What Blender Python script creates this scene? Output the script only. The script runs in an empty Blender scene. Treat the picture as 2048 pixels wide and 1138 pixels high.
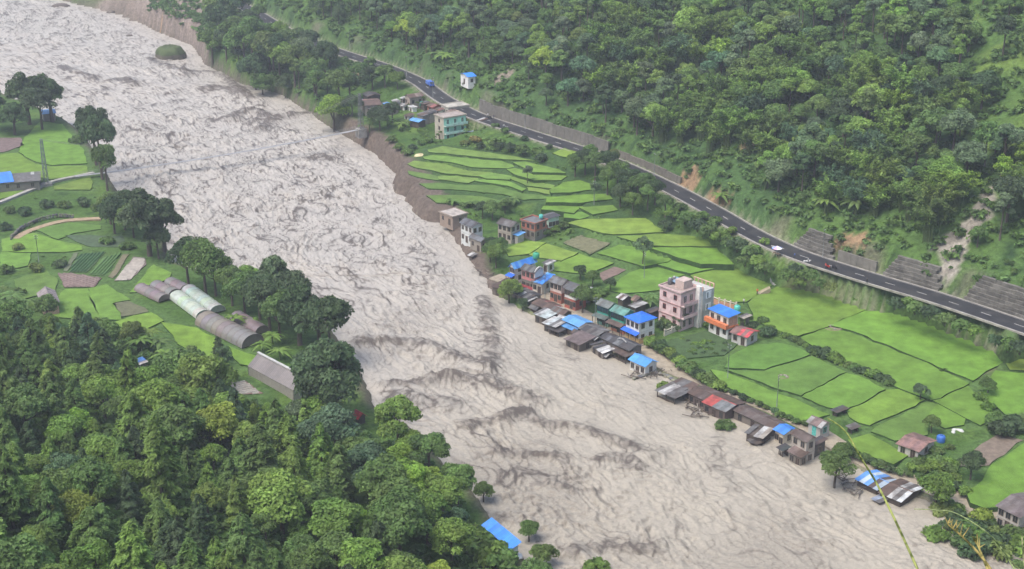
import bpy, math, random
import numpy as np
from mathutils import Vector, Matrix
random.seed(7); np.random.seed(7)
sc = bpy.context.scene
COL = sc.collection
# ------------------------------------------------------------------ camera
W0, H0, F0, CX, CY = 2048, 1138, 2800.0, 1024.0, 569.0
CAMH = 135.0
PITCH = math.atan((569 + 500) / F0)
cam = bpy.data.cameras.new('camera'); camo = bpy.data.objects.new('camera', cam); COL.objects.link(camo)
camo.location = (0, 0, CAMH); camo.rotation_euler = (math.pi / 2 - PITCH, 0, 0)
cam.sensor_width = 36; cam.lens = 36 * F0 / W0; cam.clip_start = 0.1; cam.clip_end = 5000
sc.camera = camo
# ------------------------------------------------------------------ sky, sun, exposure
HAZE = 0.00026
SUN_EL, SUN_AZ = math.radians(62), math.radians(-125)      # azimuth from +Y towards +X
world = bpy.data.worlds.new('World'); sc.world = world; world.use_nodes = True
nt = world.node_tree; nt.nodes.clear()
o_ = nt.nodes.new('ShaderNodeOutputWorld'); b_ = nt.nodes.new('ShaderNodeBackground'); s_ = nt.nodes.new('ShaderNodeTexSky')
s_.sky_type = 'NISHITA'; s_.sun_disc = False; s_.sun_elevation = SUN_EL; s_.sun_rotation = SUN_AZ
s_.air_density = 1.0; s_.dust_density = 7.0; s_.ozone_density = 0.6; s_.altitude = 900
b_.inputs[1].default_value = 0.15
nt.links.new(s_.outputs[0], b_.inputs[0]); nt.links.new(b_.outputs[0], o_.inputs[0])
sl = bpy.data.lights.new('sun', 'SUN'); so = bpy.data.objects.new('sun', sl); COL.objects.link(so)
sl.energy = 1.5; sl.angle = math.radians(40); sl.color = (1.0, 0.96, 0.9)
sd = Vector((math.sin(SUN_AZ) * math.cos(SUN_EL), math.cos(SUN_AZ) * math.cos(SUN_EL), math.sin(SUN_EL)))
so.rotation_euler = sd.to_track_quat('Z', 'Y').to_euler(); so.location = (0, 0, 300)
sc.view_settings.view_transform = 'Standard'; sc.view_settings.look = 'None'
sc.view_settings.exposure = 0.88; sc.view_settings.gamma = 1.0; sc.view_settings.use_curve_mapping = False
try:
    sc.cycles.use_denoising = True; sc.cycles.use_adaptive_sampling = True; sc.cycles.adaptive_threshold = 0.02; sc.cycles.max_bounces = 5; sc.cycles.diffuse_bounces = 3
    sc.cycles.glossy_bounces = 2; sc.cycles.transmission_bounces = 2; sc.cycles.volume_bounces = 0
except Exception: pass

# ------------------------------------------------------------------ helpers
FW = np.array([0, math.cos(PITCH), -math.sin(PITCH)]); UP = np.array([0, math.sin(PITCH), math.cos(PITCH)])
def P(u, v, z=0.0):
    d = FW + np.array([(u - CX) / F0, 0, 0]) + UP * (-(v - CY) / F0)
    t = (z - CAMH) / d[2]
    return np.array([d[0] * t, d[1] * t, z])
def PP(pts, z=0.0): return np.array([P(u, v, z)[:2] for u, v in pts])
def project(x, y, z):
    y = np.asarray(y, float); zz = np.asarray(z, float) - CAMH
    dep = y * FW[1] + zz * FW[2]; up = y * UP[1] + zz * UP[2]
    dep = np.where(dep < 0.1, 0.1, dep)
    return CX + F0 * np.asarray(x) / dep, CY - F0 * up / dep
def smooth(a, b, x):
    t = np.clip((x - a) / (b - a), 0, 1); return t * t * (3 - 2 * t)
def _hash(ix, iy, seed):
    h = (ix.astype(np.int64) * 374761393 + iy.astype(np.int64) * 668265263 + seed * 982451653) & 0xffffffff
    h = ((h ^ (h >> 13)) * 1274126177) & 0xffffffff
    return ((h ^ (h >> 16)) & 0xffff) / 65536.0 * 2 * math.pi
def perlin(x, y, seed=0):
    x = np.asarray(x, float); y = np.asarray(y, float)
    ix = np.floor(x); iy = np.floor(y); fx = x - ix; fy = y - iy
    ux = fx * fx * fx * (fx * (fx * 6 - 15) + 10); uy = fy * fy * fy * (fy * (fy * 6 - 15) + 10)
    def g(dx, dy):
        a = _hash(ix + dx, iy + dy, seed); return np.cos(a) * (fx - dx) + np.sin(a) * (fy - dy)
    a = g(0, 0) * (1 - ux) + g(1, 0) * ux; b = g(0, 1) * (1 - ux) + g(1, 1) * ux
    return (a * (1 - uy) + b * uy) * 1.5
def fbm(x, y, seed=0, n=4):
    r = 0; a = 1.0; t = 0
    for i in range(n): r = r + a * perlin(x * 2 ** i, y * 2 ** i, seed + i); t += a; a *= 0.5
    return r / t
def sdist(poly, x, y, val=None):
    """signed distance to a polyline (positive on the left of its direction) and an interpolated value"""
    best = np.full(x.shape, 1e18); sg = np.ones(x.shape); vv = np.zeros(x.shape)
    for i in range(len(poly) - 1):
        a = poly[i]; b = poly[i + 1]; d = b - a; L2 = d @ d
        t = np.clip(((x - a[0]) * d[0] + (y - a[1]) * d[1]) / L2, 0, 1)
        qx = x - a[0] - t * d[0]; qy = y - a[1] - t * d[1]; r = qx * qx + qy * qy
        m = r < best - 1e-9
        best = np.where(m, r, best); cr = d[0] * (y - a[1]) - d[1] * (x - a[0])
        sg = np.where(m, np.sign(cr), sg)
        if val is not None: vv = np.where(m, val[i] * (1 - t) + val[i + 1] * t, vv)
    return np.sqrt(best) * sg, vv
def inpoly(poly, x, y):
    r = np.zeros(np.shape(x), bool); n = len(poly)
    for i in range(n):
        x1, y1 = poly[i]; x2, y2 = poly[(i + 1) % n]
        if y1 == y2: continue
        c = ((y1 > y) != (y2 > y)) & (x < (x2 - x1) * (y - y1) / (y2 - y1) + x1); r ^= c
    return r
def catmull(pts, n):
    pts = np.asarray(pts, float); out = []
    for i in range(len(pts) - 1):
        p0 = pts[max(i - 1, 0)]; p1 = pts[i]; p2 = pts[i + 1]; p3 = pts[min(i + 2, len(pts) - 1)]
        for k in range(n):
            t = k / n
            out.append(0.5 * ((2 * p1) + (-p0 + p2) * t + (2 * p0 - 5 * p1 + 4 * p2 - p3) * t * t + (-p0 + 3 * p1 - 3 * p2 + p3) * t ** 3))
    out.append(pts[-1]); return np.array(out)
def mesh_np(name, V, Q, smooth_=False):
    V = np.asarray(V, np.float32); Q = np.asarray(Q, np.int32); k = Q.shape[1]
    me = bpy.data.meshes.new(name); me.vertices.add(len(V)); me.vertices.foreach_set('co', V.ravel())
    me.loops.add(Q.size); me.loops.foreach_set('vertex_index', Q.ravel())
    me.polygons.add(len(Q)); me.polygons.foreach_set('loop_start', np.arange(0, Q.size, k, dtype=np.int32))
    me.polygons.foreach_set('loop_total', np.full(len(Q), k, np.int32))
    if smooth_: me.polygons.foreach_set('use_smooth', np.ones(len(Q), bool))
    me.update(calc_edges=True); me.validate(); return me
def fattr(me, name, arr, domain='POINT'):
    a = me.attributes.new(name, 'FLOAT', domain); a.data.foreach_set('value', np.asarray(arr, np.float32))
def cattr(me, name, arr):
    a = me.attributes.new(name, 'FLOAT_COLOR', 'POINT')
    a.data.foreach_set('color', np.concatenate([arr, np.ones((len(arr), 1))], 1).astype(np.float32).ravel())
class MB:
    def __init__(s): s.v = []; s.f = []
    def add(s, vs, fs):
        n = len(s.v); s.v += [tuple(map(float, p)) for p in vs]; s.f += [tuple(n + i for i in f) for f in fs]; return s
    def box(s, x0, x1, y0, y1, z0, z1):
        return s.add([(x0, y0, z0), (x1, y0, z0), (x1, y1, z0), (x0, y1, z0), (x0, y0, z1), (x1, y0, z1), (x1, y1, z1), (x0, y1, z1)],
                     [(0, 3, 2, 1), (4, 5, 6, 7), (0, 1, 5, 4), (1, 2, 6, 5), (2, 3, 7, 6), (3, 0, 4, 7)])
    def tube(s, pts, rad, n=6, cap=True):
        pts = [Vector(p) for p in pts]; m = len(pts)
        if not hasattr(rad, '__len__'): rad = [rad] * m
        vs = []; fs = []
        for i, p in enumerate(pts):
            t = (pts[min(i + 1, m - 1)] - pts[max(i - 1, 0)]).normalized()
            a = t.cross(Vector((0, 0, 1)))
            if a.length < 1e-3: a = t.cross(Vector((1, 0, 0)))
            a.normalize(); b = t.cross(a)
            for k in range(n):
                w = 2 * math.pi * k / n; vs.append(p + (a * math.cos(w) + b * math.sin(w)) * rad[i])
        for i in range(m - 1):
            for k in range(n):
                fs.append((i * n + k, i * n + (k + 1) % n, (i + 1) * n + (k + 1) % n, (i + 1) * n + k))
        if cap: fs += [tuple(range(n)), tuple((m - 1) * n + k for k in range(n - 1, -1, -1))]
        return s.add(vs, fs)
    def lathe(s, prof, n=10, cx=0, cy=0):
        vs = []; fs = []
        for r, z in prof:
            for k in range(n): w = 2 * math.pi * k / n; vs.append((cx + r * math.cos(w), cy + r * math.sin(w), z))
        for i in range(len(prof) - 1):
            for k in range(n): fs.append((i * n + k, i * n + (k + 1) % n, (i + 1) * n + (k + 1) % n, (i + 1) * n + k))
        fs += [tuple(range(n - 1, -1, -1)), tuple((len(prof) - 1) * n + k for k in range(n))]
        return s.add(vs, fs)
    def mesh(s, name, smooth_=False):
        me = bpy.data.meshes.new(name); me.from_pydata(s.v, [], s.f); me.update()
        if smooth_: me.polygons.foreach_set('use_smooth', np.ones(len(me.polygons), bool))
        return me
def obj(name, data, mat=None, parent=None, color=None, loc=None, rotz=None):
    o = bpy.data.objects.new(name, data); COL.objects.link(o)
    if data is not None and mat is not None and not data.materials: data.materials.append(mat)
    if parent is not None: o.parent = parent
    if color is not None: o.color = (*color[:3], 1)
    if loc is not None: o.location = loc
    if rotz is not None: o.rotation_euler = (0, 0, rotz)
    return o
def tag(o, label=None, cat=None, group=None, kind=None):
    if label: o['label'] = label
    if cat: o['category'] = cat
    if group: o['group'] = group
    if kind: o['kind'] = kind
    return o
def thing(name, label, cat, loc=(0, 0, 0), rotz=0.0, group=None):
    o = bpy.data.objects.new(name, None); COL.objects.link(o); o.empty_display_size = 0.3
    o.location = loc; o.rotation_euler = (0, 0, rotz); return tag(o, label, cat, group)

# ------------------------------------------------------------------ materials
def newmat(name):
    m = bpy.data.materials.new(name); m.use_nodes = True; n = m.node_tree; n.nodes.clear(); return m, n
def N(n, t, **kw):
    x = n.nodes.new(t)
    for k, v in kw.items(): setattr(x, k, v)
    return x
def tint_mat(name, rough=0.8, scale=1.5, amt=0.35, bump=0.0, bscale=8.0, fine=0.0, spec=0.3, metal=0.0, dirt=None, dirt_amt=0.0):
    """takes the object's own colour, varied by noise; optional dirt stains"""
    m, n = newmat(name); L = n.links.new
    out = N(n, 'ShaderNodeOutputMaterial'); bs = N(n, 'ShaderNodeBsdfPrincipled'); L(bs.outputs[0], out.inputs[0])
    oi = N(n, 'ShaderNodeObjectInfo'); ge = N(n, 'ShaderNodeNewGeometry')
    nz = N(n, 'ShaderNodeTexNoise'); nz.inputs['Scale'].default_value = scale; nz.inputs['Detail'].default_value = 6; nz.inputs['Roughness'].default_value = 0.65
    L(ge.outputs['Position'], nz.inputs['Vector'])
    mr = N(n, 'ShaderNodeMapRange'); mr.inputs[1].default_value = 0.3; mr.inputs[2].default_value = 0.7
    mr.inputs[3].default_value = 1 - amt; mr.inputs[4].default_value = 1 + amt; L(nz.outputs[0], mr.inputs[0])
    mx = N(n, 'ShaderNodeVectorMath', operation='SCALE'); L(oi.outputs['Color'], mx.inputs[0]); L(mr.outputs[0], mx.inputs['Scale'])
    src = mx.outputs[0]
    if dirt:
        n2 = N(n, 'ShaderNodeTexNoise'); n2.inputs['Scale'].default_value = scale * 0.6; n2.inputs['Detail'].default_value = 8
        ad = N(n, 'ShaderNodeVectorMath', operation='ADD'); ad.inputs[1].default_value = (31, 17, 5); L(ge.outputs['Position'], ad.inputs[0]); L(ad.outputs[0], n2.inputs['Vector'])
        r2 = N(n, 'ShaderNodeMapRange'); r2.inputs[1].default_value = 0.48; r2.inputs[2].default_value = 0.68; r2.inputs[4].default_value = dirt_amt; L(n2.outputs[0], r2.inputs[0])
        mm = N(n, 'ShaderNodeMix', data_type='RGBA'); L(r2.outputs[0], mm.inputs[0]); L(src, mm.inputs[6]); mm.inputs[7].default_value = (*dirt, 1); src = mm.outputs[2]
    L(src, bs.inputs['Base Color'])
    bs.inputs['Roughness'].default_value = rough; bs.inputs['Specular IOR Level'].default_value = spec; bs.inputs['Metallic'].default_value = metal
    if bump:
        nb = N(n, 'ShaderNodeTexNoise'); nb.inputs['Scale'].default_value = bscale; nb.inputs['Detail'].default_value = 5; L(ge.outputs['Position'], nb.inputs['Vector'])
        bp = N(n, 'ShaderNodeBump'); bp.inputs['Strength'].default_value = bump; bp.inputs['Distance'].default_value = 0.3; L(nb.outputs[0], bp.inputs['Height']); L(bp.outputs[0], bs.inputs['Normal'])
    return m
def leaf_mat(name, transl=0.38):
    m, n = newmat(name); L = n.links.new
    out = N(n, 'ShaderNodeOutputMaterial'); oi = N(n, 'ShaderNodeObjectInfo'); ge = N(n, 'ShaderNodeNewGeometry')
    at = N(n, 'ShaderNodeAttribute', attribute_name='tone')
    nz = N(n, 'ShaderNodeTexNoise'); nz.inputs['Scale'].default_value = 0.35; nz.inputs['Detail'].default_value = 3; L(ge.outputs['Position'], nz.inputs['Vector'])
    mr = N(n, 'ShaderNodeMapRange'); mr.inputs[1].default_value = 0.3; mr.inputs[2].default_value = 0.7; mr.inputs[3].default_value = 0.72; mr.inputs[4].default_value = 1.3; L(nz.outputs[0], mr.inputs[0])
    mu = N(n, 'ShaderNodeMath', operation='MULTIPLY'); L(at.outputs['Fac'], mu.inputs[0]); L(mr.outputs[0], mu.inputs[1])
    mx = N(n, 'ShaderNodeVectorMath', operation='SCALE'); L(oi.outputs['Color'], mx.inputs[0]); L(mu.outputs[0], mx.inputs['Scale'])
    # small hue drift towards yellow-green with the noise
    hs = N(n, 'ShaderNodeHueSaturation'); L(mx.outputs[0], hs.inputs['Color'])
    m2 = N(n, 'ShaderNodeMapRange'); m2.inputs[1].default_value = 0.3; m2.inputs[2].default_value = 0.7; m2.inputs[3].default_value = 0.508; m2.inputs[4].default_value = 0.494
    n3 = N(n, 'ShaderNodeTexNoise'); n3.inputs['Scale'].default_value = 0.12; L(ge.outputs['Position'], n3.inputs['Vector']); L(n3.outputs[0], m2.inputs[0]); L(m2.outputs[0], hs.inputs['Hue'])
    df = N(n, 'ShaderNodeBsdfPrincipled'); df.inputs['Roughness'].default_value = 0.6; df.inputs['Specular IOR Level'].default_value = 0.25; L(hs.outputs[0], df.inputs['Base Color'])
    tr = N(n, 'ShaderNodeBsdfTranslucent'); L(hs.outputs[0], tr.inputs['Color'])
    ms = N(n, 'ShaderNodeMixShader'); ms.inputs[0].default_value = transl; L(df.outputs[0], ms.inputs[1]); L(tr.outputs[0], ms.inputs[2]); L(ms.outputs[0], out.inputs[0])
    return m
M_LEAF = leaf_mat('foliage')
M_BARK = tint_mat('bark', 0.9, 3, 0.3)
M_TIN = tint_mat('sheet_metal', 0.6, 0.9, 0.35, dirt=(0.075, 0.056, 0.045), dirt_amt=0.65, spec=0.3)
M_PAINTTIN = tint_mat('painted_sheet', 0.4, 1.2, 0.16, dirt=(0.16, 0.2, 0.28), dirt_amt=0.22, spec=0.45)
M_PLASTER = tint_mat('plaster', 0.85, 1.0, 0.12, dirt=(0.2, 0.17, 0.14), dirt_amt=0.4)
M_CONC = tint_mat('concrete', 0.85, 0.8, 0.22, 0.15, 6, dirt=(0.12, 0.11, 0.09), dirt_amt=0.5)
M_WOOD = tint_mat('wood', 0.85, 2.5, 0.3)
M_STEEL = tint_mat('painted_steel', 0.5, 2, 0.1, spec=0.5)
M_GLASS = tint_mat('window_glass', 0.12, 2, 0.1, spec=0.8)
M_SOIL = tint_mat('soil', 0.95, 0.7, 0.3, 0.6, 4)
M_ROCK = tint_mat('rock', 0.9, 0.6, 0.35, 0.5, 3)
M_BUND = tint_mat('bund_weeds', 0.9, 0.9, 0.4, 0.9, 5, spec=0.1)
M_RICE = tint_mat('rice_crop', 0.75, 0.28, 0.30, 0.9, 4.5, spec=0.2)
M_FILM = tint_mat('plastic_film', 0.35, 1.5, 0.14, spec=0.5, dirt=(0.2, 0.17, 0.15), dirt_amt=0.35)
M_CLOTH = tint_mat('cloth', 0.8, 4, 0.1)
M_PAINT = tint_mat('road_paint', 0.7, 3, 0.2)
M_ASPH = tint_mat('asphalt', 0.7, 0.4, 0.25, 0.2, 12, spec=0.3, dirt=(0.085, 0.08, 0.072), dirt_amt=0.4)

# ------------------------------------------------------------------ the lie of the land
RB_PX = [(-420, -62), (-150, -50), (60, -18), (170, 10), (250, 30), (312, 60), (388, 92), (412, 128), (480, 168), (560, 188), (600, 212), (650, 248), (700, 278), (748, 306), (800, 355), (848, 398), (880, 436),
         (905, 475), (930, 512), (952, 545), (985, 592), (1040, 622), (1100, 658), (1160, 690), (1230, 717), (1300, 744), (1345, 770), (1400, 795), (1480, 832), (1560, 872), (1640, 892), (1700, 937), (1790, 985), (1900, 1022), (2000, 1062), (2120, 1105), (2400, 1230), (2700, 1400)]
LB_PX = [(-900, 60), (-300, 120), (-60, 170), (40, 205), (135, 245), (176, 285), (212, 340), (240, 392), (300, 445), (338, 500), (346, 534), (390, 548), (455, 566), (560, 598), (640, 640), (690, 700), (735, 770), (752, 826), (835, 872), (885, 930), (955, 1000), (1000, 1065), (1045, 1115), (1090, 1170), (1200, 1300), (1400, 1500)]
ROAD_PX = [(60, -150, 22), (300, -58, 20), (440, -8, 18), (500, 20, 17), (560, 55, 16), (620, 84, 15), (690, 108, 14), (765, 132, 13.5), (835, 162, 13), (885, 197, 12.5), (955, 233, 12), (1060, 268, 11), (1200, 314, 10.5), (1320, 366, 10), (1430, 424, 9.5), (1500, 465, 9), (1590, 507, 9), (1720, 550, 9), (1880, 598, 9), (2050, 655, 9), (2300, 742, 9), (2600, 850, 9)]
STREET_PX = [(988, 552), (1030, 566), (1090, 592), (1180, 636), (1270, 682), (1335, 732), (1420, 766), (1500, 797), (1600, 842), (1700, 905), (1800, 952), (1900, 990), (2000, 1034), (2100, 1075), (2300, 1160)]
HF_PX = [(-700, 520), (-200, 560), (0, 632), (120, 652), (300, 690), (450, 775), (590, 838), (700, 862), (830, 892), (900, 960), (960, 1040), (1005, 1110), (1070, 1190), (1200, 1330), (1400, 1560)]
RB = PP(RB_PX); LB = PP(LB_PX); HF = PP(HF_PX, 3)
ROAD3 = catmull([P(u, v, z) for u, v, z in ROAD_PX], 10); ROADP = ROAD3[:, :2]; ROADZ = ROAD3[:, 2]
ROADC = np.array([P(u, v, z) for u, v, z in ROAD_PX])
STREET = catmull(PP(STREET_PX, 0.6), 6)
def terrain(x, y, detail=True):
    x = np.asarray(x, float); y = np.asarray(y, float)
    drb, _ = sdist(RB, x, y); dlb, _ = sdist(LB, x, y); dlb = -dlb
    drd, zr = sdist(ROADC[:, :2], x, y, ROADC[:, 2]); dhf, _ = sdist(HF, x, y); dhf = -dhf
    up = smooth(345, 470, y)
    zb = 0.7 + 5.3 * up + 4 * smooth(560, 700, y)
    b = np.maximum(-drd - 5.0, 0.01); a = np.maximum(drb, 0)
    t = a / (a + b)
    g1 = np.where(t < 0.8, 0.13 * t / 0.8, 0.13 + 0.87 * smooth(0.8, 1.0, t)); g2 = 0.55 * t + 0.45 * smooth(0.55, 1.0, t)
    g = g1 * (1 - up) + g2 * up
    zright = zb + (zr - 0.35 - zb) * g
    n1 = fbm(x / 34, y / 34, 3, 4) if detail else 0
    n2 = fbm(x / 6.0, y / 6.0, 9, 3) if detail else 0
    dr = drd - 4.6
    hill = zr + 4.2 * smooth(0.6, 3.2, dr) + 0.56 * np.maximum(dr - 2, 0) + n1 * 5.5 * smooth(6, 30, dr) + n2 * 0.8 * smooth(3, 12, dr)
    hill = np.where(hill > 85, 85 + 28 * (1 - np.exp(-np.maximum(hill - 85, 0) / 28)), hill)
    zright = np.where(drd > -5.0, np.where(dr > 0, hill, zr - 0.2), zright + n2 * 0.22 * smooth(0, 8, b))
    zleft = 2.6 + 0.35 * smooth(0, 60, dlb) + n2 * 0.2 + np.where(dhf > 0, 0.16 * dhf + 0.0009 * dhf * dhf + n1 * 2.2 * smooth(0, 25, dhf), 0)
    edge = 1.6 + 0.9 * up
    bank = lambda d, z: -2.6 + (z + 2.6) * smooth(-1.6, edge, d + n2 * 0.9)
    z = np.where(drb > -6, bank(drb, zright), np.where(dlb > -6, bank(dlb, zleft), -2.6))
    z = np.where((dlb > -6) & (drb <= -6), bank(dlb, zleft), z)
    dc = np.hypot(x, y)
    z = np.maximum(z, 133.55 - 0.72 * np.maximum(dc - 1.6, 0))
    return z
def tz(x, y): return float(terrain(np.array([x]), np.array([y]))[0])
def ground(u, v, z=2.0, it=5):
    """the point of the land seen at a picture position"""
    for _ in range(it):
        p = P(u, v, z); z = 0.5 * z + 0.5 * tz(p[0], p[1])
    return np.array([p[0], p[1], tz(p[0], p[1])])
# ------------------------------------------------------------------ fields (picture outlines laid on the land at their own level)
G_B = (0.140, 0.255, 0.040); G_M = (0.118, 0.225, 0.042); G_Y = (0.195, 0.285, 0.050); G_D = (0.05, 0.12, 0.025); G_T = (0.165, 0.265, 0.055)
S_BR = (0.20, 0.145, 0.11); S_GR = (0.20, 0.18, 0.15); S_PU = (0.17, 0.13, 0.12); G_V = (0.075, 0.115, 0.06)
FIELD_SPECS = []   # (outline, colour, height of crop, material key, fixed level or None)
def fld(c, pts, h=0.55, m='rice', z=None): FIELD_SPECS.append((pts, c, h, m, z))
# terraces below the upper hamlet
for pts in ([(860, 300), (888, 293), (933, 300), (1017, 311), (1068, 321), (1012, 318), (933, 310), (863, 304)],
            [(849, 314), (871, 311), (933, 317), (998, 322), (1031, 332), (1012, 336), (947, 334), (905, 324), (852, 318)],
            [(1029, 325), (1054, 324), (1113, 338), (1127, 345), (1068, 343)],
            [(818, 328), (829, 322), (888, 329), (933, 341), (984, 344), (953, 352), (894, 345), (837, 335)],
            [(1015, 339), (1034, 337), (1068, 346), (1130, 351), (1119, 359), (1068, 359), (1034, 348)],
            [(961, 351), (984, 346), (1020, 352), (1015, 358), (975, 356)],
            [(880, 353), (888, 351), (950, 356), (953, 359), (933, 365), (882, 358)],
            [(953, 362), (972, 359), (1012, 362), (1046, 377), (1040, 380), (1012, 370)],
            [(1020, 356), (1034, 353), (1054, 360), (1105, 370), (1102, 376), (1054, 370)],
            [(1054, 373), (1102, 381), (1099, 387), (1062, 381)]): fld(G_T, pts)
for pts in ([(818, 342), (837, 345), (877, 353), (882, 360), (849, 356), (821, 348)],
            [(843, 367), (877, 366), (933, 371), (989, 371), (1012, 379), (1046, 387), (1088, 391), (1091, 397), (1046, 398), (1003, 388), (933, 380), (860, 377)],
            [(857, 391), (913, 391), (961, 394), (1009, 403), (989, 411), (933, 406), (877, 405)]): fld((0.115, 0.2, 0.045), pts)
for pts in ([(1105, 379), (1130, 365), (1158, 362), (1183, 370), (1181, 379), (1141, 383), (1107, 384)],
            [(1099, 394), (1158, 391), (1214, 388), (1220, 398), (1158, 404), (1096, 404)],
            [(1091, 412), (1158, 408), (1161, 415), (1144, 424), (1088, 418)],
            [(1164, 415), (1222, 411), (1230, 420), (1186, 427)],
            [(1129, 427), (1168, 424), (1176, 431), (1158, 437), (1131, 435)]): fld(G_B, pts)
fld(G_Y, [(1110, 306), (1130, 297), (1169, 311), (1155, 318), (1124, 312)])
# fields between the street and the road
fld(G_Y, [(1140, 446), (1170, 438), (1290, 437), (1327, 464), (1225, 467), (1190, 461)])
fld((0.155, 0.262, 0.042), [(1234, 472), (1330, 469), (1410, 475), (1430, 492), (1342, 491), (1290, 490)])
fld(G_B, [(1198, 506), (1240, 491), (1290, 495), (1345, 515), (1330, 522), (1285, 531), (1232, 515)])
fld(G_B, [(1302, 496), (1345, 495), (1432, 496), (1455, 518), (1465, 528), (1400, 526), (1352, 512)])
fld((0.12, 0.15, 0.07), [(1126, 485), (1160, 471), (1222, 488), (1182, 508)], 0.25, 'soil')
fld(G_Y, [(1014, 499), (1042, 482), (1090, 485), (1055, 506), (1019, 511)])
fld(G_Y, [(1059, 509), (1093, 488), (1152, 506), (1120, 520), (1078, 514)])
fld((0.17, 0.27, 0.045), [(1101, 533), (1124, 521), (1158, 509), (1225, 526), (1170, 547), (1113, 540)])
fld(S_BR, [(1193, 549), (1229, 533), (1253, 540), (1206, 563)], 0.12, 'soil')
fld(G_B, [(1212, 577), (1262, 546), (1304, 531), (1370, 548), (1342, 558), (1325, 578), (1250, 586)])
fld(G_B, [(1378, 549), (1462, 535), (1540, 571), (1492, 602), (1440, 604), (1416, 582), (1402, 568)])
fld(G_B, [(1314, 528), (1347, 518), (1400, 530), (1456, 532), (1378, 545)])
fld(G_B, [(1500, 606), (1520, 586), (1558, 575), (1600, 578), (1660, 593), (1731, 618), (1650, 652), (1594, 671), (1550, 657), (1512, 640)])
fld((0.150, 0.268, 0.040), [(1739, 620), (1800, 628), (1850, 646), (1930, 677), (1985, 701), (2008, 718), (1944, 760), (1845, 718), (1707, 660), (1664, 651)])
fld(G_B, [(1602, 677), (1654, 656), (1698, 664), (1845, 724), (1936, 766), (1862, 799), (1800, 775), (1700, 729), (1640, 697)])
fld(G_M, [(1460, 715), (1497, 693), (1555, 686), (1600, 697), (1618, 709), (1528, 736), (1452, 734)])
fld(G_M, [(1458, 740), (1528, 742), (1624, 713), (1686, 744), (1600, 790), (1560, 776)])
fld(G_B, [(1606, 793), (1690, 748), (1715, 753), (1768, 779), (1690, 819), (1657, 812)])
fld((0.155, 0.268, 0.042), [(1776, 781), (1800, 778), (1848, 800), (1740, 849), (1702, 834), (1696, 823)])
fld(G_M, [(1757, 853), (1855, 804), (1878, 812), (1856, 845), (1852, 868), (1790, 879), (1742, 861)])
fld((0.140, 0.25, 0.042), [(1424, 740), (1450, 745), (1553, 784), (1551, 817), (1500, 793), (1444, 766)])
fld(G_B, [(1558, 787), (1652, 827), (1637, 833), (1612, 843), (1557, 820)])
fld(G_B, [(1700, 881), (1736, 868), (1810, 908), (1786, 926), (1724, 904)])
fld(G_B, [(1861, 828), (1876, 809), (1926, 837), (1924, 848), (1890, 854), (1864, 840)])
fld(G_B, [(1872, 803), (1936, 774), (1988, 833), (1960, 847), (1930, 833)])
fld(G_B, [(1992, 742), (2052, 748), (2110, 800), (2080, 850), (2012, 826), (1967, 790)])
fld(G_Y, [(2015, 727), (2060, 712), (2080, 742), (2022, 738)])
fld(G_B, [(1940, 990), (1984, 932), (2060, 880), (2130, 920), (2070, 985), (1996, 1010), (1969, 1015), (1942, 1005)])
fld(S_BR, [(1897, 934), (1997, 867), (2045, 880), (1975, 931)], 0.12, 'soil')
fld((0.06, 0.105, 0.04), [(1322, 687), (1421, 658), (1480, 684), (1448, 710), (1373, 717)], 0.35, 'soil')
# left bank
LZ = 3.2
for c, pts in ((G_B, [(47, 280), (80, 243), (125, 249), (165, 299), (172, 326), (105, 329), (72, 323), (40, 303)]),
               (G_B, [(-30, 312), (36, 306), (70, 328), (95, 333), (172, 331), (174, 349), (100, 358), (80, 354), (-30, 350)]),
               ((0.14, 0.22, 0.045), [(112, 372), (178, 354), (184, 362), (178, 379), (112, 378)]),
               (G_B, [(-60, 372), (52, 377), (24, 391), (-60, 412)]),
               (G_B, [(7, 478), (70, 466), (109, 481), (162, 491), (164, 499), (123, 503), (7, 503)]),
               ((0.11, 0.2, 0.042), [(74, 459), (134, 445), (197, 451), (195, 458), (148, 465), (116, 477)]),
               (G_B, [(260, 584), (306, 530), (342, 546), (335, 557), (302, 567), (271, 584)]),
               (G_B, [(102, 620), (130, 580), (176, 578), (182, 606), (200, 638), (169, 638), (104, 632)]),
               ((0.13, 0.24, 0.042), [(180, 577), (211, 570), (258, 599), (226, 604), (244, 637), (204, 638), (186, 606)]),
               ((0.155, 0.262, 0.042), [(225, 647), (267, 632), (302, 625), (325, 641), (274, 665), (246, 652)]),
               ((0.16, 0.275, 0.04), [(325, 645), (394, 657), (430, 678), (430, 713), (400, 713), (360, 687)]),
               ((0.16, 0.275, 0.04), [(457, 694), (490, 707), (512, 711), (497, 731), (480, 727)]),
               ((0.11, 0.18, 0.042), [(30, 560), (90, 540), (112, 560), (108, 580), (70, 590), (36, 600)]),
               ((0.13, 0.24, 0.042), [(2, 505), (60, 507), (55, 530), (2, 540)])): fld(c, pts, 0.5, 'rice', LZ)
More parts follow.
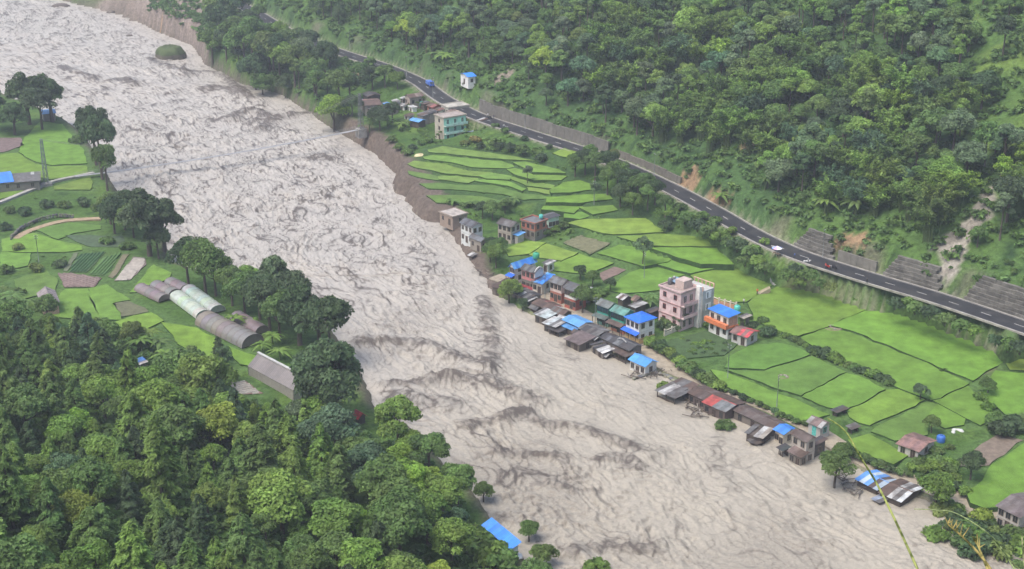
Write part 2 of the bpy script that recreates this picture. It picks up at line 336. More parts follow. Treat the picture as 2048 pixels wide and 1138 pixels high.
for c, pts in ((S_PU, [(-20, 276), (42, 275), (48, 290), (8, 304), (-20, 306)]),
               (G_V, [(130, 470), (246, 472), (252, 493), (183, 494), (155, 484)]),
               ((0.12, 0.14, 0.09), [(125, 541), (148, 506), (157, 504), (134, 542)]),
               ((0.085, 0.14, 0.07), [(137, 544), (160, 508), (212, 504), (172, 545)]),
               ((0.10, 0.17, 0.06), [(178, 549), (208, 515), (242, 506), (211, 551)]),
               ((0.16, 0.15, 0.10), [(216, 554), (247, 508), (260, 508), (226, 556)]),
               (S_GR, [(228, 562), (267, 514), (291, 516), (291, 529), (262, 559)]),
               (S_PU, [(116, 547), (141, 546), (203, 556), (189, 574), (130, 574)]),
               ((0.12, 0.13, 0.08), [(226, 606), (258, 601), (300, 622), (264, 630), (244, 632)]),
               (S_BR, [(357, 698), (428, 727), (436, 740), (407, 737), (367, 717)]),
               (S_BR, [(460, 765), (490, 761), (525, 787), (464, 790)])): fld(c, pts, 0.15, 'soil', LZ)
FIELDS = []
for pts, c, h, m, z in FIELD_SPECS:
    cu = sum(p[0] for p in pts) / len(pts); cv = sum(p[1] for p in pts) / len(pts)
    if z is None: z = max(ground(cu, cv)[2], 0.9) + h; z = min(z, 1.75 + h) if cv > 570 else z
    pl_ = PP(pts, z); cc_ = pl_.mean(0); dv_ = pl_ - cc_
    if m == 'rice': pl_ = pl_ + dv_ / np.linalg.norm(dv_, axis=1)[:, None] * (0.5 if cv > 430 or cu < 500 else 0.75)
    FIELDS.append((pl_, z, c, h, m, (cu, cv)))
FLAT = [(PP(q, z), z - 0.5) for q, z in (([(60, 350), (60, 374), (-90, 376), (-90, 350)], 3.0),)]
def in_fields(x, y):
    r = np.zeros(len(x), bool)
    for poly, *_ in FIELDS:
        k = np.where((x > poly[:, 0].min()) & (x < poly[:, 0].max()) & (y > poly[:, 1].min()) & (y < poly[:, 1].max()))[0]
        if len(k): r[k] |= inpoly(poly, x[k], y[k])
    return r
def in_field(x, y, grow=0):
    for poly, z, c, h, m, _ in FIELDS:
        if (poly[:, 0].min() < x < poly[:, 0].max()) and (poly[:, 1].min() < y < poly[:, 1].max()) and inpoly(poly, np.array([x]), np.array([y]))[0]: return True
    return False
M_BUNDC = tint_mat('bund_grass', 0.9, 0.9, 0.4, 0.9, 5, spec=0.1)
for nd in M_BUNDC.node_tree.nodes:
    if nd.bl_idname == 'ShaderNodeVectorMath' and nd.operation == 'SCALE':
        M_BUNDC.node_tree.links.remove(nd.inputs[0].links[0]); nd.inputs[0].default_value = (0.05, 0.095, 0.032)
# house platforms cut into the slope: picture position, level, radius
PADS = [(905, 268, 5.4, 8), (890, 275, 5.4, 8), (935, 272, 5.6, 8), (960, 270, 5.8, 6), (835, 247, 7.4, 7), (855, 240, 8.0, 6), (750, 222, 7.5, 8), (770, 215, 8.0, 6), (745, 205, 8.0, 8), (790, 212, 8.3, 6), (825, 215, 8.4, 7), (860, 225, 8.7, 7), (905, 222, 10.0, 7), (925, 452, 2.2, 6), (945, 470, 1.9, 8), (960, 490, 1.2, 6), (905, 445, 2.6, 6), (1025, 475, 2.7, 9), (1070, 462, 2.9, 9), (1100, 450, 3.0, 8), (935, 162, None, 5)]
# ------------------------------------------------------------------ ground sheet
ys = np.concatenate([np.arange(-60, 160, 3.0), np.arange(160, 470, 1.25), np.arange(470, 700, 1.8), np.arange(700, 1300, 5.0)])
xs = np.concatenate([np.arange(-560, -200, 6.0), np.arange(-200, 260, 1.6), np.arange(260, 620, 6.0)])
GX, GY = np.meshgrid(xs, ys); gx = GX.ravel(); gy = GY.ravel()
gz = terrain(gx, gy)
fieldmask = np.zeros(len(gx), bool)
for poly, z, c, h, m, _ in FIELDS:
    bb = (gx > poly[:, 0].min()) & (gx < poly[:, 0].max()) & (gy > poly[:, 1].min()) & (gy < poly[:, 1].max())
    idx = np.where(bb)[0]; ins = idx[inpoly(poly, gx[idx], gy[idx])]
    gz[ins] = z - min(h, 0.3) - 0.1; fieldmask[ins] = True
drb, _ = sdist(RB, gx, gy); dlb, _ = sdist(LB, gx, gy); dlb = -dlb
drd, zrd = sdist(ROADC[:, :2], gx, gy, ROADC[:, 2]); dhf, _ = sdist(HF, gx, gy); dhf = -dhf
dst, _ = sdist(STREET, gx, gy)
# bunds and terrace steps: land near a field is drawn to that field's level
fw = np.zeros(len(gx)); fz = np.zeros(len(gx)); fd = np.full(len(gx), 99.0)
for poly, z, c, h, m, _ in FIELDS:
    idx = np.where((gx > poly[:, 0].min() - 7) & (gx < poly[:, 0].max() + 7) & (gy > poly[:, 1].min() - 7) & (gy < poly[:, 1].max() + 7) & ~fieldmask)[0]
    d = np.abs(sdist(np.vstack([poly, poly[:1]]), gx[idx], gy[idx])[0]); k = d < 7; idx = idx[k]; d = d[k]
    w = 1 / (d + 0.3) ** 3; fw[idx] += w; fz[idx] += w * (z - 0.42 * h - 0.06); fd[idx] = np.minimum(fd[idx], d)
bl = (1 - smooth(1.5, 7, fd)) * (fw > 0) * smooth(5.5, 9, np.abs(drd))
gz = gz * (1 - bl) + bl * fz / np.maximum(fw, 1e-9)
for pu, pv, pz, pr in PADS:
    if pz is None: continue
    c_ = P(pu, pv, pz); d = np.hypot(gx - c_[0], gy - c_[1]); w = 1 - smooth(pr * 0.6, pr * 1.5, d); gz = np.where((gz > pz) & (np.abs(drd) > 5.2), gz * (1 - w) + pz * w, gz)
ds_ = np.abs(dst)
gz = np.where((ds_ < 6) & (drb > -1), np.minimum(gz, 0.35 + 0.45 * np.maximum(ds_ - 3.4, 0)), gz)
gu, gv = project(gx, gy, gz)
# ground's own colours: grass, forest floor, bare soil
na = fbm(gx / 22, gy / 22, 21, 4); nb = fbm(gx / 5, gy / 5, 31, 4); nc = fbm(gx / 60, gy / 60, 41, 3)
def mixc(a, b, t): return a * (1 - t[:, None]) + np.array(b)[None, :] * t[:, None]
gc = np.tile(np.array([[0.065, 0.125, 0.028]]), (len(gx), 1))
gc = mixc(gc, (0.12, 0.19, 0.04), smooth(0.0, 0.5, na)); gc = mixc(gc, (0.035, 0.075, 0.02), smooth(0.05, 0.5, nb))
uphill = drd > 5
gc = np.where(uphill[:, None], mixc(mixc(np.tile(np.array([[0.06, 0.115, 0.036]]), (len(gx), 1)), (0.08, 0.145, 0.035), smooth(-0.1, 0.35, nc)), (0.025, 0.055, 0.018), smooth(0.0, 0.4, nb)), gc)
YEL = [(1945, -20), (2080, -20), (2080, 330), (1960, 300), (1900, 250), (1935, 110)]
yel = inpoly(YEL, gu, gv) & uphill
gc = np.where(yel[:, None], mixc(np.tile(np.array([[0.075, 0.14, 0.035]]), (len(gx), 1)), (0.12, 0.185, 0.04), smooth(-0.1, 0.3, na)), gc)
# cut bank behind the road and dry grass below it
gc = mixc(gc, (0.15, 0.13, 0.10), smooth(0.05, 0.4, nb * 0.15 + 0.9 * na) * smooth(4.2, 5.2, drd) * (1 - smooth(8, 11, drd)) * 0.7)
dry = (drd < -4.5) & (drd > -22) & (gu > 1560) & (gv > 540)
gc = np.where(dry[:, None], mixc(gc, (0.19, 0.165, 0.10), smooth(-0.25, 0.25, na + nb * 0.5) * smooth(4.5, 8, -drd) * (1 - smooth(14, 22, -drd)) * 0.75), gc)
gc = mixc(gc, (0.27, 0.24, 0.19), smooth(3.2, 3.7, np.abs(drd)) * (1 - smooth(4.6, 5.2, np.abs(drd))) * 0.6)
bn = (fd < 5) & ~fieldmask
terr = (gy > 385) & (gu > 780)
gc = np.where((bn & terr)[:, None], mixc(gc, (0.045, 0.088, 0.03), (1 - smooth(1.2, 5, fd)) * 0.9), gc)
gc = np.where((bn & ~terr)[:, None], mixc(gc, (0.085, 0.15, 0.045), (1 - smooth(0.8, 3.5, fd)) * 0.8), gc)
# eroded bank
ero = smooth(-9, -7, drb) * (1 - smooth(3.4, 5.4, drb + nb * 2.0)) * smooth(338, 350, gy) * (1 - smooth(505, 540, gy))
gc = mixc(gc, (0.135, 0.108, 0.088), ero); gc = mixc(gc, (0.10, 0.08, 0.065), ero * smooth(0.0, 0.5, nb) * 0.7)
wet = smooth(-3, -0.5, drb) * (1 - smooth(0.5, 4, drb)) * (1 - smooth(325, 342, gy)); gc = mixc(gc, (0.27, 0.235, 0.18), wet * 0.9)
gc = mixc(gc, (0.14, 0.115, 0.09), smooth(-9, -7, dlb) * (1 - smooth(1.5, 3.5, dlb + nb)) * 0.8)
gc = np.where(((drb > -9) & (drb < 0.6 + nb) & (gy > 500))[:, None], np.array([[0.13, 0.112, 0.088]]), gc)
gc = np.where((drb < -7)[:, None] & (dlb < -7)[:, None], np.array([[0.25, 0.22, 0.18]]), gc)
# landslide scar far upstream, orange slips above the road, washed-out gully
def scar(poly, col, soft=0.25):
    global gc
    m = inpoly(poly, gu + na * 14, gv + nb * 6)
    gc = np.where(m[:, None], mixc(np.tile(np.array([col]), (len(gx), 1)), np.array(col) * 0.72, smooth(-0.1, 0.4, nb)), gc)
scar([(225, -40), (440, -40), (415, 20), (412, 60), (415, 118), (388, 96), (312, 62), (250, 34), (180, 12)], (0.24, 0.195, 0.165))
scar([(300, 52), (335, 50), (345, 68), (312, 70)], (0.34, 0.22, 0.12))
for q in ([(1362, 345), (1395, 325), (1400, 350), (1385, 385), (1350, 372)], [(1405, 380), (1465, 398), (1470, 412), (1420, 410)], [(1490, 270), (1520, 290), (1480, 310)], [(1655, 470), (1730, 465), (1740, 490), (1670, 505)]): scar(q, (0.28, 0.19, 0.11))
scar([(1975, 375), (1992, 370), (1985, 430), (1940, 470), (1930, 520), (1900, 560), (1878, 560), (1880, 510), (1850, 495), (1930, 440)], (0.30, 0.275, 0.23))
scar([(975, 165), (1020, 135), (1030, 145), (990, 175)], (0.22, 0.19, 0.15))
scar([(690, 138), (728, 135), (730, 160), (700, 165)], (0.24, 0.17, 0.125))
nx_, ny_ = len(xs), len(ys)
ii, jj = np.meshgrid(np.arange(nx_ - 1), np.arange(ny_ - 1)); q0 = (jj * nx_ + ii).ravel()
Q = np.stack([q0, q0 + 1, q0 + nx_ + 1, q0 + nx_], 1)
gme = mesh_np('ground', np.stack([gx, gy, gz], 1), Q, True); cattr(gme, 'col', np.clip(gc, 0, 1))
m, n = newmat('ground_cover'); L = n.links.new
out = N(n, 'ShaderNodeOutputMaterial'); bs = N(n, 'ShaderNodeBsdfPrincipled'); L(bs.outputs[0], out.inputs[0]); bs.inputs['Roughness'].default_value = 0.9; bs.inputs['Specular IOR Level'].default_value = 0.15
at = N(n, 'ShaderNodeAttribute', attribute_name='col'); ge = N(n, 'ShaderNodeNewGeometry')
nz = N(n, 'ShaderNodeTexNoise'); nz.inputs['Scale'].default_value = 0.9; nz.inputs['Detail'].default_value = 8; nz.inputs['Roughness'].default_value = 0.7; L(ge.outputs['Position'], nz.inputs['Vector'])
mr = N(n, 'ShaderNodeMapRange'); mr.inputs[1].default_value = 0.32; mr.inputs[2].default_value = 0.68; mr.inputs[3].default_value = 0.55; mr.inputs[4].default_value = 1.45; L(nz.outputs[0], mr.inputs[0])
mx = N(n, 'ShaderNodeVectorMath', operation='SCALE'); L(at.outputs['Color'], mx.inputs[0]); L(mr.outputs[0], mx.inputs['Scale']); L(mx.outputs[0], bs.inputs['Base Color'])
bp = N(n, 'ShaderNodeBump'); bp.inputs['Strength'].default_value = 0.8; bp.inputs['Distance'].default_value = 0.6; L(nz.outputs[0], bp.inputs['Height']); L(bp.outputs[0], bs.inputs['Normal'])
gme.materials.append(m); go = obj('ground', gme); tag(go, 'green valley floor and hillsides either side of the flooded river', None, None, 'structure')
# fields as raised crop beds with real edges
def resample(poly, step):
    out = []; n = len(poly)
    for i in range(n):
        a = poly[i]; b = poly[(i + 1) % n]; k = max(1, int(np.hypot(*(b - a)) / step))
        for j in range(k): out.append(a + (b - a) * j / k)
    return np.array(out)
import bmesh
for k, (poly, z, c, h, mk, cpx) in enumerate(FIELDS):
    cen = poly.mean(0); pl = resample(np.array([p for p in poly]), 2.2)
    pl = pl + np.stack([fbm(pl[:, 0] / 5, pl[:, 1] / 5, 50), fbm(pl[:, 0] / 5, pl[:, 1] / 5, 60)], 1) * 0.95
    bm = bmesh.new(); vs = [bm.verts.new((p[0] - cen[0], p[1] - cen[1], 0)) for p in pl]
    f = bm.faces.new(vs); f.normal_update()
    if f.normal.z < 0: f.normal_flip()
    r = bmesh.ops.extrude_face_region(bm, geom=[f])
    for e in r['geom']:
        if isinstance(e, bmesh.types.BMVert): e.co.z -= h + (2.4 if mk == 'rice' and poly[:, 1].mean() > 360 and z > 3.4 else 0.5)
    bmesh.ops.recalc_face_normals(bm, faces=bm.faces)
    for f_ in bm.faces: f_.material_index = 0 if abs(f_.normal.z) > 0.5 else 1
    me = bpy.data.meshes.new('rice_field'); bm.to_mesh(me); bm.free(); me.materials.append(M_RICE if mk == 'rice' else M_SOIL); me.materials.append(M_BUNDC)
    o = obj('rice_field' if mk == 'rice' else 'garden_plot', me, M_RICE if mk == 'rice' else M_SOIL, None, [ch * random.uniform(0.93, 1.07) for ch in c], (cen[0], cen[1], z))
    tag(o, None, None, None, 'structure')
# ------------------------------------------------------------------ river
def rowx(poly, y):
    o = np.argsort(poly[:, 1]); return np.interp(y, poly[o, 1], poly[o, 0])
yr = [176.0]
while yr[-1] < 1000: yr.append(yr[-1] + 0.36 * (yr[-1] / 230) ** 1.35)
yr = np.array(yr); NC = 360
xl = np.maximum(rowx(LB, yr) - 7, -420); xr_ = np.minimum(rowx(RB, yr) + 7 * (yr < 360) + 5, 320)
T = np.linspace(0, 1, NC)[None, :]; WX = xl[:, None] * (1 - T) + xr_[:, None] * T; WY = np.repeat(yr[:, None], NC, 1)
wx = WX.ravel(); wy = WY.ravel()
dR, _ = sdist(RB, wx, wy); dL, _ = sdist(LB, wx, wy); dR = -dR
calm = smooth(-1, 16, dR) * smooth(-2, 7, dL); far = smooth(300, 420, wy)
wu, wv = project(wx, wy, wx * 0)
# turbulence is strongest in the main channel, calmer over the drowned bank on the village side
village = smooth(985, 1080, wu + 0.0 * wv) * smooth(540, 640, wv) * (1 - smooth(820, 1000, wv - (wu - 1100) * 0.45))
A = (0.22 + 0.78 * calm) * (1 - 0.3 * village)
w1 = fbm(wx / 16, wy / 16, 71, 2) * 5; w2 = fbm(wx / 16, wy / 16, 75, 2) * 5
fx_, fy_ = 0.5, -0.866
pa = (wx + w1) * fx_ + (wy + w2) * fy_; qa = -(wx + w1) * fy_ + (wy + w2) * fx_
def ridge(n): return 1 - np.abs(n)
lowz = smooth(520, 700, wv)
r1 = ridge(perlin(pa / 9.0, qa / 7.0, 1)); r2 = ridge(perlin(pa / 4.6, qa / 3.9, 2)); r3 = ridge(perlin(pa / 2.2, qa / 2.0, 3)); r4 = perlin(pa / 1.1, qa / 1.0, 4); r0 = perlin(pa / 21, qa / 15, 6)
rough = smooth(-0.25, 0.35, perlin(pa / 30, qa / 16, 8) + 0.3 * perlin(pa / 9, qa / 6, 12))          # rough and smooth reaches
Ar = A * (0.35 + 0.65 * rough) * (1.3 - 0.3 * lowz)
hw = Ar * (0.50 * r1 ** 5 + 0.38 * r2 ** 4 + 0.36 * r3 ** 3 + 0.12 * r4) + A * 0.07 * r4 + A * 0.16 * ridge(perlin(wx / 1.7, wy / 2.0, 93)) ** 3 + A * 0.45 * r0 - 0.3 * A
v1 = perlin(wx / 5.0, wy / 5.0, 81) * 1.1; v2 = perlin(wx / 5.0, wy / 5.0, 82) * 1.1
l1 = ridge(perlin((wx + w1 + v1) / 8.5, (wy + w2 + v2) / 10.0, 21)); l2 = ridge(perlin((wx + v1) / 4.0, (wy + v2) / 5.5, 22)); l3 = ridge(perlin((wx + v2) / 2.3, (wy + v1) / 3.6, 23))
m1 = smooth(-0.05, 0.3, perlin(wx / 13, wy / 15, 24)); m2 = smooth(0.0, 0.35, perlin(wx / 7, wy / 9, 25)); m3 = smooth(0.05, 0.4, perlin(wx / 5, wy / 7, 26))
fl = ridge(perlin(pa / 26, qa / 3.4 + 0.3 * r1, 27)); m4 = smooth(0.05, 0.35, perlin(pa / 16, qa / 5, 28))
dark = smooth(0.925, 0.985, l1) * m1 * 0.62 + smooth(0.90, 0.98, l2) * m2 * (0.55 + 0.2 * (1 - lowz)) + smooth(0.86, 0.98, l3) * m3 * (0.30 + 0.35 * (1 - lowz)) + smooth(0.88, 0.985, fl) * m4 * 0.7  # dark streaks: shade of troughs and wave faces painted into the water colour
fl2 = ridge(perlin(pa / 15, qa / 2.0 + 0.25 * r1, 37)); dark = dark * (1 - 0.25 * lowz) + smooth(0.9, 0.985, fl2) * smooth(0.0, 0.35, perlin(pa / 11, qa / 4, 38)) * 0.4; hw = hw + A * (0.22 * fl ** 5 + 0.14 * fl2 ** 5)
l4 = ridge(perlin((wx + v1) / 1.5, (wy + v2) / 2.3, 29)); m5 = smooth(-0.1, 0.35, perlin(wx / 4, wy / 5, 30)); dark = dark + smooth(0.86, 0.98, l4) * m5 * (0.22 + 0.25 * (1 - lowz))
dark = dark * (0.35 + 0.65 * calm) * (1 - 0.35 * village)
# standing waves and boils
CREST = [([(965, 600), (975, 640), (982, 690), (978, 742)], 1.2, 2.4), ([(715, 690), (800, 690), (870, 700), (920, 722), (980, 742)], 1.7, 3.0), ([(775, 775), (840, 768), (910, 760), (970, 768), (1030, 792), (1075, 805)], 1.9, 3.2),
         ([(790, 800), (850, 806), (900, 812)], 1.5, 3.6), ([(1010, 838), (1050, 832), (1090, 850), (1150, 858), (1230, 885), (1290, 905)], 1.6, 2.8), ([(930, 850), (1000, 842), (1040, 830)], 1.2, 2.5),
         ([(1135, 560 + 130), (1140, 720)], 0.5, 2), ([(1190, 925), (1240, 915), (1270, 935)], 0.9, 2.2), ([(990, 905), (1060, 912), (1130, 918)], 0.8, 2), ([(460, 240), (500, 225), (530, 240), (500, 250)], 2.4, 4), ([(520, 262), (560, 240), (610, 228)], 1.6, 3.5),
         ([(300, 120), (330, 135), (380, 150)], 1.5, 3), ([(415, 180), (450, 178), (480, 195)], 1.8, 4), ([(120, 135), (160, 150), (190, 160)], 1.0, 3), ([(215, 165), (245, 160), (262, 172)], 1.5, 3.4), ([(620, 320), (640, 312), (660, 322)], 1.1, 3),
         ([(1010, 950), (1060, 948), (1120, 975)], 0.7, 2), ([(1430, 880), (1440, 940), (1470, 985)], 0.4, 1.6), ([(880, 1000), (960, 1030), (1060, 1050)], 0.7, 2), ([(1140, 1110), (1220, 1095), (1300, 1098)], 0.7, 2), ([(370, 145), (440, 150), (500, 200)], 1.0, 3)]
boil = np.zeros(len(wx))
for pts, a, w in CREST:
    d, _ = sdist(catmull(PP(pts), 6), wx + w1 * 0.22, wy + w2 * 0.22); m = np.exp(-(d / w) ** 2)
    bg = 0.75 + 0.45 * perlin(wx / 5, wy / 5, 15); brk = np.clip(0.55 + 0.5 * perlin(wx / 3.2, wy / 3.2, 15) + 0.45 * perlin(wx / 1.2, wy / 1.4, 16), 0, 1.3)
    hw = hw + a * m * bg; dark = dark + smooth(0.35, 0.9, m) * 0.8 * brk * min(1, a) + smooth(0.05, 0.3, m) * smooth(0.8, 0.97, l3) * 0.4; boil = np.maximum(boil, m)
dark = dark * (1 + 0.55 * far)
# steep faces turned to the viewer are painted darker, for their shade and dark reflections
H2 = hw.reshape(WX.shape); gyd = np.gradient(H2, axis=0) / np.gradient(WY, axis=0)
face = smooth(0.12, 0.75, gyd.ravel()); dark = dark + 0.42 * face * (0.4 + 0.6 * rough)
foam_shade = np.clip(1 - dark, 0, 1)  # pale foam minus the painted wave shade
foam_shade = np.clip(foam_shade - 0.22 * smooth(0.0, 0.4, perlin(wx / 30, wy / 45, 33)) * (1 - far), 0, 1)
q0 = (np.arange(len(yr) - 1)[:, None] * NC + np.arange(NC - 1)[None, :]).ravel(); Q = np.stack([q0, q0 + 1, q0 + NC + 1, q0 + NC], 1)
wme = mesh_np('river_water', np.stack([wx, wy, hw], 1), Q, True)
fattr(wme, 'foam_shade', foam_shade); fattr(wme, 'silt', np.clip(0.2 + 0.75 * smooth(700, 1150, wu * 0.6 + wv * 0.55) , 0, 1))
m, n = newmat('muddy_flood_water'); L = n.links.new
out = N(n, 'ShaderNodeOutputMaterial'); bs = N(n, 'ShaderNodeBsdfPrincipled'); L(bs.outputs[0], out.inputs[0])
af = N(n, 'ShaderNodeAttribute', attribute_name='foam_shade'); asl = N(n, 'ShaderNodeAttribute', attribute_name='silt'); ge = N(n, 'ShaderNodeNewGeometry')
nz = N(n, 'ShaderNodeTexNoise'); nz.inputs['Scale'].default_value = 1.1; nz.inputs['Detail'].default_value = 9; nz.inputs['Roughness'].default_value = 0.75; nz.inputs['Distortion'].default_value = 1.2; L(ge.outputs['Position'], nz.inputs['Vector'])
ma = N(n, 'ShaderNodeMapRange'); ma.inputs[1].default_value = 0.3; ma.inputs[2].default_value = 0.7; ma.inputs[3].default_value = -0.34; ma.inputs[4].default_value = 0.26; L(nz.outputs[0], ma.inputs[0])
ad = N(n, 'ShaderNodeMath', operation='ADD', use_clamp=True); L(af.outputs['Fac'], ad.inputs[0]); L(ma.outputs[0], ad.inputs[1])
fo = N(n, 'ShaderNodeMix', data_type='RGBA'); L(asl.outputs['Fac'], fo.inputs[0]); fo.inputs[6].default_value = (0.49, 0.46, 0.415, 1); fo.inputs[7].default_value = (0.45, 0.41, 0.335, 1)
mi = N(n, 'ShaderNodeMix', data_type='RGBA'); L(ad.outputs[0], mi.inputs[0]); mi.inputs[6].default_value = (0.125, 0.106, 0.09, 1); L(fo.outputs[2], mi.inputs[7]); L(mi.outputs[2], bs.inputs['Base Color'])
bs.inputs['Roughness'].default_value = 0.38; bs.inputs['Specular IOR Level'].default_value = 0.4; bs.inputs['IOR'].default_value = 1.33
n9 = N(n, 'ShaderNodeTexNoise'); n9.inputs['Scale'].default_value = 1.9; n9.inputs['Detail'].default_value = 7; n9.inputs['Roughness'].default_value = 0.72; n9.inputs['Distortion'].default_value = 1.6; L(ge.outputs['Position'], n9.inputs['Vector'])
bp = N(n, 'ShaderNodeBump'); bp.inputs['Strength'].default_value = 0.85; bp.inputs['Distance'].default_value = 0.4; L(n9.outputs[0], bp.inputs['Height']); L(bp.outputs[0], bs.inputs['Normal'])
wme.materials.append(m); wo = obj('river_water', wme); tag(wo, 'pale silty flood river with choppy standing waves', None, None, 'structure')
# ------------------------------------------------------------------ road, kerbs, markings, village street
def strip(name, pts3, off0, off1, dz, mat, col, parent=None, thick=0.0):
    p = np.asarray(pts3); t = np.gradient(p[:, :2], axis=0); t /= np.linalg.norm(t, axis=1)[:, None]; nrm = np.stack([-t[:, 1], t[:, 0]], 1)
    a = p[:, :2] + nrm * off0; b = p[:, :2] + nrm * off1; n = len(p); V = []; Fc = []
    for i in range(n): V += [(*a[i], p[i, 2] + dz), (*b[i], p[i, 2] + dz)]
    for i in range(n - 1): Fc.append((2 * i, 2 * i + 2, 2 * i + 3, 2 * i + 1))
    if thick:
        k = len(V); V += [(x, y, z - thick) for x, y, z in V]
        for i in range(n - 1): Fc += [(2 * i, k + 2 * i, k + 2 * i + 2, 2 * i + 2), (2 * i + 1, 2 * i + 3, k + 2 * i + 3, k + 2 * i + 1)]
        Fc += [(0, 1, k + 1, k), (2 * n - 2, k + 2 * n - 2, k + 2 * n - 1, 2 * n - 1)]
    V = np.array(V); me = bpy.data.meshes.new(name); me.from_pydata(V.tolist(), [], Fc); me.update()
    return obj(name, me, mat, parent, col)
def arcsample(p, step):
    d = np.concatenate([[0], np.cumsum(np.linalg.norm(np.diff(p[:, :2], axis=0), axis=1))]); s = np.arange(0, d[-1], step)
    return np.stack([np.interp(s, d, p[:, k]) for k in range(p.shape[1])], 1)
RD = arcsample(ROAD3, 3.0)
road = strip('road', RD, -3.6, 3.6, 0.06, M_ASPH, (0.031, 0.032, 0.034), None, 0.5); tag(road, 'two lane asphalt road along the hill foot', None, None, 'structure')
for s in (-1, 1):
    strip('kerb', RD, s * 3.62 if s > 0 else -4.0, 4.0 if s > 0 else -3.62, 0.18, M_CONC, (0.34, 0.32, 0.28), road, 0.5)
    strip('edge_line', RD, s * 3.3 - 0.06, s * 3.3 + 0.06, 0.066, M_PAINT, (0.35, 0.34, 0.32), road)
dash = MB().box(-1.4, 1.4, -0.075, 0.075, 0, 0.006).mesh('road_dash')
RC = arcsample(ROAD3, 9.0)
for i in range(len(RC) - 1):
    u, v = project(*RC[i]);
    if not (-60 < u < 2120 and -30 < v < 700): continue
    d = RC[i + 1] - RC[i]; o = obj('road_dash', dash, M_PAINT, road, (0.6, 0.59, 0.56), (RC[i][0], RC[i][1], RC[i][2] + 0.066)); o.rotation_euler = (0, -math.atan2(d[2], np.hypot(d[0], d[1])), math.atan2(d[1], d[0]))
ST3 = np.concatenate([STREET, np.full((len(STREET), 1), 0.5)], 1)
st = strip('village_street', arcsample(ST3, 2.0), -2.4, 2.6, 0.06, M_SOIL, (0.33, 0.285, 0.215), None, 1.2); tag(st, 'muddy village street half under flood water', None, None, 'structure')
lp = np.array([ground(u, v, 3) + np.array([0, 0, 0.55]) for u, v in [(-60, 425), (0, 404), (50, 384), (105, 363), (150, 353), (190, 345)]])
lp = np.array([P(u, v, 3.4) for u, v in [(-60, 425), (0, 404), (50, 384), (105, 363), (150, 353), (192, 344)]])
pa_ = strip('footpath', arcsample(catmull(lp, 6), 1.5), -0.8, 0.8, 0.2, M_CONC, (0.36, 0.35, 0.32), None, 0.9); tag(pa_, 'narrow concrete footpath leading to the footbridge', None, None, 'structure')
lp2 = np.array([P(u, v, 3.05) for u, v in [(30, 478), (60, 462), (110, 446), (150, 440), (205, 437)]])
p2_ = strip('dirt_track', arcsample(catmull(lp2, 6), 1.5), -1.2, 1.2, 0.2, M_SOIL, (0.34, 0.26, 0.17), None, 0.9); tag(p2_, 'curving dirt track beside the stone wall', None, None, 'structure')
lp3 = np.array([ground(u, v, 2) + np.array([0, 0, 0.15]) for u, v in [(1490, 606), (1515, 590), (1535, 580)]])
for pts, w, colr, nm, lb in (([(1488, 606), (1512, 592), (1540, 577)], 0.7, (0.33, 0.28, 0.19), 'footpath', 'narrow dirt footpath between the paddies to the pink house'),):
    g3 = np.array([ground(u, v, 2) + np.array([0, 0, 0.35]) for u, v in pts]); o = strip(nm, arcsample(catmull(g3, 6), 1.0), -w, w, 0.1, M_SOIL, colr, None, 1.2); tag(o, lb, None, None, 'structure')
# ------------------------------------------------------------------ buildings
BL = (0.05, 0.21, 0.62); BLD = (0.03, 0.13, 0.6); BLL = (0.12, 0.32, 0.62); RUST = (0.125, 0.085, 0.068); GRY = (0.135, 0.132, 0.128); DGR = (0.06, 0.06, 0.063); PALE = (0.40, 0.40, 0.385); BRN = (0.095, 0.068, 0.056); RED = (0.5, 0.06, 0.055); TEAL = (0.10, 0.30, 0.26)
WHT = (0.72, 0.71, 0.68); CRM = (0.55, 0.50, 0.40); PNK = (0.68, 0.50, 0.49); PKD = (0.55, 0.22, 0.22); ORG = (0.62, 0.19, 0.08); STN = (0.30, 0.27, 0.23); MNT = (0.32, 0.62, 0.50); GRN = (0.06, 0.34, 0.26); WDD = (0.085, 0.07, 0.06); BRK = (0.36, 0.14, 0.10)
def corr_sheet(w, l, ridges=3):
    """a corrugated sheet, width along x, length along y, centred"""
    V = []; Fc = []; k = ridges * 2 + 1
    for i in range(k):
        x = -w / 2 + w * i / (k - 1); z = 0.035 if i % 2 else 0.0
        V += [(x, -l / 2, z), (x, l / 2, z), (x, -l / 2, z - 0.03), (x, l / 2, z - 0.03)]
    for i in range(k - 1):
        a = 4 * i; b = a + 4; Fc += [(a, b, b + 1, a + 1), (a + 2, a + 3, b + 3, b + 2), (a, a + 2, b + 2, b), (a + 1, b + 1, b + 3, a + 3)]
    Fc += [(0, 1, 3, 2), (4 * k - 4, 4 * k - 2, 4 * k - 1, 4 * k - 3)]
    me = bpy.data.meshes.new('roof_sheet'); me.from_pydata(V, [], Fc); me.update(); return me
def rect_from(Wp, Sp, Ep, ze):
    w = P(*Wp, ze)[:2]; s = P(*Sp, ze)[:2]; e = P(*Ep, ze)[:2]
    a = s - w; b = e - s; ang_a = math.atan2(a[1], a[0]); ang_b = math.atan2(b[1], b[0]) - math.pi / 2
    d = (ang_b - ang_a + math.pi) % (2 * math.pi) - math.pi; la, lb = np.hypot(*a), np.hypot(*b)
    ang = ang_a + d * (lb / (la + lb)) * 0.8
    ax = np.array([math.cos(ang), math.sin(ang)]); bx = np.array([-ax[1], ax[0]]); c = (w + e) / 2
    return c, ang, max(abs((e - w) @ ax) * 1.06, 1.5), max(abs((e - w) @ bx) * 1.06, 1.5)
HOUSES = []
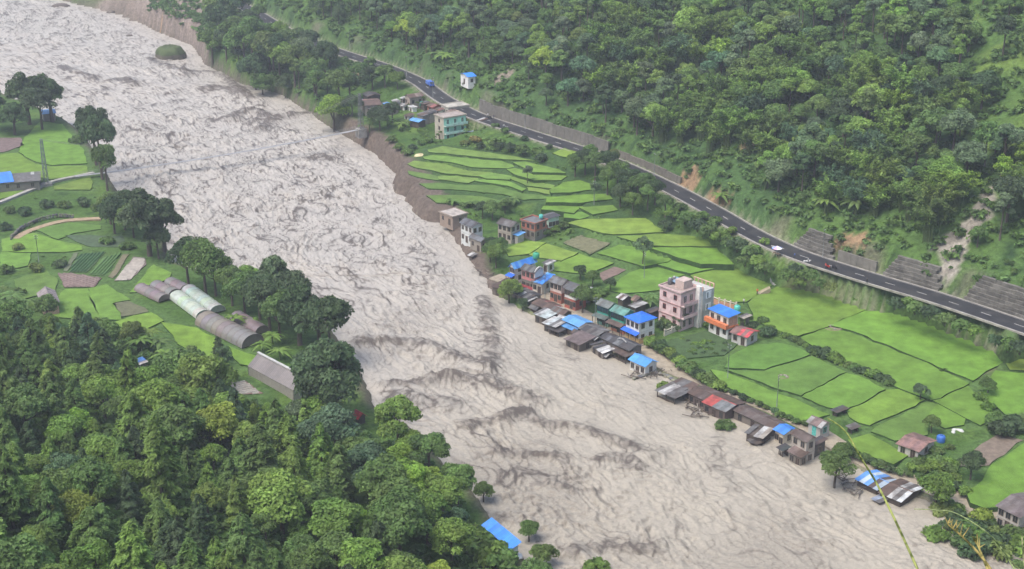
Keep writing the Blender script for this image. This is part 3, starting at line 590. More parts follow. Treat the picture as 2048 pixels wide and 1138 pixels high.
def wall_window(par, face, pos, zc, w, h, La, Lb, frame=(0.25, 0.2, 0.16), pane=(0.03, 0.035, 0.04), name='window', flip=1):
    """face 'f': front wall (-y), 'e': end wall (+x)"""
    fm = MB(); t = 0.07
    for x0, x1, z0, z1 in ((-w / 2 - t, -w / 2, -h / 2 - t, h / 2 + t), (w / 2, w / 2 + t, -h / 2 - t, h / 2 + t), (-w / 2, w / 2, h / 2, h / 2 + t), (-w / 2, w / 2, -h / 2 - t, -h / 2), (-0.03, 0.03, -h / 2, h / 2)):
        fm.box(x0, x1, -0.07, 0.02, z0, z1)
    wo_ = obj(name, fm.mesh('window_frame'), M_WOOD, par, frame)
    po = obj('pane' if name == 'window' else 'leaf', MB().box(-w / 2, w / 2, -0.03, 0.03, -h / 2, h / 2).mesh('pane'), M_GLASS if name == 'window' else M_WOOD, wo_, pane)
    if face == 'f': wo_.location = (pos, -Lb / 2 - 0.01, zc)
    else: wo_.location = (La / 2 + 0.01, pos, zc); wo_.rotation_euler = (0, 0, math.pi / 2)
    return wo_
def sheets(par, x0, x1, pA, pB, cols, mat, jit=0.0, skip=0.0, sw=1.05, name='roof_sheet'):
    """row of sheets between x0..x1, each spanning from eave point pA=(y,z) to ridge point pB"""
    L = x1 - x0; n = max(1, round(L / sw)); w = L / n; dy = pB[0] - pA[0]; dz = pB[1] - pA[1]; l = math.hypot(dy, dz); an = math.atan2(dz, dy)
    me = corr_sheet(w * 1.03, l)
    for i in range(n):
        if random.random() < skip: continue
        c = cols[i] if len(cols) == n else cols[int(i / n * len(cols))] if len(cols) >= 5 else random.choice(cols); k = random.uniform(0.85, 1.15)
        o = obj(name, me, mat, par, [min(1, q * k) for q in c])
        o.location = (x0 + (i + 0.5) * w, (pA[0] + pB[0]) / 2 + random.uniform(-1, 1) * jit, (pA[1] + pB[1]) / 2 + 0.004 * (i % 2) + random.uniform(0, 1) * jit)
        o.rotation_euler = (an + random.uniform(-1, 1) * jit * 0.25, random.uniform(-1, 1) * jit * 0.2, random.uniform(-1, 1) * jit * 0.3)
def house(label, Wp, Sp, Ep, z0, h, roof='gable', rise=0.9, wall=WHT, cols=(GRY,), lower=None, win=(0, 0), storeys=1, over=0.45, rmat=None, jit=0.0, skip=0.0, name='house', cat='house', group=None, door=True, awn=None, base=None, wcol=None, post=False, fcol=(0.25, 0.2, 0.16), bcols=None):
    ze = z0 + h; c, ang, LA, LB_ = rect_from(Wp, Sp, Ep, ze)
    t = thing(name, label, cat, (c[0], c[1], z0), ang, group)
    ov = over if roof != 'flat' else 0.0; La, Lb = LA - 2 * ov, LB_ - 2 * ov
    La, Lb = max(La, 1.2), max(Lb, 1.2); dpt = -1.2
    rm = rmat or (M_PAINTTIN if cols[0][2] > 0.4 and cols[0][0] < 0.2 else M_TIN)
    sh = h / storeys
    if post:                                               # open shed on posts, back wall only
        for px in (-La / 2 + 0.1, 0, La / 2 - 0.1):
            for py in (-Lb / 2 + 0.1, Lb / 2 - 0.1): obj('post', MB().box(px - 0.08, px + 0.08, py - 0.08, py + 0.08, dpt, h).mesh('post'), M_WOOD, t, WDD)
        obj('wall', MB().box(-La / 2, La / 2, Lb / 2 - 0.3, Lb / 2 - 0.2, dpt, h - 0.05).mesh('wall'), M_PLASTER, t, wall)
        obj('wall', MB().box(-La / 2 + 0.01, La / 2 - 0.01, -Lb / 2 + 0.2, -Lb / 2 + 0.28, dpt, h * 0.45).mesh('wall'), M_WOOD, t, WDD)
    else:
        lows = [(0, h, wall)] if lower is None else [(0, sh, lower), (sh, h, wall)]
        for i, (a, b, cc) in enumerate(lows):
            g = 0.012 * i
            m = MB().box(-La / 2 + g, La / 2 - g, -Lb / 2 + g, Lb / 2 - g, dpt if a == 0 else a, b)
            if i == len(lows) - 1 and roof in ('gable', 'gableb'):
                if roof == 'gable':
                    for x in (-La / 2 + g, La / 2 - 0.2): m.add([(x, -Lb / 2 + g, h), (x, Lb / 2 - g, h), (x, 0, h + rise - 0.05), (x + 0.2 - g, -Lb / 2 + g, h), (x + 0.2 - g, Lb / 2 - g, h), (x + 0.2 - g, 0, h + rise - 0.05)], [(0, 2, 1), (3, 4, 5), (0, 3, 5, 2), (1, 2, 5, 4), (0, 1, 4, 3)])
                else:
                    for y in (-Lb / 2 + g, Lb / 2 - 0.2): m.add([(-La / 2 + g, y, h), (La / 2 - g, y, h), (0, y, h + rise - 0.05), (-La / 2 + g, y + 0.2 - g, h), (La / 2 - g, y + 0.2 - g, h), (0, y + 0.2 - g, h + rise - 0.05)], [(0, 1, 2), (3, 5, 4), (0, 2, 5, 3), (1, 4, 5, 2), (0, 3, 4, 1)])
            obj('wall', m.mesh('wall'), M_PLASTER, t, cc)
        if base: obj('plinth', MB().box(-La / 2 - 0.05, La / 2 + 0.05, -Lb / 2 - 0.05, Lb / 2 + 0.05, dpt - 0.1, min(1.3, sh * 0.45)).mesh('plinth'), M_PLASTER, t, base)
        nf, ne = win
        for s in range(storeys):
            zc = s * sh + sh * 0.55
            for i in range(nf):
                if s == 0 and door and i == nf // 2: wall_window(t, 'f', -La / 2 + La * (i + 0.5) / nf, 0.1 + 0.98, 0.95, 1.95, La, Lb, fcol, wcol or (0.06, 0.045, 0.04), 'door')
                else: wall_window(t, 'f', -La / 2 + La * (i + 0.5) / nf, zc, 0.95, 1.25, La, Lb, fcol, (0.03, 0.035, 0.04))
            for i in range(ne): wall_window(t, 'e', -Lb / 2 + Lb * (i + 0.5) / ne, zc, 0.95, 1.25, La, Lb, fcol)
        if storeys > 1 and lower is None: obj('floor_band', MB().box(-La / 2 - 0.06, La / 2 + 0.06, -Lb / 2 - 0.06, Lb / 2 + 0.06, sh - 0.1, sh + 0.1).mesh('floor_band'), M_PLASTER, t, [q * 0.8 for q in wall])
    ovv = max(over, 0.1); X0, X1, Y0, Y1 = -La / 2 - ovv, La / 2 + ovv, -Lb / 2 - ovv, Lb / 2 + ovv; e_ = rise * ovv / (Lb / 2)
    if roof == 'gable':
        sheets(t, X0, X1, (Y0, h - e_ + 0.06), (0.02, h + rise + 0.06), cols, rm, jit, skip); sheets(t, X0, X1, (Y1, h - e_ + 0.06), (-0.02, h + rise + 0.06), bcols or cols, rm, jit, skip)
        obj('ridge_cap', MB().add([(X0, -0.22, h + rise + 0.04), (X1, -0.22, h + rise + 0.04), (X1, 0, h + rise + 0.16), (X0, 0, h + rise + 0.16), (X0, 0.22, h + rise + 0.04), (X1, 0.22, h + rise + 0.04)], [(0, 1, 2, 3), (3, 2, 5, 4), (0, 3, 4), (1, 5, 2), (0, 4, 5, 1)]).mesh('ridge_cap'), rm, t, [q * 0.85 for q in cols[0]])
    elif roof == 'gableb':
        sub = bpy.data.objects.new('roof', None); COL.objects.link(sub); sub.parent = t; sub.rotation_euler = (0, 0, math.pi / 2)
        e2 = rise * ovv / (La / 2)
        for sgn in (1, -1): sheets(sub, Y0, Y1, (sgn * (La / 2 + ovv), h - e2 + 0.06), (-0.02 * sgn, h + rise + 0.06), cols, rm, jit, skip)
    elif roof == 'shed': sheets(t, X0, X1, (Y0, h + 0.06), (Y1, h + rise + 0.06), cols, rm, jit, skip)
    elif roof == 'shedr': sheets(t, X0, X1, (Y0, h + rise + 0.06), (Y1, h + 0.06), cols, rm, jit, skip)
    elif roof == 'hip':
        k = min(Lb, La) / 2 * 0.85; r0, r1 = -La / 2 + k, La / 2 - k
        A_ = [(X0, Y0, h), (X1, Y0, h), (X1, Y1, h), (X0, Y1, h), (r0, 0, h + rise), (r1, 0, h + rise)]
        ro = obj('roof', MB().add(A_ + [(x, y, z - 0.12) for x, y, z in A_[:4]], [(0, 1, 5, 4), (1, 2, 5), (2, 3, 4, 5), (3, 0, 4), (0, 6, 7, 1), (1, 7, 8, 2), (2, 8, 9, 3), (3, 9, 6, 0), (6, 9, 8, 7)]).mesh('roof'), rm, t, cols[0])
        for i in range(1, int((X1 - X0) / 1.0)):
            x = X0 + i * 1.0; f = max(0.0, 1 - max(r0 - x, x - r1, 0) / (k + ovv)); 
            for sg in (-1, 1): obj('roof_seam', MB().add([(x - 0.04, sg * abs(Y0), h + 0.03), (x + 0.04, sg * abs(Y0), h + 0.03), (x + 0.04, sg * abs(Y0) * (1 - f), h + rise * f + 0.03), (x - 0.04, sg * abs(Y0) * (1 - f), h + rise * f + 0.03)], [(0, 1, 2, 3)]).mesh('roof_seam'), rm, ro, [q * 0.8 for q in cols[0]])
    elif roof == 'flat':
        obj('roof_slab', MB().box(-La / 2 - 0.3, La / 2 + 0.3, -Lb / 2 - 0.3, Lb / 2 + 0.3, h, h + 0.18).mesh('roof_slab'), M_CONC, t, cols[0])
        for x0, x1, y0, y1 in ((-La / 2 - 0.3, La / 2 + 0.3, -Lb / 2 - 0.3, -Lb / 2 - 0.12), (-La / 2 - 0.3, La / 2 + 0.3, Lb / 2 + 0.12, Lb / 2 + 0.3), (-La / 2 - 0.3, -La / 2 - 0.12, -Lb / 2 - 0.12, Lb / 2 + 0.12), (La / 2 + 0.12, La / 2 + 0.3, -Lb / 2 - 0.12, Lb / 2 + 0.12)):
            obj('parapet', MB().box(x0, x1, y0, y1, h + 0.18, h + 0.18 + rise).mesh('parapet'), M_PLASTER, t, [q * 0.9 for q in wall])
    if awn:                                                # lean-to roof over the front
        ac, az, ad = awn; sheets(t, X0, X1, (-Lb / 2 - ad, az - 0.45), (-Lb / 2 - 0.03, az), (ac,), M_PAINTTIN if ac[2] > 0.4 and ac[0] < 0.2 else M_TIN, 0, 0, 1.05, 'awning_sheet')
        for x in (X0 + 0.3, 0, X1 - 0.3): obj('awning_post', MB().box(x - 0.06, x + 0.06, -Lb / 2 - ad + 0.2, -Lb / 2 - ad + 0.32, dpt, az - 0.48).mesh('awning_post'), M_WOOD, t, WDD)
    HOUSES.append((t, La, Lb, h)); return t, La, Lb, h
# --- upper hamlet by the bridge
zU = 8.0
house('brown tin roofed house with blue sheet at its left end by the bridge', (720, 199), (728, 212), (763, 209), zU, 3, 'gableb', 0.8, STN, (RUST, RUST, (0.22, 0.12, 0.1)), win=(1, 2))
house('low lean-to with a blue sheet roof beside the brown roofed house', (719, 201), (728, 214), (738, 209), zU - 0.5, 2.6, 'shed', 0.4, STN, (BL,), name='shed', cat='shed')
house('grey sheet roofed shack in front of the brown roofed house', (735, 217), (746, 226), (765, 219), zU - 0.5, 2.4, 'shed', 0.4, STN, (GRY, PALE, GRY), win=(1, 0), jit=0.05, name='shack', cat='shack')
house('small shack with dull blue roof between brown roof and stone house', (763, 206), (770, 213), (782, 209), zU, 2.4, 'shed', 0.3, STN, (BLL, GRY), name='shack', cat='shack')
house('low dark roofed hut behind the brown roofed house', (724, 187), (733, 196), (762, 190), zU + 1, 2.4, 'gable', 0.6, WDD, (DGR, BRN), name='hut', cat='hut')
house('white walled shed with grey roof left of the stone house', (782, 201), (790, 209), (803, 204), zU + 0.5, 2.6, 'shed', 0.4, WHT, (GRY, PALE), win=(1, 1), name='shed', cat='shed')
house('stone house with brown hipped tin roof below the road', (808, 191), (818, 200), (848, 191), zU + 1, 4.2, 'gableb', 0.8, (0.36, 0.3, 0.25), (RUST, (0.2, 0.16, 0.14)), win=(2, 2))
house('small pale concrete hut in front of the stone house', (818, 213), (824, 219), (833, 215), zU, 2.4, 'flat', 0.15, WHT, (PALE,), win=(1, 0), name='hut', cat='hut')
house('reddish brown roofed shack below the pale roadside slab', (852, 211), (866, 219), (886, 211), zU + 1, 2.6, 'gable', 0.6, BRK, (RUST, (0.25, 0.1, 0.09)), win=(1, 1), jit=0.05, name='shack', cat='shack')
house('pale roadside building with flat concrete roof at the upper hamlet', (884, 210), (896, 222), (936, 211), zU + 2, 3.0, 'flat', 0.25, (0.5, 0.47, 0.4), ((0.42, 0.4, 0.35),), win=(2, 2), name='shop', cat='building')
house('grey jumbled tin shack left of the mint green house', (846, 224), (858, 233), (876, 226), zU + 0.5, 2.6, 'shed', 0.5, STN, (GRY, DGR, PALE), jit=0.12, name='shack', cat='shack')
house('bright blue low roofed shed left of the mint green house', (817, 240), (839, 247), (853, 240), zU - 0.5, 2.4, 'gable', 0.4, WDD, (BLL,), name='shed', cat='shed')
house('dark tin shack just above the low blue shed', (832, 229), (846, 236), (860, 230), zU + 0.3, 2.4, 'shed', 0.4, STN, (DGR, RUST, GRY), jit=0.1, name='shack', cat='shack')
t, La, Lb, h = house('three storey mint green house with balconies and beige brick side', (871, 230), (888, 239), (930, 230), zU - 2.5, 8.4, 'flat', 0.25, (0.46, 0.41, 0.34), ((0.36, 0.31, 0.28),), win=(1, 0), storeys=3)
for s in range(3):
    zf = s * 2.8
    obj('mint_wall', MB().box(La / 2 + 0.002, La / 2 + 0.05, -Lb / 2, Lb / 2, zf + 0.02, zf + 2.78).mesh('mint_wall'), M_PLASTER, t, MNT)
    if s: obj('balcony', MB().box(La / 2 + 0.05, La / 2 + 1.3, -Lb / 2, Lb / 2, zf - 0.12, zf + 0.05).mesh('balcony'), M_CONC, t, (0.55, 0.6, 0.55)); obj('railing', MB().box(La / 2 + 1.24, La / 2 + 1.3, -Lb / 2, Lb / 2, zf + 0.05, zf + 0.85).mesh('railing'), M_PLASTER, t, (0.5, 0.75, 0.66))
    for i in range(3): wall_window(t, 'e', -Lb / 2 + Lb * (i + 0.5) / 3, zf + 1.4, 0.9, 1.5, La + 0.12, Lb, (0.5, 0.75, 0.66))
house('brown tin shed against the right of the mint green house', (899, 262), (920, 269), (936, 261), zU - 2.5, 2.6, 'gable', 0.7, CRM, (RUST, GRY, PALE), win=(1, 1), jit=0.1, name='shed', cat='shed')
house('blue grey hip roofed hut right of the mint green house', (936, 263), (961, 269), (972, 261), zU - 2.2, 2.4, 'hip', 0.5, WDD, ((0.15, 0.19, 0.25),), win=(1, 1), name='hut', cat='hut')
house('small pinkish hut at the road edge near the mint green house', (953, 240), (963, 245), (976, 239), zU + 1.5, 2.4, 'shed', 0.3, PNK, (PALE, RUST), win=(1, 1), name='hut', cat='hut')
gp = ground(935, 158, 20); hz = gp[2] - 0.6
house('hut with bright blue pitched roof and white wall on the slope above the road', (919, 147), (929, 162), (953, 152), hz, 3.4, 'gableb', 0.7, WHT, ((0.04, 0.22, 0.72),), win=(1, 1), name='hut', cat='hut')
for lb, w_, s__, e_, z_, hh, cs in (('rusty lean-to roof between the grey shack and the stone house', (770, 216), (781, 223), (799, 216), zU - 0.3, 2.3, (RUST, GRY, DGR)), ('pale tin scrap roof left of the small concrete hut', (797, 209), (806, 216), (819, 211), zU, 2.2, (PALE, GRY)), ('dull red tin shack under the pale roadside building', (868, 219), (880, 227), (899, 219), zU + 1.2, 2.4, ((0.24, 0.09, 0.08), RUST)), ('grey tin lean-to touching the stone house right side', (838, 206), (848, 213), (862, 207), zU + 0.8, 2.4, (GRY, DGR, RUST)), ('dark roofed store left of the bright blue low shed', (806, 231), (817, 238), (831, 231), zU - 0.3, 2.2, (DGR, BRN)),
    ('small white boxed outhouse above the hamlet path', (800, 196), (805, 200), (812, 197), zU + 1, 2.2, (PALE,)), ('brown tin annex between mint house and roadside slab', (893, 223), (903, 229), (924, 222), zU + 1.5, 2.6, (RUST, (0.22, 0.15, 0.13))), ('rust brown shed roof at the left hamlet edge', (738, 209), (747, 216), (764, 211), zU - 0.2, 2.5, (RUST, RUST, PALE))):
    house(lb, w_, s__, e_, z_, hh, random.choice(('shed', 'gable')), 0.45, random.choice((STN, WDD, WHT)), cs, win=(1, 1), jit=0.08, name='shack', cat='shack')
# --- houses on the eroded bank
zM = 3.0
house('half collapsed house with pale broken slab on the eroded bank', (881, 424), (906, 439), (933, 427), zM - 0.5, 3.0, 'flat', 0.15, (0.3, 0.235, 0.19), ((0.42, 0.38, 0.34),), win=(2, 1))
house('white two storey house with grey roof at the eroded bank edge', (919, 444), (944, 459), (968, 449), zM - 1, 5.6, 'gable', 0.8, (0.6, 0.62, 0.6), ((0.105, 0.11, 0.12), DGR), win=(3, 2), storeys=2)
house('low grey roofed house with white edged eaves hanging over the flood', (937, 473), (962, 486), (977, 478), 1.2, 3.8, 'gable', 0.6, STN, ((0.13, 0.14, 0.15), DGR), win=(2, 1))
house('grey stone house with brown tin roof beside the palm like trees', (993, 446), (1026, 458), (1043, 446), zM - 0.2, 4.8, 'gable', 0.9, (0.4, 0.36, 0.3), ((0.10, 0.09, 0.085), GRY), win=(3, 2), storeys=2)
house('red fronted flat roofed house behind the grey stone house', (1044, 441), (1072, 451), (1092, 441), zM, 4.4, 'flat', 0.35, (0.42, 0.15, 0.11), ((0.15, 0.155, 0.16),), lower=(0.2, 0.19, 0.17), win=(3, 2), storeys=2)
house('mint walled house with brick red base and dark roof at the field edge', (1082, 431), (1097, 443), (1121, 433), zM, 4.2, 'shed', 0.3, (0.5, 0.66, 0.55), (DGR, (0.12, 0.12, 0.12)), win=(2, 3), base=BRK)
house('tiny blue roofed shed in front of the grey stone house', (1028, 470), (1037, 475), (1049, 466), zM - 0.3, 2.2, 'shed', 0.3, (0.4, 0.38, 0.35), (BLL,), name='shed', cat='shed')
house('small broken hut with pale roof tilted in the flood edge', (936, 511), (944, 517), (953, 511), -0.2, 1.8, 'shed', 0.5, WDD, (PALE, GRY), jit=0.08, name='hut', cat='hut')
# --- upper side of the street
zS = 0.7
house('long blue roofed house with white gable at the top of the street', (1017, 531), (1034, 542), (1074, 521), zS, 4.6, 'gableb', 1.0, WHT, (BL, BLL), win=(2, 2), storeys=2, awn=(BLD, 2.6, 1.6))
t, La, Lb, h = house('pink upper storey house with grey roof and red base on the street', (1040, 537), (1071, 549), (1089, 538), zS, 5.6, 'gable', 0.8, PKD, ((0.12, 0.125, 0.12), DGR), lower=(0.16, 0.15, 0.13), win=(3, 1), storeys=2, base=(0.45, 0.06, 0.08))
obj('gable_screen', MB().add([(La / 2 + 0.02 + k * 0.2, y, z) for k in (0, 1) for y, z in ((-Lb / 2, h - 1.6), (Lb / 2, h - 1.6), (Lb / 2, h + 0.3), (Lb / 4, h + 1.0), (0, h + 1.25), (-Lb / 4, h + 1.0), (-Lb / 2, h + 0.3))], [(0, 6, 5, 4, 3, 2, 1), (7, 8, 9, 10, 11, 12, 13)] + [(i, (i + 1) % 7, 7 + (i + 1) % 7, 7 + i) for i in range(7)]).mesh('gable_screen'), M_PLASTER, t, WHT)
house('low white shop with patched blue roof between pink and white houses', (1062, 563), (1091, 575), (1110, 556), zS, 3.0, 'shed', 0.9, (0.6, 0.56, 0.48), (GRY, BLL, BL, BL), win=(2, 1), name='shop', cat='shop')
house('grey roofed house with pinkish upper wall and red brick lower storey', (1097, 561), (1126, 574), (1143, 562), zS, 5.4, 'gable', 0.9, (0.62, 0.5, 0.45), ((0.13, 0.135, 0.14), GRY), lower=BRK, win=(3, 1), storeys=2)
house('white upper storey house with grey roof and row of narrow windows', (1126, 574), (1154, 587), (1176, 574), zS, 5.4, 'gable', 0.9, WHT, ((0.11, 0.115, 0.12), (0.13, 0.135, 0.14)), lower=(0.4, 0.12, 0.09), win=(4, 1), storeys=2)
house('grey green lean-to behind the white upper storey house', (1155, 583), (1166, 589), (1184, 578), zS + 0.3, 3.4, 'shed', 0.4, STN, ((0.22, 0.24, 0.22),), name='shed', cat='shed')
house('small white walled shed behind the long blue roof', (1083, 526), (1097, 532), (1112, 524), zS + 1, 2.6, 'shed', 0.3, WHT, (GRY, PALE), win=(1, 1), name='shed', cat='shed')
house('green walled house with dark grey roof on the street', (1191, 607), (1219, 620), (1238, 608), zS, 5.2, 'gable', 0.8, GRN, ((0.13, 0.15, 0.15), (0.16, 0.18, 0.17)), lower=(0.2, 0.4, 0.32), win=(4, 1), storeys=2, awn=((0.11, 0.14, 0.13), 2.8, 1.8), fcol=(0.02, 0.1, 0.08))
house('green roofed house with orange base joined to white blue roofed house', (1219, 620), (1251, 636), (1271, 622), zS, 5.2, 'gable', 0.8, GRN, ((0.12, 0.27, 0.23), (0.14, 0.3, 0.26)), lower=(0.55, 0.22, 0.13), win=(4, 1), storeys=2, awn=((0.12, 0.09, 0.08), 2.8, 1.8), fcol=(0.02, 0.1, 0.08))
house('white two storey house with bright blue hipped roof on the street corner', (1249, 633), (1280, 650), (1313, 635), zS, 5.6, 'hip', 1.0, WHT, ((0.025, 0.16, 0.72),), win=(3, 2), storeys=2, awn=((0.025, 0.13, 0.62), 3.0, 1.5), base=(0.6, 0.42, 0.2))
house('small shed with pale striped tin roof behind the green houses', (1232, 594), (1247, 604), (1266, 594), zS + 0.8, 2.4, 'gable', 0.6, WDD, (PALE, RUST, PALE), jit=0.06, name='shed', cat='shed')
house('earth brown thatch coloured hut beside the striped shed', (1262, 598), (1272, 605), (1288, 597), zS + 0.8, 2.2, 'gable', 0.7, STN, ((0.2, 0.13, 0.1), BRN), name='hut', cat='hut')
house('low tin lean-to with pale sheets behind the blue hipped roof', (1256, 611), (1271, 618), (1295, 609), zS + 0.6, 1.9, 'shed', 0.3, WDD, (PALE, GRY), jit=0.06, name='shed', cat='shed')
house('dark junk covered lean-to beside the pink tower house', (1290, 622), (1302, 628), (1322, 620), zS + 0.5, 2.0, 'shed', 0.2, WDD, (DGR, BRN), jit=0.1, name='shed', cat='shed')
# --- pink tower house
zP = 1.6
t, La, Lb, h = house('three storey pink house with roof tanks and balconies', (1322, 573), (1362, 588), (1391, 577), zP, 9.6, 'flat', 0.35, PNK, ((0.34, 0.27, 0.24),), win=(2, 0), storeys=3, fcol=(0.35, 0.12, 0.1))
for s in (1, 2, 3):
    zf = s * 3.2 - 0.15
    obj('floor_band', MB().box(-La / 2 - 0.12, La / 2 + 0.12, -Lb / 2 - 0.12, Lb / 2 + 0.12, zf - 0.14, zf + 0.12).mesh('floor_band'), M_PLASTER, t, (0.33, 0.18, 0.17) if s < 3 else (0.6, 0.42, 0.36))
for s in range(3):
    zf = s * 3.2
    if s: obj('balcony', MB().box(La / 2 + 0.13, La / 2 + 1.25, -Lb / 2, Lb / 2 - 0.6, zf - 0.12, zf + 0.02).mesh('balcony'), M_CONC, t, (0.5, 0.4, 0.38)); obj('railing', MB().box(La / 2 + 1.18, La / 2 + 1.25, -Lb / 2, Lb / 2 - 0.6, zf + 0.02, zf + 0.8).mesh('railing'), M_PLASTER, t, PNK)
    for i in range(2): wall_window(t, 'e', -Lb / 2 + Lb * (0.25 + 0.4 * i), zf + 1.5, 1.0, 1.7, La + 0.3, Lb, (0.6, 0.5, 0.45))
obj('stair_pillar', MB().box(La / 2 + 0.1, La / 2 + 1.5, Lb / 2 - 0.5, Lb / 2 + 0.3, -1, h + 0.9).mesh('stair_pillar'), M_PLASTER, t, WHT)
wg = obj('wing', MB().box(-La / 2 + 2.0, La / 2 + 1.8, Lb / 2 + 0.32, Lb / 2 + 4.6, -1, h - 0.4).mesh('wing'), M_PLASTER, t, (0.45, 0.46, 0.44))
for s in range(3): obj('wing_window', MB().box(La / 2 + 1.81, La / 2 + 1.87, Lb / 2 + 1.6, Lb / 2 + 3.5, s * 3.1 + 0.8, s * 3.1 + 2.6).mesh('wing_window'), M_PAINT, wg, (0.8, 0.8, 0.8)); obj('pane', MB().box(La / 2 + 1.88, La / 2 + 1.9, Lb / 2 + 1.9, Lb / 2 + 2.4, s * 3.1 + 1.0, s * 3.1 + 2.4).mesh('pane'), M_GLASS, wg, (0.2, 0.22, 0.24))
for y in (Lb / 2 + 0.4, Lb / 2 + 4.5):
    for i in range(6): obj('terrace_baluster', MB().box(-La / 2 + 2.2 + i * (La - 0.6) / 5, -La / 2 + 2.45 + i * (La - 0.6) / 5, y - 0.1, y + 0.1, h - 0.39, h + 0.6).mesh('terrace_baluster'), M_PLASTER, t, (0.6, 0.36, 0.28))
    obj('terrace_rail', MB().box(-La / 2 + 2.0, La / 2 + 1.8, y - 0.12, y + 0.12, h + 0.61, h + 0.76).mesh('terrace_rail'), M_PLASTER, t, (0.62, 0.4, 0.33))
sr = obj('stair_room', MB().box(-0.6, 2.2, -0.5, Lb / 2 - 0.2, h + 0.19, h + 2.2).mesh('stair_room'), M_PLASTER, t, (0.5, 0.4, 0.36))
obj('solar_panel', MB().add([(-2.4, 0.2, h + 0.9), (-0.8, 0.2, h + 0.9), (-0.8, 1.8, h + 1.8), (-2.4, 1.8, h + 1.8), (-2.4, 0.2, h + 0.82), (-0.8, 0.2, h + 0.82), (-0.8, 1.8, h + 1.72), (-2.4, 1.8, h + 1.72)], [(0, 1, 2, 3), (7, 6, 5, 4), (0, 4, 5, 1), (1, 5, 6, 2), (2, 6, 7, 3), (3, 7, 4, 0)]).mesh('solar_panel'), M_GLASS, t, (0.2, 0.3, 0.4))
R_ = Matrix.Rotation(t.rotation_euler.z, 4, 'Z')
for i, (x, y) in enumerate(((-La / 2 + 0.9, -0.2), (-La / 2 + 0.9, 1.3))):
    w_ = t.location + R_ @ Vector((x, y, h + 0.19)); k = thing('water_tank', ('near', 'far')[i] + ' dark water tank with pale lid on the pink house roof', 'tank', w_, 0, 'water tanks on the pink house')
    obj('body', MB().lathe([(0.55, 0), (0.6, 0.1), (0.6, 1.3), (0.45, 1.55), (0.2, 1.65)], 12).mesh('body', True), M_STEEL, k, (0.12, 0.12, 0.12)); obj('lid', MB().lathe([(0.24, 1.6), (0.24, 1.75), (0.1, 1.8)], 10).mesh('lid'), M_STEEL, k, (0.6, 0.6, 0.55))
    obj('stand', MB().box(-0.5, 0.5, -0.5, 0.5, -0.02, 0.02).mesh('stand'), M_CONC, k, (0.3, 0.3, 0.3))
t, La, Lb, h = house('orange banded white house with blue roof right of the pink house', (1416, 618), (1458, 639), (1480, 628), zP, 5.8, 'shed', 0.35, (0.66, 0.62, 0.56), ((0.04, 0.2, 0.68),), lower=WHT, win=(3, 2), storeys=2)
obj('balcony_band', MB().box(-La / 2 - 0.8, La / 2 + 0.3, -Lb / 2 - 1.0, -Lb / 2 - 0.02, 2.75, 3.85).mesh('balcony_band'), M_PLASTER, t, ORG); obj('balcony_band', MB().box(La / 2 + 0.02, La / 2 + 0.3, -Lb / 2, Lb / 2, 2.75, 3.2).mesh('balcony_band'), M_PLASTER, t, ORG)
obj('brick_panel', MB().box(La / 2 + 0.01, La / 2 + 0.06, -Lb / 2 + 0.3, Lb / 2 - 0.3, 3.25, 5.5).mesh('brick_panel'), M_PLASTER, t, (0.45, 0.28, 0.2))
house('low annex with red and brown tin roof beside the orange banded house', (1460, 664), (1497, 677), (1519, 662), zP - 0.2, 2.6, 'gable', 0.7, (0.5, 0.48, 0.46), ((0.2, 0.12, 0.11), (0.23, 0.13, 0.12), (0.5, 0.08, 0.09)), win=(2, 1), name='shed', cat='shed')
house('bamboo frame lean-to behind the red roofed annex', (1478, 634), (1487, 641), (1503, 634), zP, 2.6, 'shed', 0.4, STN, (GRY, STN), jit=0.08, post=True, name='shed', cat='shed')
def wallfence(label, pts, z, hh, col, step=2.2, picket=True, wcol=None):
    p = np.array([P(u, v, z) for u, v in pts]); c = p.mean(0); t = thing('compound_wall', label, 'fence', c)
    for a, b in zip(p[:-1], p[1:]):
        d = b - a; L = np.hypot(d[0], d[1]); an = math.atan2(d[1], d[0]); n = max(1, int(L / step)); pw = L / n
        pan = MB().box(-pw / 2 + 0.13, pw / 2 - 0.13, -0.07, 0.07, -1.2, hh * 0.62).mesh('panel'); rail = MB().box(-pw / 2 + 0.13, pw / 2 - 0.13, -0.08, 0.08, hh * 0.85, hh).mesh('rail'); post = MB().box(-0.16, 0.16, -0.16, 0.16, -1.2, hh + 0.35).mesh('post')
        for i in range(n + 1):
            q = a + d * (i / n) - c; obj('post', post, M_PLASTER, t, col, q, an)
            if i < n:
                q = a + d * ((i + 0.5) / n) - c; obj('panel', pan, M_PLASTER, t, wcol or col, q, an)
                if picket: obj('rail', rail, M_PLASTER, t, col, q, an)
    return t
wallfence('white balustrade wall in front of the pink house', [(1329, 672), (1372, 655), (1415, 640)], 1.2, 1.5, (0.62, 0.58, 0.48))
wallfence('orange and white picket wall behind the blue roofed house', [(1412, 597), (1438, 607), (1472, 616)], 2.6, 1.3, (0.7, 0.6, 0.5), 1.6, True, (0.55, 0.3, 0.2))
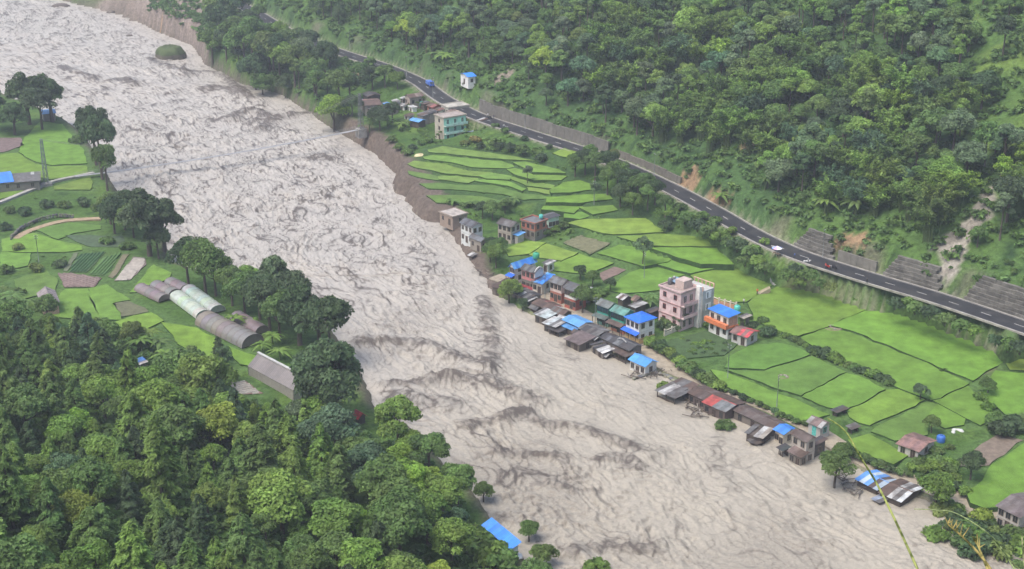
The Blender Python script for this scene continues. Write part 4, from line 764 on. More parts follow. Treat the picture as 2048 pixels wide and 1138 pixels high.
# --- drowned row of shacks on the river side of the street
zW = -0.5
RS = [('brown tin shack with two white sheets at the top of the drowned row', (986, 573), (1012, 585), (1032, 566), 2.6, 'shed', 0.4, (BRN, BRN, PALE, BRN, RUST, PALE)),
      ('dark grey tin shack with white strips behind the round green bush', (1026, 583), (1057, 601), (1080, 590), 2.6, 'gable', 0.5, (DGR, DGR, GRY, PALE)),
      ('brown roofed shack below the bend of the street', (1068, 606), (1100, 622), (1121, 612), 2.7, 'gable', 0.5, (RUST, BRN, BRN, (0.25, 0.1, 0.09))),
      ('pale white tin roof shack left of the arched roof', (1071, 628), (1096, 639), (1112, 628), 2.5, 'shed', 0.4, ((0.55, 0.57, 0.56), (0.4, 0.45, 0.44), GRY)),
      ('shack with brown and white arched roof above the blue roof', (1104, 621), (1126, 636), (1142, 624), 2.9, 'gable', 0.7, (RUST, PALE, RUST, GRY)),
      ('shack with striped white and grey roof left of the blue roof', (1089, 646), (1114, 657), (1130, 645), 2.4, 'shed', 0.4, (PALE, (0.5, 0.55, 0.55), GRY, PALE)),
      ('dark ridged roof shack leaning over the flood below striped roof', (1099, 657), (1119, 667), (1132, 658), 1.7, 'shed', 0.3, (DGR, GRY, DGR)),
      ('wide shack with light blue roof in the middle of the drowned row', (1129, 639), (1158, 655), (1181, 644), 3.0, 'gable', 0.5, (BLL, (0.1, 0.27, 0.55))),
      ('lower light blue lean-to on the river side of the wide blue shack', (1120, 649), (1148, 664), (1160, 656), 2.2, 'shed', 0.3, (BLL, (0.09, 0.25, 0.5))),
      ('broad plain brown roof shack at the river edge', (1133, 678), (1162, 693), (1190, 676), 2.3, 'shed', 0.5, ((0.165, 0.13, 0.125), (0.15, 0.12, 0.115))),
      ('grey panelled roof shack between the blue roof and the street', (1161, 656), (1195, 675), (1218, 662), 2.9, 'gable', 0.5, (GRY, DGR, GRY, (0.25, 0.25, 0.25))),
      ('wrecked shack with white and black patched sheets in the water', (1184, 690), (1202, 713), (1223, 702), 1.9, 'shed', 0.4, (PALE, DGR, (0.6, 0.6, 0.58), WDD)),
      ('dark grey shack squeezed between panelled and large dark roofs', (1204, 674), (1228, 690), (1246, 678), 2.7, 'gable', 0.5, (DGR, (0.11, 0.11, 0.12))),
      ('large dark grey roof shack with curved pale rim by the street', (1226, 684), (1260, 703), (1282, 691), 3.2, 'gable', 0.7, ((0.12, 0.125, 0.13), DGR)),
      ('dark brown lean-to on the river side of the large dark roof', (1224, 699), (1251, 718), (1264, 709), 2.2, 'shed', 0.4, (WDD, BRN))]
for i, (lb, w_, s_, e_, hh, rf, rs, cs) in enumerate(RS):
    wreck = 'wreck' in lb
    t, La, Lb, h = house(lb, (w_[0] - 5, w_[1]), (s_[0], s_[1] + 3), (e_[0] + 5, e_[1]), zW, hh + 0.25, rf, rs, random.choice((WDD, (0.2, 0.18, 0.16), (0.15, 0.13, 0.11))), cs, win=(2 if i % 2 else 1, 1), jit=0.14 if wreck else 0.035, skip=0.12 if wreck else 0, name='shack', cat='shack', over=0.5, post=(i % 4 == 2), fcol=(0.1, 0.08, 0.07))
    if 'curved' in lb:
        arc = [(-La / 2 + La * 0.1 + La * 0.5 * k / 8, -1.0 + 0.2, h + 0.75 + 0.5 * math.sin(math.pi * k / 8)) for k in range(9)]; obj('roof_rim', MB().tube(arc, 0.14, 6).mesh('roof_rim'), M_TIN, t, PALE)
for lb, w_, s__, e_, hh, cs in (('brown scrap roof beside the round bushy tree in the flood', (1038, 597), (1056, 607), (1075, 598), 2.5, (BRN, RUST, PALE)), ('small grey lean-to left of the pale white tin roof', (1056, 614), (1073, 624), (1086, 615), 2.2, (GRY, DGR)), ('white scrap roof touching the wide light blue roof', (1112, 636), (1124, 643), (1138, 634), 2.8, (PALE, (0.5, 0.52, 0.52))), ('dark lean-to between lower blue roof and broad brown roof', (1141, 664), (1157, 673), (1171, 664), 2.4, (DGR, BRN)), ('grey patched roof right of the broad brown roof', (1172, 673), (1190, 683), (1206, 674), 2.5, (GRY, DGR, PALE)), ('brown strip roof along the street behind the panelled roof', (1196, 664), (1226, 679), (1236, 672), 2.8, (BRN, DGR)), ('torn dark awning below the wrecked patched shack', (1198, 706), (1213, 716), (1228, 708), 1.4, (DGR, WDD, PALE)), ('rust roof between large dark roof and bright blue shop', (1246, 704), (1264, 715), (1281, 704), 2.6, (DGR, RUST))):
    house(lb, w_, s__, e_, zW, hh, random.choice(('shed', 'gable')), 0.4, random.choice((WDD, (0.17, 0.15, 0.13))), cs, win=(1, 1), jit=0.07, name='shack', cat='shack', over=0.5, fcol=(0.1, 0.08, 0.07))
t, La, Lb, h = house('small shop with bright blue roof and white gable at the row end', (1257, 718), (1291, 735), (1317, 723), -0.3, 3.0, 'gable', 0.8, (0.62, 0.62, 0.6), ((0.08, 0.30, 0.66), (0.07, 0.26, 0.62)), win=(3, 1), name='shop', cat='shop')
# --- second drowned row
QS = [('tilted rusty grey and white roof shack at the upper end of second row', (1316, 781), (1351, 797), (1378, 784), 1.9, 'shed', 0.4, (GRY, PALE, (0.35, 0.34, 0.33), GRY), 0.09),
      ('small brown grey shack on the street edge at second row start', (1349, 765), (1381, 780), (1393, 771), 2.3, 'shed', 0.2, (RUST, GRY, BRN), 0.04),
      ('brown ridged roof shack between the white sheet and red patch', (1380, 785), (1412, 803), (1440, 787), 2.6, 'gable', 0.5, (BRN, RUST, (0.14, 0.11, 0.1)), 0.03),
      ('shack with a red painted patch on its dark brown roof', (1410, 804), (1452, 824), (1487, 806), 2.6, 'gable', 0.6, ((0.36, 0.075, 0.065), (0.33, 0.07, 0.06), (0.16, 0.17, 0.17), (0.13, 0.14, 0.14), (0.2, 0.21, 0.21)), 0.04),
      ('long low dark brown roof running along the flooded street', (1471, 820), (1545, 858), (1566, 845), 2.4, 'gable', 0.4, ((0.115, 0.09, 0.08), BRN, (0.13, 0.11, 0.1)), 0.02)]
for i, (lb, w_, s_, e_, hh, rf, rs, cs, jt) in enumerate(QS):
    house(lb, (w_[0] - 5, w_[1]), (s_[0], s_[1] + 3), (e_[0] + 5, e_[1]), zW, hh + 0.25, rf, rs, random.choice((WDD, (0.17, 0.15, 0.13), (0.13, 0.1, 0.09))), cs, win=(3, 1), jit=jt, name='shack', cat='shack', over=0.4, post=(i in (0,)), fcol=(0.1, 0.08, 0.07), bcols=(BRN, RUST) if i == 3 else None)
house('shop with plain blue roof and cream wall in the second row', (1546, 858), (1570, 873), (1595, 858), zW, 3.3, 'gable', 0.5, CRM, ((0.05, 0.2, 0.58),), win=(2, 1), name='shop', cat='shop', wcol=(0.03, 0.03, 0.03))
house('two storey cream house with brown roof standing in the flood', (1580, 866), (1614, 886), (1636, 876), zW, 5.6, 'gable', 0.5, (0.45, 0.41, 0.36), ((0.12, 0.095, 0.085), BRN), win=(2, 1), storeys=2)
house('brown lean-to roof on the river side of the cream house', (1574, 903), (1604, 922), (1618, 910), zW, 2.6, 'shed', 0.6, (0.2, 0.19, 0.17), ((0.145, 0.11, 0.10), BRN), win=(2, 1), name='shed', cat='shed')
house('dark open framed shed left of the brown lean-to in the flood', (1552, 895), (1567, 909), (1583, 897), zW, 2.4, 'shed', 0.3, WDD, (DGR, (0.06, 0.07, 0.065)), post=True, jit=0.05, name='shed', cat='shed')
house('weathered plank annex on the right end of the cream house', (1618, 886), (1632, 894), (1654, 880), zW, 3.4, 'shed', 0.3, (0.14, 0.13, 0.12), (DGR, BRN), win=(1, 1), name='shed', cat='shed')
house('collapsed shack with stones on its grey roof at the flood edge', (1489, 867), (1524, 877), (1546, 862), zW, 2.4, 'shed', 0.3, WDD, (GRY, DGR, PALE, STN), jit=0.16, skip=0.1, name='shack', cat='shack')
house('sunken wreck of a shack in front of the stone weighted roof', (1494, 882), (1513, 892), (1535, 883), -0.8, 1.5, 'shed', 0.2, WDD, (GRY, DGR, WDD), jit=0.25, skip=0.15, name='shack', cat='shack')
house('small teal windowed house with grey brown roof beyond the street', (1613, 842), (1641, 854), (1664, 846), 0.9, 2.7, 'gable', 0.7, (0.42, 0.41, 0.38), ((0.2, 0.15, 0.14), PALE, (0.18, 0.13, 0.12)), win=(1, 1), wcol=(0.1, 0.45, 0.4), fcol=(0.2, 0.5, 0.45))
house('low dark wood store in the paddy behind the teal windowed house', (1664, 822), (1672, 828), (1694, 817), 1.1, 1.3, 'shed', 0.2, WDD, (DGR, WDD), jit=0.06, post=True, name='wood_store', cat='shed')
house('tiny collapsed shelter beside the bund near the teal windowed house', (1692, 854), (1702, 862), (1720, 854), 1.0, 1.2, 'shed', 0.2, WDD, (GRY, WDD), jit=0.12, post=True, name='shelter', cat='shed')
house('brown red roofed farm shed among the paddies', (1793, 887), (1834, 900), (1873, 881), 1.0, 2.2, 'gable', 0.6, (0.5, 0.47, 0.44), ((0.24, 0.145, 0.125), (0.21, 0.13, 0.12)), win=(2, 1), name='shed', cat='shed')
house('drowned house with blue and white tarpaulin patches on its roof', (1711, 958), (1757, 985), (1797, 962), zW, 1.9, 'gable', 0.6, WDD, ((0.10, 0.27, 0.62), (0.45, 0.52, 0.56), (0.12, 0.28, 0.6), BRN, (0.35, 0.42, 0.48)), jit=0.05)
house('drowned house with brown and white patched roof below grass stem', (1757, 985), (1806, 1008), (1847, 976), zW, 1.9, 'gable', 0.6, WDD, (RUST, BRN, PALE, GRY, (0.5, 0.52, 0.52)), jit=0.05)
house('low blue tarpaulin lean-to floating off the patched roof house', (1742, 998), (1760, 1010), (1778, 1000), -0.8, 1.3, 'shed', 0.2, WDD, ((0.3, 0.36, 0.46), GRY), jit=0.1, name='shed', cat='shed')
house('brown roofed roadside house with dark shutters at the right border', (1993, 1011), (2046, 1042), (2100, 1008), 0.2, 4.2, 'gable', 0.9, (0.42, 0.39, 0.35), ((0.135, 0.11, 0.11), (0.15, 0.13, 0.125)), win=(3, 1), storeys=2)
# --- left bank buildings
house('small barn with grey brown tin roof on the left bank field', (74, 585), (79, 611), (119, 603), 3.2, 3.2, 'gable', 1.2, (0.36, 0.26, 0.2), ((0.27, 0.235, 0.23), (0.25, 0.215, 0.21)), win=(1, 1), name='barn', cat='barn')
house('long blue and grey roofed house beside the footbridge pylon', (-34, 352), (-30, 367), (78, 361), 3.2, 2.8, 'gableb', 0.6, (0.2, 0.19, 0.17), (GRY, PALE, GRY), win=(0, 4))
house('blue roofed shed at the left photo border by the footpath', (-46, 350), (-40, 370), (26, 363), 3.2, 3.1, 'gableb', 0.7, (0.2, 0.19, 0.17), ((0.05, 0.22, 0.68),), win=(0, 3), name='shed', cat='shed')
house('blue roofed hut almost hidden by the tall trees on left bank', (80, 220), (84, 229), (112, 226), 3.0, 2.8, 'gableb', 0.5, STN, (BLL,), name='hut', cat='hut')
gp = ground(280, 720, 6)
house('half hidden shed with blue barrel cover in the left forest', (262, 722), (272, 734), (296, 726), gp[2] + 0.2, 2.0, 'shed', 0.3, STN, ((0.45, 0.42, 0.4), (0.06, 0.2, 0.5)), name='shed', cat='shed')
gp = ground(718, 838, 6)
house('small red tin roof poking out of the trees by the river', (702, 829), (716, 840), (735, 830), max(gp[2] - 0.3, 2.0), 2.2, 'gable', 0.7, WDD, ((0.62, 0.07, 0.06),), name='hut', cat='hut')
house('blue roofed hall with white end wall in trees at water edge', (964, 1052), (1020, 1100), (1041, 1092), 1.4, 4.0, 'shed', 0.9, (0.6, 0.66, 0.62), ((0.04, 0.21, 0.66), (0.05, 0.24, 0.7)), win=(3, 1), name='hall', cat='building')
# --- greenhouses
def tunnel(label, A_, B_, r, col, z=3.1, hgt=None):
    a = P(*A_, z); b = P(*B_, z); d = b - a; Lg = np.hypot(d[0], d[1]); t = thing('polytunnel', label, 'greenhouse', (a + b) / 2, math.atan2(d[1], d[0]), 'plastic tunnel greenhouses')
    n = 12; prof = [(r * math.cos(math.pi * k / n), (hgt or r) * math.sin(math.pi * k / n) ** 0.85) for k in range(n + 1)]
    ns = max(2, int(Lg / 2.2)); seg = Lg / ns
    V = [(x, y, zz) for x in (-seg / 2, seg / 2) for y, zz in prof]; me = bpy.data.meshes.new('film_panel'); me.from_pydata(V, [], [(k, k + 1, n + 2 + k, n + 1 + k) for k in range(n)]); me.update()
    hoop = MB().tube([(0, y * 1.015, zz * 1.015) for y, zz in prof], 0.05, 5).mesh('hoop')
    for i in range(ns):
        o = obj('film_panel', me, M_FILM, t, [q * random.uniform(0.9, 1.1) for q in col], (-Lg / 2 + seg * (i + 0.5), 0, 0)); me.polygons.foreach_set('use_smooth', np.ones(n, bool))
    for i in range(ns + 1): obj('hoop', hoop, M_STEEL, t, [min(1, q * 1.25) for q in col], (-Lg / 2 + seg * i, 0, 0))
    for sgn in (-1, 1): obj('end_wall', MB().add([(sgn * (Lg / 2 - 0.12), y, zz) for y, zz in prof], [tuple(range(n + 1))]).mesh('end_wall'), M_FILM, t, [q * 0.8 for q in col])
    return t
TB = (0.205, 0.175, 0.168); TW = (0.40, 0.47, 0.39)
tunnel('short grey plastic tunnel nearest the striped vegetable beds', (281, 578), (330, 601), 1.9, TB, hgt=1.6)
tunnel('short grey plastic tunnel in the middle of the three small ones', (312, 572), (350, 590), 1.9, TB, hgt=1.6)
tunnel('short grey plastic tunnel closest to the river', (340, 566), (372, 581), 1.9, TB, hgt=1.6)
tunnel('pale greenish white tunnel on the field side', (354, 594), (408, 634), 2.1, TW, hgt=1.8)
tunnel('pale greenish white tunnel on the river side', (378, 582), (436, 624), 2.1, (0.35, 0.41, 0.36), hgt=1.8)
tunnel('large brownish plastic tunnel with open arch end', (412, 643), (506, 690), 3.1, TB, hgt=2.7)
tunnel('narrow dark plastic tunnel beside the large brownish one', (474, 636), (525, 666), 2.0, (0.18, 0.16, 0.152), hgt=1.9)
c, ang, LA, LBB = rect_from((499, 733), (584, 787), (627, 764), 5.2)
t = thing('gable_greenhouse', 'long gabled plastic greenhouse partly hidden by the big dark tree', 'greenhouse', (c[0], c[1], 3.1), ang)
sheets(t, -LA / 2, LA / 2, (-LBB / 2, 2.1), (0.0, 4.4), ((0.19, 0.17, 0.16), (0.165, 0.148, 0.14)), M_FILM, 0, 0, 1.6, 'film_panel'); sheets(t, -LA / 2, LA / 2, (LBB / 2, 2.1), (0.0, 4.4), ((0.16, 0.143, 0.135),), M_FILM, 0, 0, 1.6, 'film_panel')
obj('ridge_vent', MB().box(-LA / 2 - 0.1, LA / 2 + 0.1, -0.3, 0.3, 4.42, 4.7).mesh('ridge_vent'), M_FILM, t, (0.5, 0.5, 0.47)); obj('side_wall', MB().box(-LA / 2, LA / 2, -LBB / 2 + 0.1, -LBB / 2 + 0.16, -0.5, 2.05).mesh('side_wall'), M_FILM, t, (0.3, 0.28, 0.26)); obj('side_wall', MB().box(-LA / 2, LA / 2, LBB / 2 - 0.16, LBB / 2 - 0.1, -0.5, 2.05).mesh('side_wall'), M_FILM, t, (0.3, 0.28, 0.26))
for sg in (-1, 1): obj('end_wall', MB().add([(sg * (LA / 2 - 0.1), -LBB / 2, -0.5), (sg * (LA / 2 - 0.1), LBB / 2, -0.5), (sg * (LA / 2 - 0.1), LBB / 2, 2.05), (sg * (LA / 2 - 0.1), 0, 4.35), (sg * (LA / 2 - 0.1), -LBB / 2, 2.05)], [(0, 1, 2, 3, 4)]).mesh('end_wall'), M_FILM, t, (0.36, 0.34, 0.32))
# --- planted rows on garden plots
def rows(poly_px, z, spacing, ang_px, col, hh, mat=M_SOIL, nm='crop_row', lab=None):
    poly = PP(poly_px, z); d = P(*ang_px[1], z)[:2] - P(*ang_px[0], z)[:2]; d /= np.hypot(*d); nr = np.array([-d[1], d[0]]); c = poly.mean(0)
    mb = MB(); R = 40
    for k in np.arange(-R, R, spacing):
        ts = np.arange(-R, R, 0.5); px = c[0] + nr[0] * k + d[0] * ts; py = c[1] + nr[1] * k + d[1] * ts; ins = inpoly(poly, px, py)
        if ins.sum() < 3: continue
        t0, t1 = ts[ins].min(), ts[ins].max(); w = spacing * 0.3
        A = c + nr * k + d * t0; B = c + nr * k + d * t1
        mb.add([(*(A - nr * w), z), (*(B - nr * w), z), (*(B - nr * w * .5), z + hh), (*(A - nr * w * .5), z + hh), (*(A + nr * w * .5), z + hh), (*(B + nr * w * .5), z + hh), (*(A + nr * w), z), (*(B + nr * w), z)], [(0, 1, 2, 3), (3, 2, 5, 4), (4, 5, 7, 6)])
    if mb.v: o = obj(nm, mb.mesh(nm), mat, None, col); tag(o, lab, 'crop', None, 'stuff')
rows([(228, 562), (267, 514), (291, 516), (291, 529), (262, 559)], LZ, 1.1, ((228, 545), (280, 545)), (0.38, 0.35, 0.31), 0.25, lab='pale plastic mulched rows in striped plot on left bank')
rows([(357, 698), (428, 727), (436, 740), (407, 737), (367, 717)], LZ, 1.0, ((360, 720), (420, 715)), (0.36, 0.33, 0.28), 0.25, lab='mulched rows in the narrow brown plot by paddies')
rows([(460, 765), (490, 761), (525, 787), (464, 790)], LZ, 1.0, ((460, 780), (510, 770)), (0.38, 0.36, 0.31), 0.25, lab='mulched rows left of the gabled greenhouse')
rows([(137, 544), (160, 508), (212, 504), (172, 545)], LZ, 0.9, ((150, 540), (185, 505)), (0.07, 0.15, 0.06), 0.35, M_RICE, lab='leafy vegetable rows in the middle green bed')
rows([(178, 549), (208, 515), (242, 506), (211, 551)], LZ, 0.9, ((190, 545), (225, 508)), (0.1, 0.19, 0.06), 0.3, M_RICE, lab='light green vegetable rows left of the striped plot')
rows([(116, 547), (141, 546), (203, 556), (189, 574), (130, 574)], LZ, 1.0, ((120, 550), (190, 572)), (0.2, 0.155, 0.14), 0.2, lab='tilled furrows in the purplish brown plot')
rows([(1126, 485), (1160, 471), (1222, 488), (1182, 508)], FIELDS[[i for i, f in enumerate(FIELD_SPECS) if f[0][0] == (1126, 485)][0]][1], 1.2, ((1130, 490), (1190, 500)), (0.17, 0.17, 0.1), 0.25, lab='thin vegetable rows in the grey green plot behind the street')
# ------------------------------------------------------------------ vegetation
rng = np.random.default_rng(11)
def quads(C, Nn, S, asp=0.6, along=None):
    """diamond leaf sprays: centres, normals, sizes"""
    n = len(C); Nn = Nn / np.maximum(np.linalg.norm(Nn, axis=1)[:, None], 1e-6)
    r = rng.normal(size=(n, 3)) if along is None else along
    t = r - (r * Nn).sum(1)[:, None] * Nn; t /= np.maximum(np.linalg.norm(t, axis=1)[:, None], 1e-6); b = np.cross(Nn, t)
    S = S[:, None]; cup = Nn * S * 0.12
    V = np.stack([C + t * S - cup, C + b * S * asp, C - t * S - cup, C - b * S * asp], 1).reshape(-1, 3)
    return V, np.arange(4 * n).reshape(n, 4)
def leafmesh(name, V, Q, tone):
    me = mesh_np(name, V, Q); fattr(me, 'tone', tone, 'FACE'); me.materials.append(M_LEAF); return me
def rdir(n): d = rng.normal(size=(n, 3)); return d / np.linalg.norm(d, axis=1)[:, None]
def crown_lobed(R, Hc, z0, nl, nleaf, leaf=0.42, lr=(0.28, 0.46), top=0.0, hollow=0.35):
    """crown of many lobes; returns leaves and lobe centres"""
    d = rdir(nl); rad = rng.uniform(hollow, 1, nl) ** 0.6
    d[:, 2] = np.abs(d[:, 2]) * 1.0 - 0.42
    L = d * rad[:, None] * np.array([R * 0.78, R * 0.78, Hc * 0.46]); L[:, 2] += z0 + Hc * 0.5
    L[:, :2] *= (1 - top * (L[:, 2:3] - z0) / Hc)
    lrad = R * rng.uniform(lr[0], lr[1], nl)
    per = (lrad ** 2 / (lrad ** 2).sum() * nleaf).astype(int) + 4
    Cs, Ns, T = [], [], []
    for c, r, k in zip(L, lrad, per):
        e = rdir(k); e[:, 2] = np.where(e[:, 2] < -0.35, -e[:, 2], e[:, 2]); rr = r * rng.uniform(0.72, 1.08, k)
        Cs.append(c + e * rr[:, None] * np.array([1, 1, 0.8])); Ns.append(e + rng.normal(size=(k, 3)) * 0.55 + np.array([0, 0, 0.45])); T.append(np.full(k, rng.uniform(0.82, 1.18)) * rng.uniform(0.75, 1.25, k))
    C = np.concatenate(Cs); Nn = np.concatenate(Ns); V, Q = quads(C, Nn, leaf * rng.uniform(0.6, 1.25, len(C)), 0.62)
    return V, Q, np.concatenate(T), L
def trunk_mesh(h, r, targets, bend=0.3, nb=7):
    m = MB(); b = rng.normal(size=2) * bend; pts = [(b[0] * (k / 4) ** 2, b[1] * (k / 4) ** 2, h * k / 4 - (0.8 if k == 0 else 0)) for k in range(5)]
    m.tube(pts, [r * 1.25, r, r * 0.8, r * 0.6, r * 0.35], 7)
    for i in rng.permutation(len(targets))[:nb]:
        t = targets[i]; s = Vector(pts[2 + i % 3]); e = Vector(t); mid = s.lerp(e, 0.5) + Vector((0, 0, -0.12 * (e - s).length)); m.tube([s, mid, e], [r * 0.45, r * 0.3, r * 0.12], 5)
    return m.mesh('trunk', True)
VAR = {}
def reg(kind, V, Q, tone, trunk): VAR.setdefault(kind, []).append((leafmesh('crown', V, Q, tone), trunk, (V, Q, tone)))
for i in range(6):   # broad round crowns
    R = rng.uniform(3.6, 4.6); Hc = rng.uniform(5.5, 7.5); z0 = rng.uniform(1.6, 3.0)
    V, Q, T, Lb_ = crown_lobed(R, Hc, z0, int(rng.integers(26, 40)), 5600, 0.265, (0.20, 0.38)); reg('broad', V, Q, T, trunk_mesh(z0 + Hc * 0.6, 0.26, Lb_))
for i in range(5):   # tall, slim, open
    R = rng.uniform(2.3, 3.1); Hc = rng.uniform(6.5, 8.5); z0 = rng.uniform(3.0, 4.5)
    V, Q, T, Lb_ = crown_lobed(R, Hc, z0, int(rng.integers(14, 20)), 2300, 0.29, (0.26, 0.46)); reg('slender', V, Q, T, trunk_mesh(z0 + Hc * 0.75, 0.17, Lb_))
for i in range(3):   # big old riverside trees, layered and gappy
    R = rng.uniform(5.0, 5.8); Hc = rng.uniform(10, 12); z0 = 1.9
    V, Q, T, Lb_ = crown_lobed(R, Hc, z0, int(rng.integers(38, 50)), 7000, 0.33, (0.17, 0.28), 0.1, 0.25); reg('big', V, Q, T, trunk_mesh(z0 + Hc * 0.6, 0.45, Lb_, 0.5, 16))
for i in range(2):   # dense dark dome
    R = 6.8; Hc = 12.5; z0 = 1.4
    V, Q, T, Lb_ = crown_lobed(R, Hc, z0, 64, 12000, 0.33, (0.19, 0.28), 0.12, 0.5); reg('dome', V, Q, T, trunk_mesh(z0 + Hc * 0.6, 0.5, Lb_, 0.4, 12))
for i in range(5):   # pines with feathery drooping tiers
    Ht = rng.uniform(9.0, 11.5); R = rng.uniform(3.2, 4.1); n = 4200
    nb = 120; hb = rng.uniform(0.12, 0.98, nb) ** 0.85; ab = rng.uniform(0, 2 * math.pi, nb); k = rng.integers(0, nb, n)
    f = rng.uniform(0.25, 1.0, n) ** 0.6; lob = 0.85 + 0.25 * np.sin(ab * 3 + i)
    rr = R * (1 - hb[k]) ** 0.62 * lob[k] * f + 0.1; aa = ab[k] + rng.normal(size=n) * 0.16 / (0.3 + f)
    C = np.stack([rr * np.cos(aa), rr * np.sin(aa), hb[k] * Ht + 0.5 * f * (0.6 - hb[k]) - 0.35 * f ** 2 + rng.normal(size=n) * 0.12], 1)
    outw = np.stack([np.cos(aa), np.sin(aa), np.full(n, 0.25)], 1)
    V, Q = quads(C, outw * 0.6 + np.array([0, 0, 0.8]) + rng.normal(size=(n, 3)) * 0.3, 0.40 * rng.uniform(0.6, 1.2, n), 0.32, outw + rng.normal(size=(n, 3)) * 0.35 + np.array([0, 0, 0.35]))
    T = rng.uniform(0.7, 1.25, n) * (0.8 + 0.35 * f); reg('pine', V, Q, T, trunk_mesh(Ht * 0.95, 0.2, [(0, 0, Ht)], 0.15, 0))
for i in range(4):   # bamboo clumps
    Cs, As, Ts = [], [], []; m = MB()
    for c in range(26):
        a = rng.uniform(0, 2 * math.pi); hh = rng.uniform(7, 11); sp = rng.uniform(1.6, 5.0); b0 = rng.normal(size=2) * 0.6
        t = np.linspace(0, 1, 9); x = b0[0] + math.cos(a) * sp * t ** 2.4; y = b0[1] + math.sin(a) * sp * t ** 2.4; z = hh * (1.25 * t - 0.42 * t ** 3.2)
        m.tube([(x[j], y[j], z[j] - (0.6 if j == 0 else 0)) for j in range(9)], [0.06] * 6 + [0.04, 0.03, 0.015], 4)
        k = 85; tt = rng.uniform(0.32, 1.0, k) ** 0.8; px = np.interp(tt, t, x); py = np.interp(tt, t, y); pz = np.interp(tt, t, z)
        o = rng.normal(size=(k, 3)) * (0.18 + 0.42 * tt[:, None] * (1.15 - tt[:, None])) ; Cs.append(np.stack([px, py, pz], 1) + o)
        As.append(np.stack([math.cos(a) + rng.normal(size=k) * 0.7, math.sin(a) + rng.normal(size=k) * 0.7, -0.9 + rng.normal(size=k) * 0.4], 1)); Ts.append(rng.uniform(0.75, 1.3, k) * rng.uniform(0.85, 1.15))
    C = np.concatenate(Cs); A_ = np.concatenate(As); n = len(C); V, Q = quads(C, rng.normal(size=(n, 3)) * 0.6 + np.array([0, 0, 1.0]), 0.42 * rng.uniform(0.6, 1.2, n), 0.42, A_); reg('bamboo', V, Q, np.concatenate(Ts), m.mesh('trunk'))
for i in range(3):   # banana plants
    V, Q, T = [], [], []
    for l in range(11):
        a = 2 * math.pi * l / 11 + rng.uniform(-0.3, 0.3); ln = rng.uniform(1.8, 2.7); up = rng.uniform(0.35, 1.3); n0 = sum(len(v) for v in V); seg = 6; pts = []
        for s in range(seg + 1):
            t = s / seg; r = ln * (math.cos(up) * t + 0.35 * t * t); z = 1.9 + ln * (math.sin(up) * t - 0.75 * t ** 2.2); w = 0.36 * math.sin(math.pi * min(1, t * 0.9 + 0.12)) ** 0.7
            for sg in (-1, 0, 1): pts.append((r * math.cos(a) - sg * w * math.sin(a), r * math.sin(a) + sg * w * math.cos(a), z + (0.12 if sg == 0 else 0)))
        V.append(np.array(pts))
        for s in range(seg):
            for e in (0, 1): q = n0 + s * 3 + e; Q.append((q, q + 1, q + 4, q + 3)); T.append(rng.uniform(0.8, 1.2))
    reg('banana', np.concatenate(V), np.array(Q), np.array(T), MB().tube([(0, 0, -0.4), (0.05, 0, 1), (0, 0.05, 2.1)], [0.2, 0.16, 0.1], 7).mesh('trunk', True))
for i in range(4):   # shrubs
    R = rng.uniform(1.2, 1.6); V, Q, T, Lb_ = crown_lobed(R, 1.7, 0.0, 9, 520, 0.26, (0.35, 0.55)); m = MB()
    for t_ in Lb_[:4]: m.tube([(0, 0, -0.3), tuple(t_ * 0.5), tuple(t_)], [0.05, 0.04, 0.02], 4)
    reg('shrub', V, Q, T, m.mesh('trunk'))
NAME = dict(fbroad='forest_tree', hbroad='hillside_tree', broad='broadleaf_tree', slender='slender_tree', big='riverside_tree', dome='riverside_tree', pine='pine_tree', bamboo='bamboo_clump', banana='banana_plant', shrub='shrub')
WORD = dict(fbroad='leafy forest tree', hbroad='leafy tree', broad='round crowned tree', slender='slim upright tree', big='tall spreading tree', dome='dense dome shaped tree', pine='feathery pine', bamboo='arching bamboo clump', banana='banana plant', shrub='bush')
CAT = dict(fbroad='tree', hbroad='tree', broad='tree', slender='tree', big='tree', dome='tree', pine='pine tree', bamboo='bamboo', banana='banana plant', shrub='bush')
TONES = dict(dark=('dark green', (0.068, 0.112, 0.048)), mid=('mid green', (0.112, 0.182, 0.052)), fresh=('fresh green', (0.150, 0.238, 0.052)), bright=('bright green', (0.20, 0.325, 0.050)), yellow=('yellow green', (0.225, 0.285, 0.048)), grey=('grey green', (0.115, 0.168, 0.084)), olive=('olive green', (0.145, 0.192, 0.056)), blue=('bluish green', (0.088, 0.155, 0.078)), gold=('yellowish brown', (0.21, 0.19, 0.06)))
TREES = []
VAR['fbroad'] = VAR['broad']; VAR['hbroad'] = VAR['broad']
def plant(kind, x, y, z, s, tone, label=None, group=None, sz=None, rot=None):
    v = int(rng.integers(len(VAR[kind]))); cr, tr, _ = VAR[kind][v]
    r = bpy.data.objects.new(NAME[kind], None); COL.objects.link(r); r.empty_display_size = 0.3
    r.location = (x, y, z - 0.15); r.rotation_euler = (0, 0, rng.uniform(0, 6.28) if rot is None else rot); sz = sz or s; r.scale = (s, s, sz)
    j = rng.uniform(0.85, 1.18); c = [q * j * rng.uniform(0.94, 1.06) for q in TONES[tone][1]]; c = [q * (1.36 if kind in ('hbroad', 'slender') else 1.2 if kind in ('fbroad', 'pine') else 1.12) for q in c]
    co = obj('leaves' if kind in ('bamboo', 'banana') else 'crown', cr, None, r, c); to = obj('trunk' if kind not in ('bamboo',) else 'culms', tr, M_BARK, r, (0.09, 0.075, 0.06) if kind not in ('bamboo', 'banana') else (0.10, 0.14, 0.05))
    if kind == 'bamboo': to['kind'] = 'stuff'
    r['category'] = CAT[kind]
    u, w = project(x, y, z + 3 * s); TREES.append((r, kind, tone, float(u), float(w), label, group, s))
    return r
